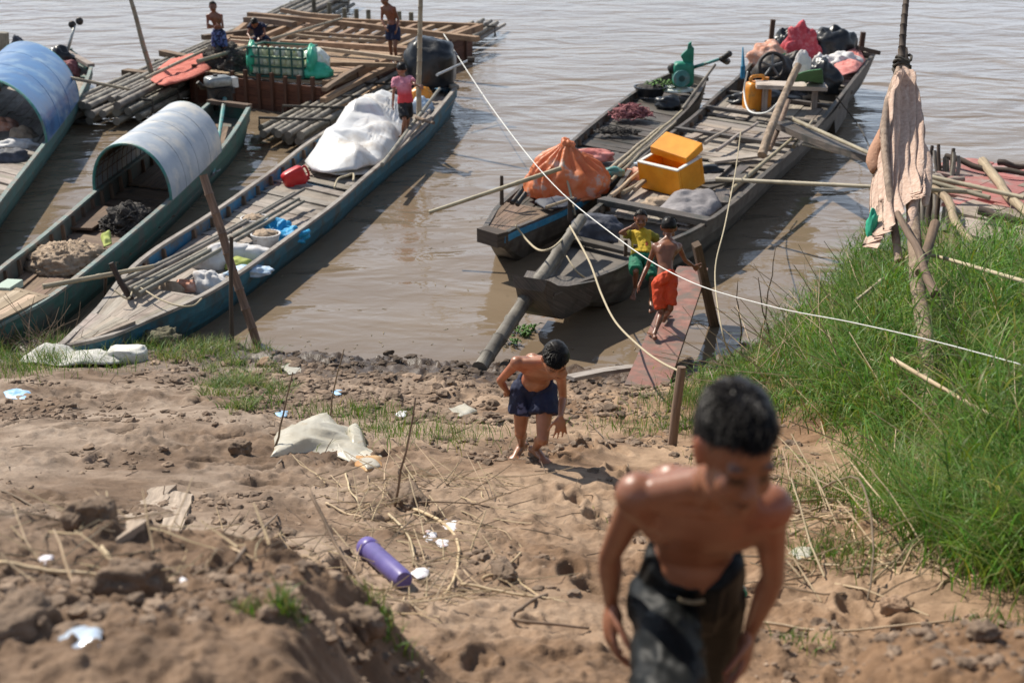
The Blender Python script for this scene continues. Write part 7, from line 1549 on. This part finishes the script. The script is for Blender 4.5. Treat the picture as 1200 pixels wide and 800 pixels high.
straws('dry_stalks', [(830, 440), (960, 400), (1060, 340), (1200, 330), (1200, 600), (1060, 560), (930, 490)], 520, (.3, .95), .0045, 8, 'straw', 'dry pale stems among the tall grass', 1.0)
# countable sticks
def gstick(pts, r, mat, label, up=.0, cat='stick', group=None):
    P = []
    for a in pts: p = G(a[0], a[1]); p.z += (a[2] if len(a) > 2 else .012) + up; P.append(p)
    P = smooth_pts(P, 5); q = MB(); q.tube(wobble(P, .008, r), [r, r * .6], 6, wob=.1); return tag(q.build('dry_stick', mat, None, smooth=True, origin=tuple(P[0])), label, cat, group)
for a in (([(268, 682), (290, 650), (325, 606)], 0.0074, 'twig', 'long brown stick lying left of centre'), ([(365, 642, .25), (395, 668, .12), (425, 692)], 0.0081, 'twig', 'dark stick poking up left of the purple bottle'),
    ([(480, 602), (520, 620), (538, 650), (530, 690), (515, 705)], 0.0081, 'straw', 'long curved pale stalk right of the white papers'), ([(455, 608), (480, 636), (484, 668)], 0.0062, 'straw', 'pale stalk above the purple bottle'), ([(450, 596), (520, 598), (578, 600)], 0.0050, 'twig', 'straight thin brown stem under the dark soil block'),
    ([(540, 690), (600, 700), (665, 712)], 0.0062, 'straw', 'long straight reed right of the purple bottle'), ([(405, 560), (410, 580), (420, 596)], 0.0056, 'straw', 'small pale stalk below the white plastic'), ([(382, 598), (405, 606), (428, 616)], 0.0062, 'straw', 'straight pale stalk left of the soil block'),
    ([(330, 545), (305, 570), (285, 583)], 0.0062, 'twig', 'dark twig below left of the plastic sheet'), ([(0, 672), (60, 680), (130, 684), (205, 694)], 0.0062, 'straw', 'long reed lying on the left ledge top'), ([(120, 655), (134, 672), (148, 686)], 0.0056, 'straw', 'pale short stalk below the broken boards'),
    ([(2, 580), (30, 592), (46, 604)], 0.0068, 'twig', 'branching twig at the left edge'), ([(930, 610), (990, 590), (1068, 568)], 0.0068, 'straw', 'upper long straw stem pointing to the tall grass'), ([(925, 632), (1000, 605), (1080, 588)], 0.0068, 'straw', 'second long straw stem below the upper one'),
    ([(960, 600, .1), (1000, 630, .25), (1020, 680, .12), (1015, 715)], 0.0056, 'twig', 'dark arching stem right of the running boy'), ([(890, 740), (980, 745), (1110, 738)], 0.0056, 'straw', 'long pale stem along the foot of the right ledge'), ([(985, 355, .35), (1010, 380, .2), (1045, 425, .1)], 0.0087, 'straw', 'broken pale branch leaning in the grass left of the trunk'), ([(1150, 370, .5), (1165, 395, .5), (1160, 440, .1)], 0.0074, 'straw', 'bent pale stalk standing right of the trunk'), ([(820, 478), (868, 460), (905, 470)], 0.0050, 'straw', 'pale stem crossing the clump beside the stake'),
    ([(640, 700), (600, 738), (690, 745)], 0.0074, 'twig', 'crooked twig lying on the path before the running boy'), ([(690, 498), (700, 508), (712, 520)], 0.0050, 'twig', 'thin dark twig right of the climbing boy\'s hand'), ([(565, 686), (590, 678), (610, 655)], 0.0074, 'straw', 'curved pale root right of the papers'), ([(1038, 650), (1062, 640), (1082, 606)], 0.0068, 'straw', 'pale upright stalk at the foot of the drooping grass')):
    gstick(*a)
pole('dry_cane', [WY(1045, 420, 7.0), WY(1100, 452, 6.6), WY(1160, 485, 6.2), WY(1215, 500, 6.0)], [.012, .009], 'straw', 'thick pale cane slanting down right across the grass', 'stick')
for (px, py, h_, lb) in ((322, 530, .46, 'dark bare stem standing left of the plastic sheet'), (384, 498, .5, 'dark bare stem leaning above the plastic sheet'), (462, 600, .55, 'thin dark stem standing behind the soil block')):
    g = G(px, py); q = MB(); P_ = wobble([g + Vector((.02 * k, .0, h_ * k / 6)) for k in range(7)], .015, px); q.tube(P_, [.007, .004], 5); tag(q.build('dry_stick', 'twig', None, smooth=True, origin=tuple(g)), lb, 'stick')
for (px, py, a, lb) in ((890, 410, (.08, 0, .95), 'bare dark twig rising from the water left of the grass'), (905, 425, (-.15, .1, .7), 'leaning dark stem at the water\'s edge by the grass'), (868, 400, (-.06, 0, .6), 'thin dark twig in the water right of the post')):
    g = G(px, py); q = MB(); q.tube(wobble([g + Vector(a) * (k / 7) for k in range(8)], .03, px), [.009, .004], 5); tag(q.build('dry_stick', 'twig', None, smooth=True, origin=tuple(g)), lb, 'stick')
# clods (uncountable small ones) and the few big ones
def clods(poly, n, rmin, rmax, seed, label, thresh=0.5, zs=.6):
    P = scatter(poly, n, seed, clump=.16, thresh=thresh, nscale=1.5); r2 = np.random.RandomState(seed); ic = bmesh.new(); bmesh.ops.create_icosphere(ic, subdivisions=2, radius=1); base = np.array([tuple(v.co) for v in ic.verts]); F0_ = np.array([[v.index for v in f.verts] for f in ic.faces]); ic.free(); n = len(P)
    variants = []
    for k in range(8): variants.append(np.array([Vector(v) * (1 + .55 * noise.noise(Vector(v) * 1.3 + Vector((k * 5.1, 0, 0))) + .25 * noise.noise(Vector(v) * 3.1 + Vector((k * 5.1, 0, 0)))) for v in base]))
    V = []; F = []; C = []; z = ground_h(P[:, 0], P[:, 1])
    for i in range(n):
        s = rmin + (rmax - rmin) * r2.rand() ** 3.5; a = r2.uniform(0, 6.28); v = variants[r2.randint(8)] * s * np.array([1, r2.uniform(.6, 1), zs * r2.uniform(.6, 1.1)]); ca, sa = math.cos(a), math.sin(a)
        V.append(np.stack([v[:, 0] * ca - v[:, 1] * sa + P[i, 0], v[:, 0] * sa + v[:, 1] * ca + P[i, 1], v[:, 2] + z[i] + s * .15], -1)); F.append(F0_ + i * len(base)); g = r2.uniform(.8, 1.45) * (.42 + .58 * float(sstep(.22, .45, z[i]))); C.append(np.tile([g, g, g, 1], (len(base), 1)))
    V = np.concatenate(V); F = np.concatenate(F); C = np.concatenate(C); o = V.mean(0); me = bpy.data.meshes.new('soil_crumbs'); me.from_pydata((V - o).tolist(), [], F.tolist()); ca = me.color_attributes.new('tint', 'FLOAT_COLOR', 'POINT'); ca.data.foreach_set('color', C.ravel()); me.materials.append(MATS['clod']); me.update()
    ob = bpy.data.objects.new('soil_crumbs', me); COL.objects.link(ob); ob.location = o; tag(ob, label, kind='stuff')
clods([(-150, 440), (900, 440), (960, 540), (1000, 760), (500, 800), (450, 700), (-150, 670)], 3600, .004, .034, 3, 'crumbs of dry soil strewn over the bank', .54)
clods([(150, 405), (780, 425), (800, 470), (500, 500), (150, 450)], 2600, .01, .055, 4, 'wet mud lumps along the waterline', .0, .5)
clods([(-100, 680), (420, 700), (500, 760), (520, 900), (-100, 900)], 900, .004, .026, 5, 'loose crumbs on the foreground ledge at left', .0)
clods([(880, 740), (1250, 700), (1300, 900), (880, 900)], 700, .004, .024, 6, 'loose crumbs on the foreground ledge at right', .0)
for k, (px, py, r, lb, cat) in enumerate(((152, 702, (.075, .05, .05), 'blunt brown clod on the foreground ledge\'s crest', 'clod'), (24, 752, (.08, .06, .05), 'big shadowed clod at the lower left corner', 'clod'), (480, 592, (.13, .07, .055), 'dark block of soil in the middle of the bank', 'clod'), (115, 622, (.05, .045, .04), 'round dark clod left of the broken boards', 'clod'), (98, 620, (.05, .04, .045), 'slightly smaller clod beside the round dark one', 'clod'),
        (590, 682, (.07, .04, .03), 'flat brown stone right of the curved stalk', 'stone'), (282, 536, (.055, .05, .04), 'dark clod left of the plastic sheet', 'clod'), (578, 478, (.05, .05, .05), 'dark clod left of the climbing boy', 'clod'), (462, 470, (.08, .06, .045), 'dark clod below the muddy shore in the centre', 'clod'), (1050, 722, (.05, .04, .035), 'pale pinkish stone at the right ledge', 'stone'), (190, 410, (.17, .12, .13), 'grey-green boulder under the blue boat\'s bow', 'boulder'), (1105, 440, (.16, .1, .08), 'pale stone hidden in grass beside the trunk', 'stone'),
        (425, 745, (.055, .045, .04), 'brown clod at the corner of the foreground ledge', 'clod'), (1150, 755, (.035, .03, .025), 'large clod at the lower right', 'clod'), (310, 430, (.09, .05, .04), 'pale stone on the shore beside the grass patch', 'stone'))):
    p = G(px, py); q = MB(); q.blob(p + Vector((0, 0, r[2] * .35)), r, 200 + k, fold=.35, freq=1.6, rough=.12, flat=.8, n=44, ridge=False, rz=k, p=3, tint=((.7, .9, .8) if cat == 'boulder' else (1.6, 1.5, 1.4) if 'pale' in lb else (1, 1, 1))); tag(q.build('soil_clod' if cat == 'clod' else 'stone', 'clod', None, smooth=True), lb, cat)
# litter
p = G(385, 528); q = MB(); zf = lambda x, y: gz(x, y)
def gsheet(name, pts, mat, label, cat, seed=1, h=.06, freq=3, fold=1., thick=.01, res=28, tint=(1, 1, 1)):
    P = [G(a, b) for a, b in pts]; q = MB(); q.patch([(p.x, p.y) for p in P], 0, h=h, freq=freq, seed=seed, fold=fold, thick=thick, res=res, tint=tint, zf=lambda x, y: float(ground_h(np.array([x]), np.array([y]), False)[0]) + .012); return tag(q.build(name, mat, None, smooth=True), label, cat)
gsheet('plastic_sheet', [(318, 540), (328, 508), (352, 500), (382, 496), (412, 508), (430, 524), (448, 538), (446, 552), (430, 556), (412, 545), (392, 536), (360, 534)], 'yellow_film', 'crumpled translucent white plastic sheet on the sand', 'plastic sheet', 4, .13, 3.0, 1.1, res=44, thick=.004)
pm('brown_film', [(.34, .15, .04), (.48, .25, .08), (.6, .42, .22)], rough=.4, scale=9, bump=.4, bdist=.02, bscale=20)
gsheet('plastic_scrap', [(414, 538), (432, 534), (449, 540), (447, 553), (430, 557), (416, 550)], 'brown_film', 'rust-stained corner of the white plastic sheet', 'plastic scrap', 12, .045, 5, thick=.004)
gsheet('plastic_scrap', [(405, 512), (416, 506), (428, 520), (430, 534), (412, 530)], 'yellow_film', 'grey-white plastic flap standing at the sheet\'s right', 'plastic scrap', 9, .09, 4, thick=.004)
gsheet('plastic_scrap', [(522, 482), (545, 478), (560, 486), (540, 492)], 'yellow_film', 'small yellowish plastic scrap left of the climbing boy', 'plastic scrap', 7, .03, 8)
gsheet('litter_wrapper', [(4, 462), (20, 458), (37, 462), (36, 470), (8, 470)], 'litter_blue', 'light blue wrapper near the left edge', 'wrapper', 3, .02, 8, thick=.003)
gsheet('foil_packet', [(62, 752), (78, 742), (100, 740), (122, 750), (118, 766), (96, 770), (80, 768)], 'foil', 'shiny blue-white foil packet on the foreground ledge', 'packet', 6, .016, 14, thick=.003)
for (c, r, lb, sd) in (((526, 620), 12, 'white paper scrap with pink print, upper right one', 1), ((503, 632), 10, 'white paper scrap left of the curved stalk', 2), ((518, 640), 9, 'lowest white paper scrap of the three', 3)):
    gsheet('paper_scrap', [(c[0] - r, c[1]), (c[0] - r * .3, c[1] - r * .6), (c[0] + r, c[1] - r * .5), (c[0] + r * .8, c[1] + r * .4), (c[0] - r * .2, c[1] + r * .7)], 'paper_print', lb, 'paper', sd, .012, 11, thick=.003)
for (c, r, lb, sd, m_) in (((492, 676), 12, 'pale pink wrapper beside the purple bottle\'s end', 4, 'paper_print'), ((365, 683), 9, 'small white scrap left of the dark stick', 5, 'paper_print'), ((318, 696), 6, 'tiny white scrap on the ledge crest', 6, 'paper_print'), ((395, 462), 6, 'tiny blue-white scrap above the plastic sheet', 7, 'litter_blue'), ((342, 433), 14, 'pale plastic scrap at the grass patch', 8, 'yellow_film'), ((330, 487), 8, 'faded bottle scrap left of the plastic sheet', 9, 'litter_blue'), ((55, 664), 9, 'broken white shell-like scrap on the left ledge', 10, 'paper_print'), ((215, 690), 6, 'tiny white flake near the long reed', 11, 'paper_print'), ((470, 488), 7, 'small pale flake beside the thin tuft', 12, 'paper_print'), ((1112, 318), 12, 'blue plastic scrap in the grass right of the trunk', 13, 'litter_blue'), ((938, 652), 14, 'pale bark flake right of the running boy', 14, 'yellow_film')):
    gsheet('litter_scrap', [(c[0] - r, c[1]), (c[0] - r * .3, c[1] - r * .5), (c[0] + r, c[1] - r * .4), (c[0] + r * .8, c[1] + r * .4), (c[0] - r * .2, c[1] + r * .6)], m_, lb, 'litter', sd, .012, 9, thick=.003)
bt = thing('plastic_bottle', G(452, 672), 'purple plastic bottle lying on the sand', 'bottle'); a_, b_ = G(430, 655) + Vector((0, 0, .045)), G(474, 692) + Vector((0, 0, .036)); d_ = (b_ - a_).normalized(); L_ = (b_ - a_).length
q = MB(); q.lathe(a_, [(0, .055), (.033, .055), (.038, .075), (.037, L_ * .5), (.035, L_ - .015), (.028, L_), (0, L_)], 22, axis=d_); q.build('bottle_body', 'purple_plastic', bt, smooth=True, auto=50)
q = MB(); q.lathe(a_, [(0, 0), (.036, 0), (.043, .008), (.044, .058), (.038, .066), (0, .066)], 22, axis=d_, tint=(1.15, 1.1, 1.2)); q.build('bottle_cap', 'purple_plastic', bt, smooth=True, auto=50)
b2 = thing('small_bottle', G(868, 698), 'small clear bottle with teal cap behind the running boy\'s arm', 'bottle'); a_ = G(862, 696) + Vector((0, 0, .02)); b_ = G(874, 704) + Vector((0, 0, .02)); d_ = (b_ - a_).normalized()
q = MB(); q.lathe(a_, [(0, 0), (.022, 0), (.022, .06), (.012, .07), (0, .07)], 14, axis=d_); q.build('bottle_body', 'pale_plastic', b2, smooth=True, auto=50); q = MB(); q.lathe(a_ + d_ * .07, [(0, 0), (.014, 0), (.014, .018), (0, .018)], 14, axis=d_); q.build('bottle_cap', 'green_plastic', b2, smooth=True, auto=50)
def ground_board(a, b, w0, w1, t, mat, label, n=14, seed=1):
    A_, B_ = G(*a), G(*b); d = (B_ - A_); d.z = 0; L_ = d.length; d.normalize(); sd = Vector((d.y, -d.x, 0)); rr = random.Random(seed); vs = []; fs = []; uv = []
    for i in range(n + 1):
        f = i / n; c = A_.lerp(B_, f); w = lerp(w0, w1, f) / 2; jl, jr = rr.uniform(-.012, .012), rr.uniform(-.012, .012)
        z0 = float(ground_h(c.x, c.y, False)) + .012
        e = rr.uniform(-.05, .02) if i in (0, n) else 0
        for (s_, q_) in ((-1, 0), (1, 0), (1, 1), (-1, 1)): v = c + sd * s_ * (w + (jl if s_ < 0 else jr)) + d * (e * (s_ + 1.4) * (1 if i == n else -1)); vs.append(Vector((v.x, v.y, z0 + t * q_ - (0 if q_ else .02))))
    for i in range(n):
        for j in range(4): k = (j + 1) % 4; fs.append([i * 4 + j, (i + 1) * 4 + j, (i + 1) * 4 + k, i * 4 + k]); uv.append([(L_ * i / n, j * .1), (L_ * (i + 1) / n, j * .1), (L_ * (i + 1) / n, j * .1 + .1), (L_ * i / n, j * .1 + .1)])
    fs += [[0, 1, 2, 3], [n * 4 + 3, n * 4 + 2, n * 4 + 1, n * 4]]; uv += [[(0, 0)] * 4] * 2
    q = MB(); q.add(vs, fs, uv, (1.1, 1.02, .92)); return tag(q.build('broken_board', mat, None, origin=tuple(A_)), label, 'board')
ground_board((152, 646), (212, 576), .05, .13, .012, 'grey_wood', 'long weathered broken board lying on the sand', seed=2)
ground_board((160, 612), (190, 577), .10, .11, .012, 'grey_wood', 'shorter split board beside the long broken one', seed=5)
pm('floating_bits', [(.12, .09, .05), (.25, .2, .12), (.4, .38, .3)], rough=.8, scale=20)
q = MB(); rr = random.Random(8)
for _ in range(90):
    p = WZ(rr.uniform(240, 860), rr.choice([rr.uniform(330, 412), rr.uniform(392, 414), rr.uniform(180, 330)]), .004); a = rr.uniform(0, 6.3); l = rr.uniform(.012, .06); q.tube([p, p + Vector((math.cos(a) * l, math.sin(a) * l, .002))], [.005, .003], 5, sq=.5)
tag(q.build('floating_bits', 'floating_bits', None), 'tiny floating chips and stems on the river near the shore', kind='stuff')
# styrofoam block and netting by the blue boat's bow
p = G(150, 424); q = MB(); q.blob(p + Vector((0, 0, .06)), (.16, .10, .07), 4, fold=.12, flat=.9, p=4, n=30); tag(q.build('foam_block', 'foam_edge', None, smooth=True), 'dirty white foam block in the grass under the blue boat\'s bow', 'foam block')
pm('pale_net', [(.34, .33, .29), (.46, .45, .41), (.58, .57, .53)], rough=.9, scale=30, bump=.8, bdist=.01, bscale=50)
gsheet('shore_net', [(20, 428), (50, 416), (84, 405), (140, 408), (170, 418), (140, 430), (80, 432)], 'pale_net', 'pale grey netting trailing from the blue boat\'s bow onto the grass', 'net', 5, .09, 3.5, 1.2)
# water weed by the shore
q = MB(); rr = random.Random(3)
for (cx, cy) in ((596, 402), (612, 392), (620, 386), (604, 388)):
    p = WZ(cx, cy, .01)
    for _ in range(16):
        a = rr.uniform(0, 6.3); l = rr.uniform(.04, .1); c = p + Vector((rr.uniform(-.08, .08), rr.uniform(-.08, .08), 0)); q.tube([c, c + Vector((math.cos(a) * l * .5, math.sin(a) * l * .5, .04)), c + Vector((math.cos(a) * l, math.sin(a) * l, .03))], [.004, .018, .002], 4, sq=.2)
tag(q.build('water_weed', 'leaf', None, smooth=True), 'small water weed floating left of the climbing boy', kind='stuff')
